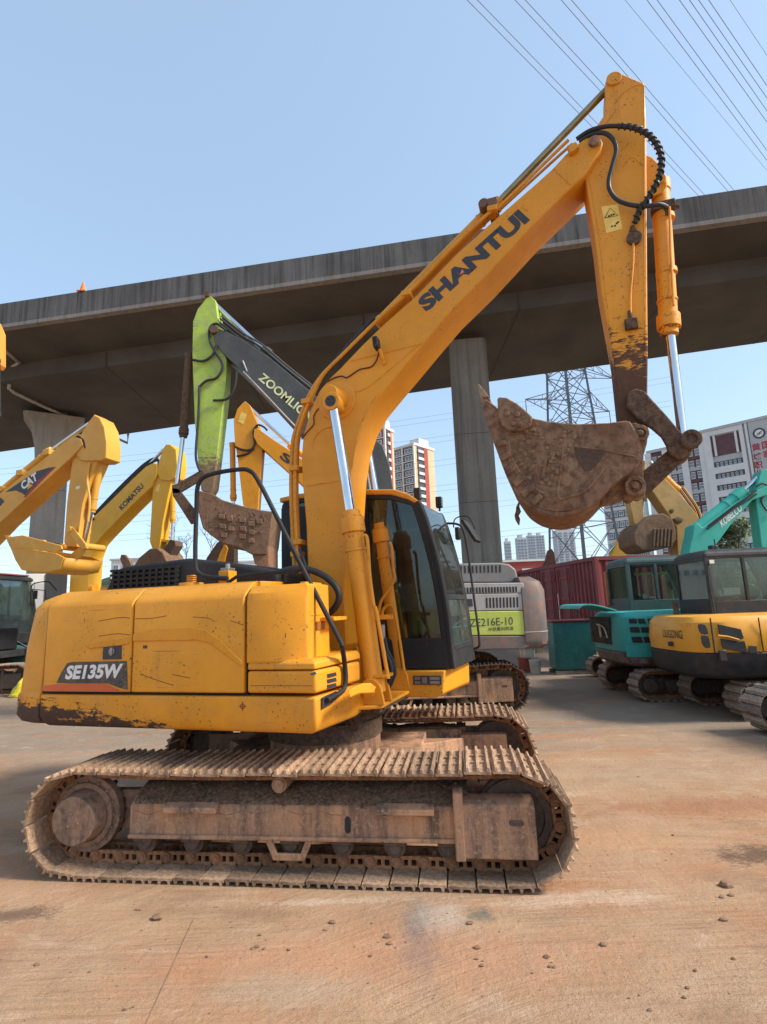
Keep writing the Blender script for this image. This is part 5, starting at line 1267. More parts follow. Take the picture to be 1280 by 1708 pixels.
# interior
b = MB(); b.box(-.35, .15, .60, 1.02, 1.30, 1.72); b.rings([[(-.38, .60, 1.70), (-.24, .60, 1.70), (-.24, 1.02, 1.70), (-.38, 1.02, 1.70)], [(-.50, .62, 2.35), (-.40, .62, 2.35), (-.40, 1.0, 2.35), (-.50, 1.0, 2.35)]]); b.build('seat', m_rub, cab, .04, seg=3)
b = MB(); b.box(.05, .55, .42, .56, 1.3, 1.78); b.box(.05, .55, 1.05, 1.18, 1.3, 1.78); b.cyl((.35, .49, 1.78), (.38, .49, 2.0), .02, n=8); b.cyl((.35, 1.11, 1.78), (.38, 1.11, 2.0), .02, n=8); b.build('console', m_print, cab, .02)
b = MB(); b.cyl((.75, .78, 1.3), (.80, .78, 1.85), .015, n=8); b.cyl((.72, .92, 1.3), (.78, .92, 1.85), .015, n=8); b.box(.70, .86, .70, 1.0, 1.3, 1.36); b.build('travel_lever', m_print, cab)
b = MB(); b.box(.78, .86, .46, .60, 1.95, 2.15); b.build('monitor', m_print, cab, .01)
# yellow base of the cab
b = MB(); cb = [(.35, .30), (1.065, .30), (1.165, 1.22), (.35, 1.22)]
b.rings([[(a, t, z) for a, t in ((.35, .30), (1.05 + k, .30), (1.15 + k * .2, 1.22), (.35, 1.22))] for z, k in ((.985, -.06), (1.02, 0), (1.228, .03))])
cb_ = b.build('cab_base', m_yel, ex, .014, seg=3)
q0, q1 = hf.on(.295, 690, 1142), hf.on(.295, 736, 1127); pl = MB().box(q0[0], q1[0], .288, .302, q0[1], q1[1]).build('data_plate', m_print, cb_, .002)
b = MB(); w_ = q1[0] - q0[0]; h_ = q1[1] - q0[1]
for a0, a1, c0, c1 in ((.06, .26, .55, .9), (.06, .26, .1, .4), (.32, .5, .15, .85), (.60, .95, .55, .88), (.60, .95, .12, .42)): b.box(q0[0] + w_ * a0, q0[0] + w_ * a1, .2862, .2885, q0[1] + h_ * c0, q0[1] + h_ * c1)
b.build('plate_print', m_steel, pl)
# wipers, mirror, lamps, front grab bar
def wt(px, t, r, nm, m=m_black, par=cab, k=4): b = MB(); b.tube(smooth_path([P3(x, y, tt) for (x, y), tt in zip(px, t if isinstance(t, (list, tuple)) else [t] * len(px))], k), r, 8); return b.build(nm, m, par)
wt(((712, 858), (720, 900), (727, 935)), [.62, .62, .62], .008, 'wiper'); wt(((716, 884), (728, 882), (736, 890)), .60, .006, 'wiper'); wt(((728, 912), (740, 950), (752, 1000)), .66, .007, 'wiper')
wt(((746, 873), (762, 874), (772, 882), (779, 910), (786, 960), (794, 1020), (800, 1070), (797, 1080), (785, 1083)), 1.22, .013, 'grab_bar')
wt(((757, 880), (758, 868), (766, 862), (782, 862), (790, 876), (792, 883)), 1.26, .007, 'mirror_arm')
b = MB(); q = [P3(x, y, 1.26) for x, y in ((768, 868), (772, 866), (795, 900), (791, 904))]; b.rings([q, [(p[0] + .03, p[1] + .20, p[2]) for p in q]]); b.build('mirror', m_black, cab, .006)
b = MB(); q = Vector(P3(763, 890, 1.2)); b.box(q.x - .02, q.x + .03, q.y - .04, q.y + .04, q.z - .07, q.z + .07); b.build('lock_box', m_black, cab, .01)
for x, y, t in ((697, 824, .55), (733, 838, 1.05)):
    q = Vector(P3(x, y, t)); b = MB(); b.box(q.x - .035, q.x + .03, q.y - .04, q.y + .04, q.z - .06, q.z + .06); b.cyl((q.x, q.y, q.z - .10), (q.x, q.y, q.z - .05), .012, n=8); o = b.build('roof_lamp', m_black, cab, .012); MB().box(q.x + .031, q.x + .035, q.y - .03, q.y + .03, q.z - .05, q.z + .05).build('lamp_glass', m_glassc, o)
# ================================================================== THE OTHER MACHINES
def T3(fr, x, y, t): q = fr.on(t, x, y); return (q[0], t, q[1])
def trace(root, fr, t0, t1, px, m, name, bev=.008, ref=None):
    r = ref if ref is not None else t0
    return MB().prism([fr.on(r, x, y) for x, y in px], t0, t1).build(name, m, root, bev)
def decal(root, fr, t, px, m, name, off=.004):
    return MB().prism([fr.on(t, x, y) for x, y in px], t - off, t - .0005).build(name, m, root)
def body(root, S, paint, wpaint, cabm_=None, tracks=True, cab=True, cabtop=3.0, Lt=4.3, wt_=.6, gauge=2.2, cw=None, mats=MT2):
    """upper structure and tracks of an ordinary excavator, size factor S"""
    if tracks:
        for sd, y0 in ((1, -gauge / 2 - wt_ / 2), (-1, gauge / 2 - wt_ / 2)):
            crawler(root, Matrix.Translation((-Lt / 2 * S, y0 * S, 0)), Lt * S, .9 * S, wt_ * S, .2 * S, mats, sd, .02, False)
        MB().box(-.8 * S, .8 * S, -gauge / 2 * S, gauge / 2 * S, .4 * S, .75 * S).build('car_body', m_frame, root, .02)
        MB().cyl((0, 0, .75 * S), (0, 0, 1.05 * S), .6 * S, n=32).build('slewing_ring', m_idler, root)
    W = 1.3 * S
    MB().box(-2.3 * S, 1.1 * S, -W, W, 1.05 * S, 1.25 * S).build('deck_frame', paint, root, .02)
    b = MB(); rg = []
    for z, k in ((1.08, .06), (1.15, 0), (1.9, .03), (2.1, .15)):
        rg.append([(x * S * .98 - .1 * S, y * S * 1.04, z * S) for x, y in tail(k, s0=-2.2)] + [(-2.0 * S, (1.3 - k) * S, z * S), (-2.0 * S, -(1.3 - k) * S, z * S)])
    b.rings(rg); b.build('counterweight', cw or paint, root, .02)
    MB().box(-2.1 * S, -.2 * S, -W, W, 1.26 * S, 2.15 * S).build('engine_housing', wpaint, root, .05)
    MB().box(-1.9 * S, -.6 * S, -W * .6, W * .6, 2.15 * S, 2.35 * S).build('engine_hood', wpaint, root, .05)
    MB().box(-.15 * S, .9 * S, -W, -.45 * S, 1.26 * S, 1.9 * S).build('tank_housing', wpaint, root, .04)
    if cab: simple_cab(root, -.1 * S, 1.35 * S, .35 * S, 1.3 * S, 1.26 * S, cabtop * S, cabm_ or m_black)
def simple_cab(root, s0, s1, t0, t1, z0, z1, m, slope=.18, lower=.55, glass=None, name='cab'):
    glass = glass or m_glassc
    h = z1 - z0; fr_ = [(s0, z0), (s1, z0), (s1, z0 + h * .45), (s1 - slope, z1 - .08), (s1 - slope - .06, z1), (s0 + .05, z1), (s0, z1 - .06)]
    zl = z0 + lower; sm = s0 + (s1 - s0) * .38
    c = MB().box(s0 + .02, s1 - .02, t0 + .02, t1 - .02, z0, z0 + .08).build(name, m_dark, root)
    for ta, tb in ((t0, t0 + .05), (t1 - .05, t1)):
        b = MB(); b.box(s0, s0 + .08, ta, tb, z0, z1 - .03); b.box(s0 + .08, s1, ta, tb, z0, zl)
        b.prism([(s1 - .08, zl), (s1, zl), (s1, z0 + h * .45), (s1 - slope, z1 - .06), (s1 - slope - .08, z1 - .06), (s1 - .08, z0 + h * .45)], ta, tb)
        b.box(s0 + .08, s1 - slope - .05, ta, tb, z1 - .12, z1 - .03); b.box(sm, sm + .06, ta + .002, tb - .002, zl, z1 - .12)
        b.build('cab_frame', m, c, .008)
        MB().box(s0 + .08, s1 - .1, ta + .02, ta + .026, zl, z1 - .12).build('side_window', glass, c)
    b = MB(); b.box(s0 - .004, s0 + .06, t0 + .05, t1 - .05, z0, zl + .05); b.box(s0 - .004, s0 + .06, t0 + .05, t1 - .05, z1 - .14, z1 - .03); b.build('rear_frame', m, c, .006)
    MB().box(s0 + .02, s0 + .026, t0 + .05, t1 - .05, zl + .05, z1 - .14).build('rear_window', glass, c)
    MB().prism([(s1 - .01, zl * .0 + z0 + .3), (s1 - .01, z0 + h * .45), (s1 - slope - .01, z1 - .1), (s1 - slope - .016, z1 - .1), (s1 - .018, z0 + h * .45), (s1 - .018, z0 + .3)], t0 + .05, t1 - .05).build('windscreen', glass, c)
    MB().box(s1 - .05, s1 + .002, t0 + .05, t1 - .05, z0, z0 + .3).build('front_panel', m, c, .006)
    b = MB(); b.rings([[(s0 - .012 + k, t0 - .012 + k, z), (s1 - slope + .03 - k, t0 - .012 + k, z), (s1 - slope + .03 - k, t1 + .012 - k, z), (s0 - .012 + k, t1 + .012 - k, z)] for z, k in ((z1 - .10, 0), (z1 - .03, .01), (z1 + .03, .07), (z1 + .055, .2))]); b.build('cab_roof', m, c, .03, seg=3)
    b = MB(); mx = (t0 + t1) / 2; b.box(s0 + .25, s0 + .7, mx - .2, mx + .2, z0 + .1, z0 + .5); b.box(s0 + .18, s0 + .3, mx - .2, mx + .2, z0 + .5, z0 + 1.15); b.build('seat', m_rub, c, .05)
    return c

# ---------------------------------------------------------------- grey and lime excavator with the lettered counterweight
zf = Fr(.30, 11.07, math.pi)
ze = empty('crawler_excavator', zf); tag(ze, 'grey and lime excavator behind the front machine, black boom pointing left, numbers on its side', 'excavator')
for sd, y0 in ((-1, -.8), (1, 1.4)): crawler(ze, Matrix.Translation((2.3, y0, 0)) @ Matrix.Rotation(math.pi, 4, 'Z'), 4.38, .86, .6, .19, (m_idler, m_chain, m_frame, m_idler, m_mudshoe), sd, .02, True)
MB().box(-.8, .8, -1.2, 1.2, .38, .72).build('car_body', m_frame, ze, .02); MB().cyl((0, 0, .72), (0, 0, 1.05), .62, n=32).build('slewing_ring', m_idler, ze)
m_zg = M_paint('pale_grey_paint', (.42, .40, .385), chips=.3, dirt=.25, dirtcol=(.22, .17, .12))
m_zd = M_paint('mid_grey_paint', (.22, .215, .21), chips=.4, dirt=.4, dirtcol=(.25, .17, .10))
m_zr = M_paint('grey_rusted_paint', (.13, .12, .115), chips=1., dirt=.9, dirtcol=(.27, .13, .075), chipcol=(.35, .10, .05))
m_lime = M_paint('lime_panel', (.50, .58, .10), chips=.3, dirt=.3, dirtcol=(.25, .28, .08))
ZT_ = 1.4
Z = lambda x, y, t=ZT_: zf.on(t, x, y)
def zplate(px, m, name, th=.5, t=ZT_, bev=.012, par=ze): return MB().prism([Z(x, y, t) for x, y in px], t - th, t).build(name, m, par, bev)
MB().box(-2.1, 1.2, -1.38, 1.0, 1.06, 1.22).build('deck_frame', m_zd, ze, .01)
sk = zplate(((640, 1062), (881, 1060.5), (883, 1078), (876, 1082), (640, 1086)), m_zr, 'side_skirt', .3)
zp = zplate(((640, 1022), (878, 1018.5), (881, 1059), (640, 1061)), m_lime, 'side_door', .06)
zu = zplate(((640, 992), (876, 989.5), (878, 1017.5), (640, 1021)), m_zg, 'side_door', .06)
b = MB(); q = [Z(x, y) for x, y in ((640, 991), (876, 988.8), (873, 972), (640, 974))]; b.rings([[(a, ZT_ - .002, z) for a, z in q], [(a, ZT_ - .10, z + .0) for a, z in q]]); zt_ = b.build('upper_panel', m_zg, ze, .01)
MB().box(Z(873, 980)[0], 0.9, -1.36, ZT_ - .1, 1.22, Z(800, 972)[1] - .02).build('engine_housing', m_zd, ze, .03)
b = MB(); q = [Z(x, y, .95) for x, y in ((640, 942), (835, 938.5), (850, 941), (861, 950), (866, 972), (640, 972))]; hood2 = b.prism(q, -.6, .95).build('engine_hood', m_zd, ze, .03, seg=3)
def slots(par, x0, x1, n, y0, y1, t, w=2.6, sl=.02):
    for i in range(n):
        x = x0 + (x1 - x0) * i / (n - 1); yy = -(x - x0) * .02
        MB().prism([Z(x - w / 2, y0 + yy, t), Z(x + w / 2, y0 + yy, t), Z(x + w / 2 + .6, y1 + yy, t), Z(x - w / 2 + .6, y1 + yy, t)], t + .001, t + .004).build('vent_slot', m_dark, par)
slots(hood2, 769, 834, 11, 944, 956, .95); slots(zt_, 775, 861, 18, 980, 989.5, ZT_); slots(zu, 812, 863, 10, 997, 1014, ZT_, 2.8)
MB().prism([Z(x, y) for x, y in ((776, 999), (788, 999), (789, 1011), (776, 1012))], ZT_, ZT_ + .01).build('latch_recess', m_print, zu)
# counterweight, rounded rear
b = MB(); rg = []
for z, k in ((1.05, .10), (1.12, .02), (1.2, .0), (2.05, .0), (2.2, .06), (2.29, .22)):
    ring_ = []
    for i in range(15):
        ph = -math.pi / 2 + math.pi * i / 14; c_, s_ = abs(math.cos(ph)) ** .55, abs(math.sin(ph)) ** .42 * (1 if ph > 0 else -1)
        ring_.append((-2.12 - (.43 - k) * c_, (1.42 - k) * s_, z))
    rg.append(ring_ + [(-2.03, 1.42 - k, z), (-2.03, -1.42 + k, z)])
cwz = b.rings(rg).build('counterweight', m_zr, ze, .015)
b = MB(); b.rings([[(x * 1.002 - .0, y * 1.003, z) for x, y, _ in rg[2]] for z in (1.33, 1.345)]); b.build('rub_line', m_zg, cwz)
text('ZE', Z3 if False else (Z(784.5, 1045.5)[0], ZT_ + .004, Z(784.5, 1045.5)[1]), (Z(856, 1042)[0], ZT_ + .004, Z(856, 1042)[1]), (Z(784, 1032.5)[0], ZT_ + .004, Z(784, 1032.5)[1]), m_print, zp)
text('ZH', (Z(815, 1053)[0], ZT_ + .004, Z(815, 1053)[1]), (Z(857, 1051)[0], ZT_ + .004, Z(857, 1051)[1]), (Z(815, 1046.5)[0], ZT_ + .004, Z(815, 1046.5)[1]), m_print, zp)
simple_cab(ze, -.45, 1.35, .42, 1.38, 1.24, 3.18, M_paint('grey_green_cab_paint', (.24, .27, .24), chips=.2, dirt=.2), lower=.9)
# boom
m_zb = M_paint('dark_grey_boom_paint', (.055, .06, .058), chips=.4, dirt=.3, dirtcol=(.12, .11, .09), chipcol=(.25, .22, .18))
m_limea = M_paint('lime_arm_paint', (.38, .54, .06), chips=1., dirt=.95, dirtcol=(.30, .33, .16), mud=[('z', 5.2, -1, .45, (.17, .115, .07))])
BZ = .26
zb = trace(ze, zf, -BZ, BZ, ((357, 555), (364, 548), (377, 552), (404, 566), (450, 596), (515, 650), (560, 690), (610, 720), (638, 742), (650, 775), (660, 840), (680, 930), (690, 1000), (660, 1010), (640, 960), (618, 830), (585, 790), (540, 752), (496, 717), (450, 667), (406, 621), (373, 590), (358, 570)), m_zb, 'boom', .012, ref=BZ)
def z3(x, y, t): q = zf.on(t, x, y); return (q[0], t, q[1])
text('ZOOMLION', z3(430, 632, BZ + .004), z3(516, 704.5, BZ + .004), z3(439.5, 621, BZ + .004), M_plain('pale_lime_print', (.62, .66, .35), .6), zb)
b = MB(); b.tube([z3(406, 620, BZ), z3(450, 666, BZ), z3(497, 716, BZ)], .022, 6); b.tube([z3(405, 602, BZ + .002), z3(412, 620, BZ + .002)], .02, 6); b.build('weld_edge', m_steel, zb)
cylinder(ze, z3(519, 652, 0), z3(449, 592, 0), z3(354, 503, 0), .095, .05, m_zb, 'arm_cylinder', 1.3)
za = trace(ze, zf, -.19, .19, ((340, 503), (344, 497), (352, 494), (360, 501), (364, 530), (372, 565), (378, 600), (375.6, 650), (364, 747), (356, 812), (350, 822), (336, 818), (332, 784), (328, 733), (325, 705), (321, 593), (322, 536), (330, 515)), m_limea, 'arm', .012, ref=.19)
for k, off in enumerate((4, 9, 13)):
    b = MB(); b.tube(smooth_path([z3(x + off * .6, y - off, .1 + .05 * k) for x, y in ((520, 662), (470, 622), (430, 588), (400, 570), (372, 548), (362, 540))], 4), .022, 8); b.build('boom_pipe', m_zb, zb)
for px in (((378, 552), (362, 540), (350, 548), (351, 570), (362, 590), (372, 610), (362, 630), (345, 635), (333, 645)), ((321, 600), (340, 602), (355, 592), (362, 575)), ((395, 620), (392, 645), (380, 665), (356, 668)), ((333, 645), (331, 700), (327, 760), (334, 786))):
    b = MB(); b.tube(smooth_path([z3(x, y, .25) for x, y in px], 5), .028, 8); b.build('hydraulic_hose', m_rub, za)
b = MB(); c = z3(350, 500, 0); b.cyl((c[0], -.24, c[2]), (c[0], .24, c[2]), .06, n=20); c = z3(364, 561, 0); b.cyl((c[0], -.3, c[2]), (c[0], .32, c[2]), .085, n=20); b.build('arm_pin', m_linkage, za)
cylinder(ze, z3(316, 592, 0), z3(307, 716, 0), z3(295, 812, 0), .085, .045, m_linkage, 'bucket_cylinder', 1.2)
for px in (((288, 810), (296, 808), (338, 784), (346, 790), (340, 800), (300, 824), (290, 824)), ((288, 814), (300, 816), (326, 850), (330, 872), (320, 875), (290, 828))):
    for t0 in (-.22, .17): trace(ze, zf, t0, t0 + .05, px, m_linkage, 'bucket_link', .01)
m_bk2 = M_mud('clay_covered_bucket', (.17, .095, .055), (.26, .16, .10), (.12, .07, .045), 2.0, 1.)
zk = ((331, 818), (352, 822), (372, 834), (402, 843), (437, 851), (456, 853), (452, 880), (449, 905), (444, 925), (420, 925), (396, 912), (372, 907), (352, 893), (338, 880), (330, 850))
zbk = trace(ze, zf, -.5, .5, zk, m_bk2, 'bucket', .02, ref=.5)
for (x, y) in ((370, 862), (384, 866), (372, 878), (386, 882), (374, 893), (405, 868), (420, 874), (406, 882), (421, 888), (405, 895), (420, 902), (433, 870)):
    MB().prism([z3(x - 5.5, y - 4.5, .5)[::2], z3(x + 5.5, y - 3.5, .5)[::2], z3(x + 5, y + 4.5, .5)[::2], z3(x - 5, y + 3.5, .5)[::2]], .498, .53).build('caked_clay_block', m_bk2, zbk, .01)
b = MB()
for k in range(60):
    x = random.uniform(348, 444); y = random.uniform(846, 895)
    if y > 850 + (x - 340) * .55 + 35 or y < 830 + (x - 345) * .28: continue
    q = z3(x, y, .5); b.lump(q, random.uniform(.015, .04), (1, .5, 1), n=4)
b.build('caked_mud', m_bk2, zbk)['kind'] = 'stuff'
m_bk3 = M_mud('red_clay_bucket', (.26, .12, .07), (.20, .10, .06), (.33, .18, .11), 2.0, .8)
trace(ze, zf, -.45, .45, ((415, 905), (449, 905), (449, 945), (440, 952), (425, 940)), m_bk3, 'bucket_floor', .02, ref=.45)

# ---------------------------------------------------------------- CAT-style machine at the left
def spot_frame(px, py, D, yaw, back):
    P = atd(px, py, D); f_ = Fr(P.x, P.y, yaw); o = f_.pt(-back, 0, 0); return Fr(o.x, o.y, yaw)
m_cy = M_paint('clean_yellow_paint', (.72, .36, .045), chips=.08, dirt=.10, rough=.38, scr=False)
m_cy2 = M_paint('bright_yellow_paint', (.78, .42, .025), chips=.08, dirt=.08, rough=.38, scr=False)
cf = spot_frame(150, 800, 14.6, .30, 7.0)
ct = empty('crawler_excavator', cf); tag(ct, 'clean yellow excavator at the left edge with a black, red and white boom badge', 'excavator')
body(ct, 1.0, m_cy, m_cy, m_black)
c3 = lambda x, y, t: T3(cf, x, y, t)
H = .30
cb2 = trace(ct, cf, -H, H, ((138, 742), (135, 732), (126, 729), (112, 735), (84, 757), (40, 791), (0, 823), (-90, 895), (-170, 1010), (-170, 1080), (-120, 1080), (-60, 935), (0, 872), (60, 817), (120, 762)), m_cy, 'boom', .015)
decal(ct, cf, -H, ((9, 821), (27, 818), (38, 823), (42, 826.5), (68, 800), (94, 778.5), (82, 780), (62, 786), (34, 804)), m_print, 'boom_badge')
decal(ct, cf, -H - .004, ((40, 829), (43, 830), (70, 802), (93, 779), (90, 779), (66, 800)), m_red, 'badge_line', .003)
text('CAT', c3(38, 818, -H - .008), c3(64, 800, -H - .008), c3(34, 805, -H - .008), m_white, cb2)
decal(ct, cf, -H - .008, ((46, 817), (55, 810), (48.5, 805)), m_cy2, 'badge_triangle', .003)
decal(ct, cf, -H, ((-12, 838), (2, 830), (8, 836), (2, 843), (-12, 852)), m_print, 'boom_badge')
cylinder(ct, c3(-20, 838, 0), c3(78, 757, 0), c3(150, 706, 0), .10, .055, m_cy, 'arm_cylinder', 1.15)
ca = trace(ct, cf, -.2, .2, ((121, 767), (112, 838), (107, 904), (110, 912), (128, 912), (138, 840), (150, 800), (163, 770), (172, 720), (166, 696), (157.5, 691), (140, 716), (125, 745)), m_cy, 'arm', .012)
trace(ct, cf, -.26, .26, ((148, 703), (157.5, 692), (166, 696), (174, 712), (178, 738), (177, 764), (168, 768), (148, 769), (135, 768), (127.5, 759), (135, 745), (139, 738), (133, 728), (140, 716)), m_cy, 'arm_head', .02)
decal(ct, cf, -.2, ((127, 812), (134, 810), (133, 815), (127, 816)), m_white, 'small_label', .005)
cylinder(ct, c3(168, 768, 0), c3(155.5, 843, 0), c3(141, 905, 0), .09, .05, m_cy, 'bucket_cylinder', 1.15)
for t0 in (-.3, .25):
    trace(ct, cf, t0, t0 + .05, ((114, 878), (122, 880), (142, 906), (146, 915), (138, 918), (116, 890)), m_cy, 'idler_link', .01)
    trace(ct, cf, t0 + .03, t0 + .08, ((146, 912), (141, 922), (118, 942), (108, 941), (110, 930), (135, 911)), m_cy, 'bucket_link', .01)
for x, y in ((116, 883), (141, 911), (103, 936), (103, 912)):
    q = c3(x, y, -.3); MB().cyl((q[0], -.34, q[2]), (q[0], .34, q[2]), .085, n=20).build('pivot_pin', m_cy, ct, .005)
bk = trace(ct, cf, -.62, -.57, ((18, 911), (94, 923), (108, 930), (101, 950), (76, 955), (56, 954), (36, 949), (27, 933)), m_cy, 'bucket_side', .01, ref=-.6)
trace(ct, cf, .57, .62, ((18, 911), (94, 923), (108, 930), (101, 950), (76, 955), (56, 954), (36, 949), (27, 933)), m_cy, 'bucket_side', .01, ref=-.6)
wl_ = [cf.on(-.6, x, y) for x, y in ((16, 909), (26, 934), (36, 950), (56, 955.5), (78, 956), (103, 951), (111, 931))]
b = MB(); nn_ = len(wl_); b.add([(a, -.6, z) for a, z in wl_] + [(a, .6, z) for a, z in wl_], [(i, i + 1, nn_ + i + 1, nn_ + i) for i in range(nn_ - 1)]); o = b.build('bucket_shell', m_cy, ct); so_ = o.modifiers.new('thickness', 'SOLIDIFY'); so_.thickness = .04
b = trace(ct, cf, -.66, -.62, ((20, 911), (95, 922), (106, 916), (104, 910), (40, 893), (18, 896)), m_cy, 'side_lip', .01, ref=-.62)
for k in range(5):
    t0 = -.6 + k * .27; trace(ct, cf, t0, t0 + .09, ((8, 893), (13, 893), (22, 905), (24, 912), (16, 911)), m_cy, 'bucket_tooth', .006, ref=-.6)

for px, r in ((((60, 795), (95, 765), (118, 742), (130, 728), (140, 735), (143, 748)), .035), (((20, 822), (60, 786), (100, 752), (125, 730)), .03), (((150, 772), (146, 800), (150, 835), (147, 870)), .03), (((118, 733), (132, 726), (138, 732), (136, 745), (128, 757)), .03)):
    b = MB(); b.tube(smooth_path([c3(x, y, -.24) for x, y in px], 5), r, 8); b.build('hydraulic_hose', m_rub if r > .03 else m_cy, ct)
for x, y in ((84, 757), (40, 791), (6, 818)): q = c3(x, y, -.1); MB().box(q[0] - .12, q[0] + .12, -.25, .1, q[2] - .06, q[2] + .10).build('pipe_clamp', m_cy, ct, .01)
# ---------------------------------------------------------------- yellow machine with dark lettering, second from the left
kf = spot_frame(140, 960, 19.5, .30, .1)
kk = empty('crawler_excavator', kf); tag(kk, 'bright yellow excavator behind the left pier whose boom carries thin black lettering', 'excavator')
body(kk, .98, m_cy2, m_cy2, m_black)
k3 = lambda x, y, t: T3(kf, x, y, t); H = .3
kb = trace(kk, kf, -H, H, ((262, 775), (256, 772), (244, 778), (220, 800), (190, 830), (162, 857), (148, 868), (138, 885), (125, 915), (118, 950), (116, 985), (116, 1020), (146, 1020), (146, 985), (150, 930), (158, 908), (172, 892), (215, 848), (252, 812), (262, 790)), m_cy2, 'boom', .015)
text('KOMATSU', k3(203.5, 852, -H - .005), k3(241, 812, -H - .005), k3(198, 845, -H - .005), m_print, kb)
ka = trace(kk, kf, -.2, .2, ((256, 800), (252, 870), (250, 903), (254, 915), (266, 915), (272, 870), (280, 830), (287, 800), (294, 770), (295, 752), (290, 744), (278, 741), (271, 752), (262, 780)), m_cy2, 'arm', .012)
trace(kk, kf, -.26, .26, ((271, 750), (277, 741), (284, 741), (294, 750), (296, 780), (292, 797), (283, 802), (268, 800), (262, 790), (264, 778)), m_cy2, 'arm_head', .02)
decal(kk, kf, -.2, ((261, 809), (267, 808), (266, 820), (260, 820)), MATS['label_yellow'], 'warning_label', .005)
cylinder(kk, k3(196, 828, 0), k3(225, 801, 0), k3(273, 750, 0), .10, .055, m_zb, 'arm_cylinder', 1.15)
cylinder(kk, k3(289, 800, 0), k3(288.5, 862, 0), k3(287, 902, 0), .09, .05, m_cy2, 'bucket_cylinder', 1.15)
for px in (((284, 900), (292, 902), (293, 910), (280, 930), (270, 928), (272, 918)),):
    trace(kk, kf, -.2, .2, px, m_linkage, 'bucket_link', .01)
trace(kk, kf, -.15, .15, ((262, 897), (286, 901), (285, 905), (262, 903)), m_cy2, 'idler_link', .01)
for k in range(3):
    b = MB(); b.tube(smooth_path([k3(x - k * 1.5, y - k * 2, -.1 + .1 * k) for x, y in ((160, 862), (190, 830), (220, 800), (244, 778), (262, 768), (268, 775), (264, 790))], 5), .04, 8); b.build('hydraulic_hose', m_rub, kk)
b = MB(); b.tube(smooth_path([k3(x, y, -.3) for x, y in ((158, 866), (150, 868), (144, 876), (146, 888), (140, 900))], 5), .04, 8); b.build('hydraulic_hose', m_rub, kk)
trace(kk, kf, -.5, .5, ((222, 946), (232, 930), (250, 915), (262, 914), (272, 922), (278, 935), (276, 946), (270, 955), (225, 955)), m_bk2, 'bucket', .03)
trace(kk, kf, -.55, -.45, ((205, 945), (200, 932), (202, 925), (208, 925), (216, 934), (222, 948), (221, 956), (208, 956)), m_bucket, 'side_cutter', .02)

# ---------------------------------------------------------------- yellow machine behind the boom with big dark letters
wf = Fr(0, 0, 0)
P = atd(560, 900, 14.5); wf = Fr(P.x + .3, 14.5, math.pi - .0)
sw_ = empty('crawler_excavator', wf); tag(sw_, 'yellow excavator between the handrail and the big boom, facing left, black initials on its boom', 'excavator')
body(sw_, .95, m_yel, m_yel, m_black, cabtop=2.7)
w3 = lambda x, y, t: T3(wf, x, y, t)
wb = trace(sw_, wf, -.24, .24, ((424, 716), (430, 714), (455, 732), (490, 755), (560, 810), (600, 870), (615, 980), (580, 985), (560, 900), (520, 825), (490, 795), (430, 741), (423, 728)), m_yel, 'boom', .012, ref=.24)
text('SW', w3(465.5, 763, .245), w3(522, 806, .245), w3(474, 752.5, .245), m_print, wb)
wa = trace(sw_, wf, -.17, .17, ((409, 669), (405, 672), (396, 682), (390, 701), (392, 740), (396, 760), (405.6, 841), (410, 850), (430, 850), (437, 760), (438, 745), (430, 706), (417.5, 676)), m_yel, 'arm', .012, ref=.17)
MB().prism([wf.on(.17, x, y) for x, y in ((403, 687), (412, 691), (406, 708), (397, 703))], .171, .176).build('warning_label', MATS['label_yellow'], wa)
cylinder(sw_, w3(545, 788, 0), w3(490, 748, 0), w3(416, 679, 0), .08, .045, m_yel, 'arm_cylinder', 1.2)
cylinder(sw_, w3(388, 740, 0), w3(389.5, 826, 0), w3(391, 860, 0), .075, .04, m_yelboom, 'bucket_cylinder', 1.2)
for px in (((392, 745), (405, 750), (418, 750), (425, 740), (423, 720), (430, 709), (440, 712), (446, 718)), ((395, 761), (412, 757), (424, 748))):
    b = MB(); b.tube(smooth_path([w3(x, y, .2) for x, y in px], 5), .028, 8); b.build('hydraulic_hose', m_rub, wa)
trace(sw_, wf, -.4, .4, ((395, 850), (425, 848), (435, 870), (420, 905), (400, 905), (392, 880)), m_bk2, 'bucket', .02, ref=.4)

# ---------------------------------------------------------------- pieces of machines seen far behind
def small_far(px, py, D, yaw, label, paint, S=.9): 
    f_ = spot_frame(px, py, D, yaw, .5); r = empty('crawler_excavator', f_); tag(r, label, 'excavator'); return f_, r
ff, fo = small_far(372, 930, 23, .3, 'muddy orange excavator whose raised arm pokes up under the brown bucket', m_yel); body(fo, .7, m_yel, m_yel, m_black, cab=False)
trace(fo, ff, -.2, .2, ((337, 950), (345, 930), (362, 905), (370, 900), (374, 906), (366, 925), (355, 960), (340, 990)), m_linkage, 'boom', .02); trace(fo, ff, -.22, .1, ((356, 952), (366, 924), (375, 906), (380, 915), (368, 960)), m_yel, 'boom_side', .02)
trace(fo, ff, -.15, .15, ((379, 905), (391, 902), (391, 985), (380, 985)), m_linkage, 'arm', .02)
ff, fo = small_far(1035, 915, 24, .0, 'orange excavator whose boom top shows above the red container', m_yel); body(fo, .7, m_yel, m_yel, m_black, cab=False)
trace(fo, ff, -.2, .2, ((1024, 1000), (1020, 926), (1027, 912), (1030, 902), (1036, 902), (1042, 908), (1046, 926), (1050, 1000)), m_cy2, 'boom', .02); 
f3_ = lambda x, y, t: T3(ff, x, y, t)
cylinder(fo, f3_(985, 950, 0), f3_(1004, 934, 0), f3_(1027, 908, 0), .07, .05, m_cy2, 'arm_cylinder')
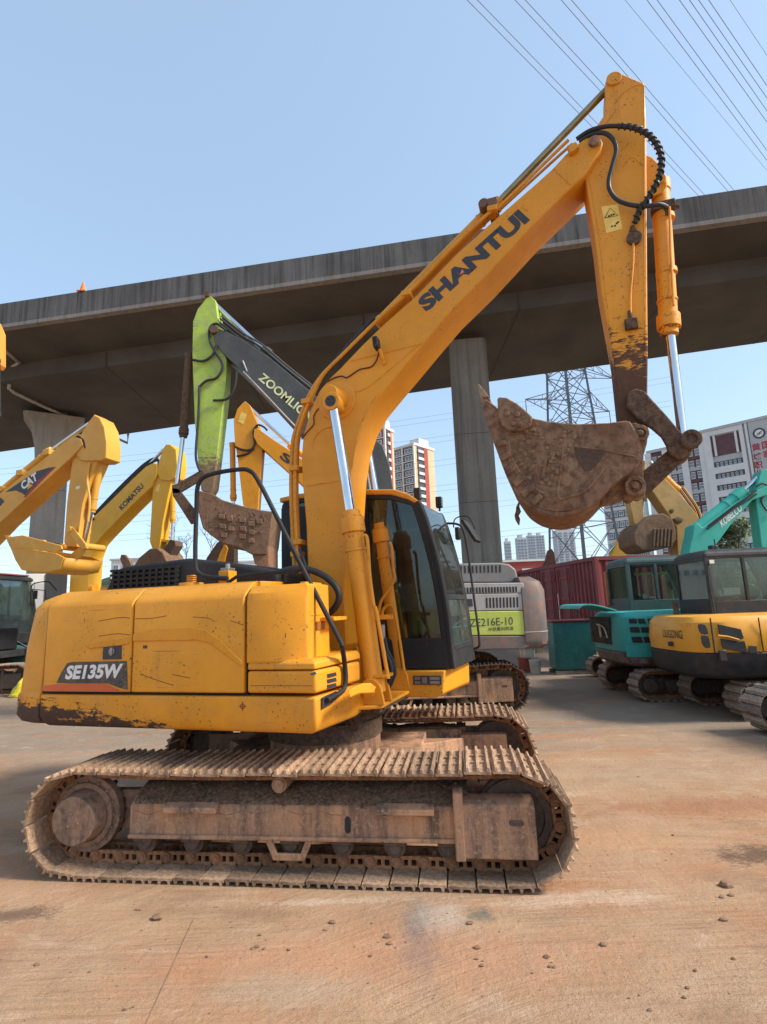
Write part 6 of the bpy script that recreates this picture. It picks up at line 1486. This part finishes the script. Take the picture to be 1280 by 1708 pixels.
ff, fo = small_far(915, 940, 27, .0, 'rusty machine arm poking up behind the container near the far towers', m_yel); body(fo, .6, m_linkage, m_linkage, m_black, cab=False)
trace(fo, ff, -.2, .2, ((905, 990), (905, 946), (912, 935), (916, 918), (921, 915), (925, 922), (928, 940), (935, 948), (935, 990)), M_plain('red_brown', (.16, .06, .04), .8), 'boom', .03)
# orange arm at the left edge
of = spot_frame(0, 600, 9.0, .2, 5.0)
oo = empty('crawler_excavator', of); tag(oo, 'orange excavator almost out of view, arm top just inside the left edge', 'excavator')
m_org = M_paint('orange_arm_paint', (.80, .26, .02), chips=.1, dirt=.1)
P = of.o
body(oo, .8, m_org, m_org, m_black)
trace(oo, of, -.16, .16, ((-80, 500), (-45, 515), (-24, 526), (-16, 545), (-16, 600), (-21, 607), (-30, 598), (-45, 600), (-80, 640)), m_org, 'arm', .012)
cylinder(oo, T3(of, -4, 600, 0), T3(of, -3, 690, 0), T3(of, -5, 740, 0), .045, .025, m_black, 'bucket_cylinder', 1.25)
cylinder(oo, T3(of, -120, 660, .1), T3(of, -80, 600, .1), T3(of, -30, 530, .1), .045, .025, m_org, 'arm_cylinder')
trace(oo, of, -.2, .2, ((-180, 980), (-200, 900), (-140, 700), (-60, 560), (-40, 580), (-100, 720), (-140, 900), (-140, 980)), m_org, 'boom', .012)

# ---------------------------------------------------------------- dark cab machine with teal boom, left edge
lf = Fr(-10.95, 16.0, .12)
le = empty('crawler_excavator', lf); tag(le, 'teal excavator with a black dusty cab and lowered boom at the left edge', 'excavator')
m_teal = M_paint('teal_paint', (.015, .13, .10), chips=.3, dirt=.3, dirtcol=(.12, .12, .10), chipcol=(.5, .5, .48))
m_tealc = M_paint('clean_teal_paint', (.035, .42, .33), chips=.1, dirt=.12, chipcol=(.5, .5, .48), scr=False)
body(le, .9, m_black, m_black, None, cab=False)
cq = simple_cab(le, -1.66, -.10, -.13, 1.33, 1.25, 3.2, m_black, lower=.5)
MB().box(-1.3, -.35, -.05, 1.25, 3.26, 3.31).build('roof_panel', M_plain('faded_red', (.22, .08, .07), .7), cq, .02)
l3 = lambda x, y, t: T3(lf, x, y, t)
b = MB()
b.tube(smooth_path([l3(x, y, -.3) for x, y in ((52, 1010), (52, 985), (54, 976), (62, 972), (80, 970), (86, 975), (95, 985))], 4), .016, 8); b.tube([l3(x, y, -.3) for x, y in ((50, 988), (56, 983), (76, 985), (77, 1000))], .012, 8); b.tube([l3(x, y, -.3) for x, y in ((55, 985), (56, 1010))], .014, 8)
b.build('mirror_rail', m_black, le); q = l3(60, 992, -.3); MB().box(q[0] - .05, q[0] + .05, q[1] - .04, q[1] + .02, q[2] - .12, q[2] + .12).build('mirror', m_black, le, .02)
trace(le, lf, -.45, -.2, ((-60, 1030), (0, 1053), (20, 1062), (20, 1070), (0, 1065), (-60, 1050)), m_teal, 'boom_cylinder', .02, ref=-.3); b = MB(); b.cyl(l3(18, 1066, -.33), l3(75, 1094, -.33), .03, n=12); b.build('piston_rod', m_chrome, le)
trace(le, lf, -.25, .25, ((-60, 1066), (0, 1076), (25, 1082), (60, 1100), (110, 1130), (105, 1150), (60, 1125), (20, 1104), (0, 1098), (-60, 1090)), m_teal, 'boom', .02); trace(le, lf, -.2, .2, ((-60, 1160), (0, 1135), (30, 1112), (80, 1120), (110, 1140), (40, 1125), (0, 1150), (-60, 1175)), m_teal, 'arm', .02)
yb = MB(); P = gz(30, 1163)
rg = []
for k in range(9):
    f_ = k / 8; rr = .20 * (1 - f_) ** .7 + .02
    rg.append([(math.cos(a) * rr * random.uniform(.7, 1.25) + .10 * f_, math.sin(a) * rr * .6 * random.uniform(.7, 1.25), .01 + .46 * f_ + random.uniform(-.015, .015)) for a in [2 * math.pi * i / 14 for i in range(14)]])
yb.rings(rg)
o = yb.build('yellow_sack', M_plain('yellow_plastic', (.75, .62, .03), .4, var=.3)); o.location = P; tag(o, 'crumpled bright yellow plastic sack on the ground left of the counterweight', 'sack')
P = atd(78, 985, 17.5); sc_f = Fr(P.x, P.y, -.52)
sb = empty('equipment_cabin', sc_f); tag(sb, 'white box cabin with black vented end panel behind the low yellow bucket', 'cabin')
q0 = sc_f.on(0, 43, 957); q1 = sc_f.on(0, 77, 957); q2_ = sc_f.on(0, 113, 958)
MB().box(q0[0], q2_[0], 0, 2.4, .5, q0[1]).build('wall', m_bw, sb, .02); b = MB(); b.box(q1[0], q2_[0], -.04, -.002, 1.0, q0[1]); bp = b.build('vent_panel', m_print, sb)
for k in range(9): MB().box(q1[0] + .1, q2_[0] - .1, -.07, -.042, 2.15 + k * .05 if k < 0 else 2.2 + k * .045, 2.215 + k * .045).build('slat', m_steel if k < 4 else m_black, bp)
for s_ in (q0[0] + .4, q2_[0] - .4): MB().box(s_ - .1, s_ + .1, .3, 2.1, 0, .5).build('support', m_steel, sb)
MB().box(q0[0] + .1, q1[0], -.015, -.002, .8, q0[1] - .3).build('door', m_grey, sb, .004)

# ---------------------------------------------------------------- container, tank, pails
m_cont = M_paint('dark_red_container_paint', (.17, .018, .022), chips=.25, dirt=.25, dirtcol=(.10, .05, .04), chipcol=(.25, .10, .06))
m_cont2 = M_paint('red_container_paint', (.26, .022, .025), chips=.2, dirt=.2, dirtcol=(.12, .05, .04), chipcol=(.25, .10, .06))
CA, CB = gz(862, 953, 3.1), gz(991, 928, 3.1); d = CB - CA; Lc = d.length; cyaw = -math.atan2(d.y, d.x)
kf2 = Fr(CA.x, CA.y, cyaw)    # s runs towards the near corner; +t points to the back/right
kt = empty('shipping_container', kf2); tag(kt, 'dark red corrugated shipping container with closed doors behind the teal mini excavator', 'container')
sx = lambda x: kf2.on(0, x, 1000)[0]
def corr(b, s0, s1, t, z0, z1, axis='s', dep=.045, per=.22):
    n = max(2, round((s1 - s0) / per)); pts = []; p = (s1 - s0) / n
    for i in range(n): a = s0 + i * p; pts += [(a, 0), (a + p * .3, 0), (a + p * .45, dep), (a + p * .75, dep), (a + p * .9, 0)]
    pts.append((s1, 0))
    f0 = [(a, t + k) if axis == 's' else (t + k, a) for a, k in pts]
    b.add([(x, y, z0) for x, y in f0] + [(x, y, z1) for x, y in f0], [(i, i + 1, len(f0) + i + 1, len(f0) + i) for i in range(len(f0) - 1)])
zt_c, zb_c = 3.1, .45
for a_, c_ in ((.1, sx(904)), (sx(956), Lc - .1)): b = MB(); corr(b, a_, c_, .03, zb_c + .15, zt_c - .12); b.build('corrugated_side', m_cont, kt, smooth=0)
b = MB(); corr(b, .1, 3.2, Lc - .03, zb_c + .15, zt_c - .12, 't', dep=-.05, per=.28); b.build('corrugated_side', m_cont2, kt, smooth=0)
b = MB(); b.box(0, Lc, 0, .1, zt_c - .12, zt_c); b.box(0, Lc, 0, .1, zb_c, zb_c + .15); b.box(Lc - .1, Lc, .1, 3.3, zt_c - .12, zt_c); b.box(Lc - .1, Lc, .1, 3.3, zb_c, zb_c + .15); b.build('rail', m_cont, kt, .01)
b = MB(); b.box(Lc - .12, Lc + .004, -.004, .12, zb_c, zt_c + .004); b.box(0, .12, -.004, .12, zb_c, zt_c); b.box(Lc - .12, Lc, 3.2, 3.32, zb_c, zt_c); b.build('corner_post', m_cont, kt, .01)
MB().box(.05, Lc - .06, .05, 3.28, zt_c - .03, zt_c - .004).build('roof', m_cont, kt)
for a, c_ in ((sx(904), sx(929)), (sx(930), sx(956))):
    dd = MB().box(a + .02, c_ - .02, .02, .06, zb_c + .15, zt_c - .12).build('door', m_cont, kt, .01)
    b = MB()
    for f_ in (.2, .8): b.cyl((a + (c_ - a) * f_, -.02, zb_c + .2), (a + (c_ - a) * f_, -.02, zt_c - .2), .02, n=8)
    b.build('lock_rod', m_cont2, dd)
    for z in (1.2, 1.9, 2.55): MB().box(a + .08, c_ - .08, -.005, .022, z, z + .09).build('door_rib', m_cont2, dd, .006)
for i, (a, t) in enumerate(((.3, .3), (Lc - .5, .3), (.3, 2.9), (Lc - .5, 2.9))): MB().box(a, a + .25, t, t + .25, 0, zb_c).build('support_block', m_pier, kt)
tk = empty('waste_skip', loc=(4.85, 15.0, 0)); tag(tk, 'dark teal curved steel tank standing left of the open teal mini excavator', 'tank')
m_tank = M_paint('dark_teal_tank', (.012, .13, .115), chips=.3, dirt=.3, dirtcol=(.10, .20, .19), chipcol=(.3, .28, .25))
pl_ = [(-.55, -.28), (-.5, -.38), (.35, -.42), (.5, -.3), (.5, .3), (-.55, .3)]
pz = sm2(pl_[:4], 4) + pl_[4:]
MB().rings([[(x, y, .12) for x, y in pz], [(x * 1.02, y * 1.02, .2) for x, y in pz], [(x, y, 1.32) for x, y in pz]]).build('tank_body', m_tank, tk, .01)
b = MB(); b.tube([(x * 1.02, y * 1.02, 1.34) for x, y in pz + pz[:1]], .03, 6); b.build('rim', m_cont, tk)
MB().box(-.6, .6, -.4, -.3, 0, .1).build('skid', m_steel, tk); MB().box(-.6, .6, .2, .3, 0, .1).build('skid', m_steel, tk)
def pail(P, r, h, m, label, mh=None):
    e_ = empty('paint_pail', loc=P); tag(e_, label, 'pail')
    b = MB(); b.tube([(0, 0, 0), (0, 0, h)], r, 20, rad=[r * .88, r]); b.build('pail_body', m, e_); b = MB(); b.ring((0, 0, h - .03), (0, 0, 1), r * 1.06, r * .9, .035, 20); b.ring((0, 0, h - .1), (0, 0, 1), r * 1.04, r * .9, .015, 20); b.build('rim', m, e_)
    b = MB(); b.tube([(r * 1.03 * math.cos(a), -r * .2 - math.sin(a) * r * .5, h - .06 - math.sin(a) * .12) for a in [math.pi * k / 8 for k in range(9)]], .006, 5); b.build('bail_handle', m_steel, e_)
m_wp = M_plain('dirty_white_plastic', (.48, .46, .40), .6, var=.25)
pp_ = gz(876, 1121); pail(pp_, .18, .38, M_plain('red_brown_plastic', (.25, .06, .04), .6, var=.3), 'red pail on the ground below the grey counterweight corner')
pp2 = gz(894, 1123); pail(pp2, .15, .34, m_wp, 'white pail on the ground beside the red pail')
pail((pp_.x + .12, pp_.y + .05, .385), .22, .33, m_wp, 'wide white pail stacked on top of the red pail')

# ---------------------------------------------------------------- mini excavators on the right
def rear_plan(W, s_rear, s0, k, p=.5, n=16):
    out = []
    for i in range(n + 1):
        ph = -math.pi / 2 + math.pi * i / n; c_ = abs(math.cos(ph)) ** p; s_ = abs(math.sin(ph)) ** p * (1 if ph > 0 else -1)
        out.append((s0 - (s0 - s_rear - k) * c_, (W - k) * s_))
    return out
def mini(fr, label, up, low, track_len, gauge, tw, W, s_rear, s0, s_front, zb, zs, zt, cab_a, cabm, H=.56, glass=None, tracks_mat=MT2):
    r = empty('mini_excavator', fr); tag(r, label, 'mini excavator')
    for sd, y0 in ((1, -gauge / 2 - tw / 2), (-1, gauge / 2 - tw / 2)): crawler(r, Matrix.Translation((-track_len / 2, y0, 0)), track_len, H, tw, .135, tracks_mat, sd, .01, False)
    MB().box(-.5, .5, -gauge / 2, gauge / 2, .2, .42).build('car_body', m_idler, r, .02); MB().cyl((0, 0, .42), (0, 0, zb + .02), .35, n=24).build('slewing_ring', m_idler, r)
    def stack(levels, m, name, front):
        rg = []
        for z, k in levels: rg.append([(x, y, z) for x, y in rear_plan(W, s_rear, s0, k)] + [(front - k, W - k, z), (front - k, -W + k, z)])
        return MB().rings(rg).build(name, m, r, .012)
    lo = stack(((zb, .16), (zb + .06, .06), (zb + .2, .01), (zs - .006, .0)), low, 'counterweight', s_front)
    hi = stack(((zs, .015), (zs + .2, .0), (zt - .10, .03), (zt - .02, .10), (zt, .2)), up, 'engine_cover', s_front)
    cab = simple_cab(r, *cab_a, zt - .22, cab_a_top[0], cabm, slope=.22, lower=.42, glass=glass) if cab_a else None
    return r, lo, hi, cab
m_lgy = M_paint('glossy_orange_yellow', (.80, .36, .03), chips=.1, dirt=.06, rough=.3, scr=False)
m_lgb = M_paint('graphite_paint', (.02, .022, .026), chips=.15, dirt=.2, rough=.4, scr=False)
m_lgc = M_paint('charcoal_cab_paint', (.016, .020, .024), chips=.15, dirt=.2, rough=.4, scr=False)
gf = Fr(6.24, 9.32, 0.0)
cab_a_top = [2.56]
lg, lglo, lghi, lgcab = mini(gf, 'glossy orange yellow mini excavator with a charcoal cab and graphite skirt at the right edge', m_lgy, m_lgb, 2.35, 1.35, .40, 1.0, -1.72, -.45, 1.3, .60, .985, 1.53, (-.87, .75, 0.0, 1.0), m_lgc)
g3 = lambda x, y, t: T3(gf, x, y, t)
GT = -1.0
def gplate(px, m, name, off=.006, par=lghi): return MB().prism([gf.on(GT, x, y) for x, y in px], GT - off, GT + .01).build(name, m, par, .004)
gplate(sm2([(1165, 1046), (1166, 1041), (1176, 1042), (1180, 1050), (1181, 1058), (1170, 1057), (1166, 1050)], 2), m_dark, 'vent_opening'); gplate(sm2([(1170, 1063), (1171, 1060), (1181, 1061), (1184, 1070), (1185, 1080), (1176, 1080), (1171, 1072)], 2), m_dark, 'vent_opening')
gplate(((1197, 1041), (1236, 1049.5), (1241, 1065), (1234, 1066), (1201, 1059)), m_dark, 'vent_opening'); gplate(((1202, 1065), (1233, 1070), (1242, 1069), (1247.5, 1090), (1240, 1088), (1206, 1081)), m_dark, 'vent_opening')
b = MB(); b.tube([g3(1198, 1060, GT - .01), g3(1215, 1062, GT - .01), g3(1233, 1067, GT - .012)], .012, 8); b.build('vent_bar', m_lgy, lghi)
gplate(((1249, 1077), (1262, 1077), (1263, 1090), (1250, 1090)), m_print, 'info_plate')
b = MB(); b.box(gf.on(GT, 1189, 1060)[0] - .008, gf.on(GT, 1189, 1060)[0] + .008, GT - .004, GT + .01, 1.0, 1.50); b.box(gf.on(GT, 1270, 1060)[0] - .006, gf.on(GT, 1270, 1060)[0] + .006, GT - .004, GT + .01, 1.0, 1.48); b.build('panel_gap', m_dark, lghi)
MB().box(gf.on(GT, 1200, 1100)[0], gf.on(GT, 1212, 1100)[0], GT - .03, GT, .88, 1.04).build('hinge_box', m_lgb, lglo, .01)
# lettering wrapped round the tail
plan = rear_plan(1.0, -1.72, -.45, -.006, n=60)
import bisect
acc = [0]
for i in range(1, len(plan)): acc.append(acc[-1] + math.hypot(plan[i][0] - plan[i - 1][0], plan[i][1] - plan[i - 1][1]))
def at_len(u):
    i = min(max(bisect.bisect(acc, u) - 1, 0), len(acc) - 2); f_ = (u - acc[i]) / (acc[i + 1] - acc[i]); a, c_ = plan[i], plan[i + 1]; return (a[0] + (c_[0] - a[0]) * f_, a[1] + (c_[1] - a[1]) * f_)
def proj_px(P):
    d_ = P - _C; z_ = d_.dot(_F); return 640 + CF * d_.dot(_R) / z_
best = {}
for k in range(400):
    u = acc[-1] * .5 * k / 400; x, y = at_len(u); X = proj_px(gf.pt(x, y, 1.3))
    for tgt in (1087, 1137):
        if tgt not in best or abs(X - tgt) < best[tgt][0]: best[tgt] = (abs(X - tgt), u)
uL, uR = best[1087][1], best[1137][1]
vs, fs = TXT['LIUGONG']; b = MB(); b.add([(*at_len(uL + (uR - uL) * u), 1.185 + v * .13) for u, v in vs], fs)
o = b.build('lettering', m_print, lghi, smooth=0)
q = at_len((uL + uR) / 2 - .1); b = MB(); q0 = at_len(uL - .05 if uL > uR else uL + .05)
lq = at_len(uL + (uR - uL) * .45); MB().box(lq[0] - .05, lq[0] + .05, lq[1] - .03, lq[1] + .03, 1.06, 1.13).build('latch', m_print, lghi, .006)
b = MB(); c_ = g3(1222, 986, .05); b.box(c_[0] - .14, c_[0] + .14, .06, .07, c_[2] - .06, c_[2] + .06); b.build('paper_sheet', m_white, lgcab)
b = MB(); c_ = g3(1218, 1003, .2); b.box(c_[0] - .14, c_[0] + .14, .15, .4, c_[2] - .1, c_[2] + .06); b.build('basket', M_plain('tan_basket', (.45, .28, .12), .8), lgcab, .01)
for px in ((1238, 908), ):
    pass
b = MB(); b.tube(smooth_path([(-.80, -.03, 1.42), (-.86, -.06, 1.55), (-.88, -.06, 2.2), (-.80, -.03, 2.35)], 4), .014, 8); b.build('grab_rail', m_rub, lgcab)
b = MB(); b.tube(smooth_path([(.55, -.02, 2.3), (.62, -.2, 2.32), (.64, -.28, 2.2)], 4), .012, 8); b.build('mirror_arm', m_rub, lgcab); MB().box(.60, .64, -.36, -.2, 1.95, 2.22).build('mirror', m_rub, lgcab, .015)
MB().box(-.55, -.42, .3, .42, 2.58, 2.70).build('roof_lamp', m_rub, lgcab, .02)
MB().cyl((-.6, .1, 2.6), (-.6, .1, 2.78), .012, n=6).build('aerial', m_rub, lgcab)
MB().box(-.80, -.72, -.015, -.004, 2.36, 2.42).build('sticker', m_white, lgcab)
MB().cyl((-1.2, .5, 1.45), (-1.2, .5, 1.75), .045, n=14).build('exhaust_pipe', m_linkage, lg)
b = MB(); q = gf.on(GT, 1137, 1043); b.ring((q[0], GT - .004, q[1]), (0, 1, 0), .03, .024, .003, 3); b.ring((q[0] + .10, GT - .004, q[1]), (0, 1, 0), .03, .024, .003, 14); b.build('warning_marks', m_red, lghi)
# folded boom of the yellow mini, reaching forward (to the right)
b = MB(); b.prism([(1.2, .9), (1.5, .8), (2.6, 2.0), (3.9, 2.3), (3.9, 2.6), (2.5, 2.45), (1.2, 1.3)], -.12, .12); b.build('boom', m_lgy, lg, .02)
# teal mini with open engine bay
tf2 = Fr(5.85, 11.25, 0.0); cab_a_top[0] = 2.63
m_tkb = M_paint('scraped_teal_paint', (.025, .36, .32), chips=.5, dirt=.25, dirtcol=(.16, .20, .18), chipcol=(.55, .55, .52))
m_tlow = M_paint('grey_brown_counterweight', (.10, .055, .045), chips=1., dirt=.5, dirtcol=(.42, .40, .38), chipcol=(.6, .6, .58))
tk2, tlo, thi, tcab = mini(tf2, 'teal mini excavator with its rear engine lid raised and a scraped counterweight', m_tkb, m_tlow, 2.9, 1.5, .40, .95, -1.55, -1.05, 1.2, .60, .86, 1.60, (-.98, .5, 0.0, 1.0), M_paint('dark_teal_cab_paint', (.02, .055, .055), chips=.2, dirt=.15))
t3_ = lambda x, y, t: T3(tf2, x, y, t)
tp_ = lambda px, m, name, off=.006, par=thi: MB().prism([tf2.on(-.95, x, y) for x, y in px], -.95 - off, -.94).build(name, m, par, .003)
for (px) in (((1049, 1032), (1062, 1032), (1063, 1040), (1050, 1040)), ((1064, 1032), (1075, 1032), (1078, 1040), (1066, 1040)), ((1081, 1032), (1091, 1032), (1094, 1040), (1083, 1040)), ((1050, 1046), (1066, 1046), (1068, 1055), (1052, 1055)), ((1069, 1046), (1082, 1046), (1084, 1055), (1071, 1055)), ((1087, 1046), (1100, 1046), (1100, 1055), (1088, 1055)), ((1053, 1062), (1070, 1062), (1073, 1072), (1056, 1072)), ((1073, 1062), (1086, 1062), (1089, 1072), (1076, 1072)), ((1091, 1062), (1104, 1062), (1104, 1072), (1094, 1072))):
    tp_(px, m_dark, 'louvre')
tp_(((1045, 1076), (1120, 1076), (1120, 1096), (1046, 1096)), m_tkb, 'lower_panel', .012)
MB().box(-1.565, -1.45, -.30, .72, .98, 1.50).build('engine_bay', m_dark, thi)
b = MB()
for k in range(26): b.lump((-1.57, random.uniform(-.25, .65), random.uniform(1.0, 1.30)), random.uniform(.02, .06), (.4, 1, 1), n=4)
b.build('engine_parts', m_linkage, thi); b = MB(); b.cyl((-1.59, .1, 1.1), (-1.58, .16, 1.36), .025, n=10); b.tube(smooth_path([(-1.58, -.2, 1.1), (-1.60, -.1, 1.3), (-1.58, .3, 1.35)], 4), .016, 8); b.build('engine_hose', m_wp, thi)
b = MB(); rg = []
for k in range(9):
    a = k / 8; x = -1.48 - .72 * math.sin(a * 1.45); z = 1.60 + .14 * math.sin(a * 2.6) ; rg.append([(x, -.55, z), (x, .7, z + .01), (x, .7, z + .035), (x, -.55, z + .03)])
b.rings(rg); b.build('raised_lid', m_tkb, tk2, .004)
MB().cyl((-1.55, .6, 1.45), (-2.0, .6, 1.70), .012, n=6).build('lid_stay', m_steel, tk2)
b = MB(); c_ = t3_(1077, 1002, .3); b.box(c_[0] - .05, c_[0] + .05, .3, .31, c_[2] - .14, c_[2] + .14); b.build('paper_sheet', m_white, tcab)
b = MB(); b.box(-.75, -.1, .12, .2, 2.3, 2.36); b.build('sun_visor', M_plain('yellow_trim', (.5, .45, .12), .6), tcab, .01)
MB().box(-1.04, -.985, .95, 1.05, 1.7, 2.45).build('door_edge', M_plain('orange_rust', (.35, .14, .06), .8), tcab, .01)
b = MB(); b.prism([(1.1, .9), (1.4, .8), (2.4, 1.9), (3.2, 1.7), (3.2, 2.0), (2.3, 2.3), (1.1, 1.3)], -.12, .12); b.build('boom', m_tkb, tk2, .02)
# machine whose track end shows in front of the yellow mini, and one behind the teal mini
nf = Fr(6.55, 7.02, 0.0); cab_a_top[0] = 2.4
r_, _a, _b, _c = mini(nf, 'mini excavator at the right edge of which only one track end shows in front', m_lgy, m_lgb, 3.6, 1.40, .40, .72, -.75, -.3, .9, .60, .95, 1.5, None, m_lgc, H=.62)
nf2 = Fr(7.35, 13.35, 0.0); cab_a_top[0] = 2.3
r_, _a, _b, _c = mini(nf2, 'mini excavator mostly hidden behind the teal one, one track end showing past it', m_lgb, m_lgb, 5.0, 1.3, .35, .8, -.8, -.3, 1.2, .60, .95, 1.35, None, m_lgc, H=.5)

# ---------------------------------------------------------------- big teal boom with white lettering
bf = spot_frame(1160, 930, 12.6, .05, .1)
bt = empty('crawler_excavator', bf); tag(bt, 'teal excavator whose boom with white lettering rises over the charcoal cab at the right', 'excavator')
body(bt, .72, m_tealc, m_tealc, m_black, cab=False)
b3 = lambda x, y, t: T3(bf, x, y, t)
tb2 = trace(bt, bf, -.22, .22, ((1150, 918), (1156, 892), (1158, 876), (1163, 872), (1172, 880), (1195, 862), (1228, 838), (1262, 818), (1290, 805), (1310, 800), (1312, 812), (1290, 822), (1256, 834), (1222, 872), (1192, 912), (1185, 950), (1180, 1010), (1150, 1010)), m_tealc, 'boom', .015)
text('KOBELCO', b3(1204.5, 880, -.225), b3(1239, 851, -.225), b3(1200, 868, -.225), m_white, tb2)
cylinder(bt, b3(1160, 884, -.02), b3(1226, 831, -.02), b3(1271, 790, -.02), .13, .05, m_tealc, 'arm_cylinder', 1.15)
b = MB(); b.tube([b3(1180, 882, -.24), b3(1225, 848, -.24), b3(1262, 824, -.24)], .022, 8); b.tube([b3(1182, 877, -.24), b3(1226, 843, -.24), b3(1262, 818, -.24)], .018, 8); b.build('boom_hose', m_rub, tb2)
ta = trace(bt, bf, -.16, .16, ((1270, 785), (1282, 782), (1300, 800), (1310, 860), (1300, 960), (1280, 980), (1272, 920), (1262, 840), (1262, 815)), m_tealc, 'arm', .012)
b = MB(); b.tube(smooth_path([b3(x, y, -.2) for x, y in ((1262, 812), (1272, 806), (1282, 812), (1276, 825), (1270, 835), (1278, 850), (1290, 856))], 4), .02, 8); b.build('hydraulic_hose', m_rub, ta)
# ---------------------------------------------------------------- old yellow machine facing left behind the rusty bucket
yf2 = spot_frame(1150, 925, 14.2, math.pi, .1)
yo = empty('crawler_excavator', yf2); tag(yo, 'old faded yellow excavator facing left, clay clogged bucket hanging beside the school building', 'excavator')
m_old = M_paint('faded_ochre_paint', (.45, .27, .08), chips=.6, dirt=.45, dirtcol=(.16, .11, .06))
body(yo, .72, m_old, m_old, m_black, cab=False)
y3 = lambda x, y, t: T3(yf2, x, y, t)
ob = trace(yo, yf2, -.22, .22, ((1075, 790), (1100, 790), (1108, 796), (1131, 820), (1150, 842), (1166, 862), (1168, 880), (1160, 900), (1155, 930), (1155, 1000), (1128, 1000), (1131, 924), (1129, 880), (1110, 850), (1092, 824), (1078, 806)), m_old, 'boom', .015, ref=.22)
cylinder(yo, y3(1131, 818, 0), y3(1104, 792, 0), y3(1085, 770, 0), .10, .05, m_yel, 'arm_cylinder', 1.1)
for k in range(5):
    b = MB(); b.tube(smooth_path([y3(x + k * 2.5, y - k * 1.5, .05 * k) for x, y in ((1130, 818), (1140, 832), (1150, 846), (1157, 860), (1160, 875), (1158, 890))], 4), .02, 6); b.build('hydraulic_hose', m_rub if k % 2 else m_yel, ob)
b = MB(); b.lump(y3(1121, 852, .24), .07, (1, .4, .8)); b.lump(y3(1131, 868, .24), .11, (1.2, .4, .9)); b.build('lamp_bracket', m_linkage, ob)
oa = trace(yo, yf2, -.14, .14, ((1040, 780), (1072, 780), (1073, 840), (1075, 876), (1066, 880), (1058, 872), (1052, 845)), m_old, 'arm', .012, ref=.14)
cylinder(yo, y3(1074, 770, 0), y3(1075, 830, 0), y3(1072, 868, 0), .05, .03, m_old, 'bucket_cylinder')
okb = trace(yo, yf2, -.5, .5, ((1057, 890), (1064, 876), (1078, 866), (1088, 858), (1108, 856), (1122, 866), (1128, 885), (1128, 900), (1120, 912), (1095, 918), (1072, 918), (1060, 908)), m_bk2, 'bucket', .03, ref=.5)
for k in range(6):
    x = 1090 + k * 6; MB().prism([yf2.on(.5, x, 882), yf2.on(.5, x + 3, 882), yf2.on(.5, x + 1, 912), yf2.on(.5, x - 2, 912)], .498, .55).build('clay_ridge', m_bk2, okb, .008)
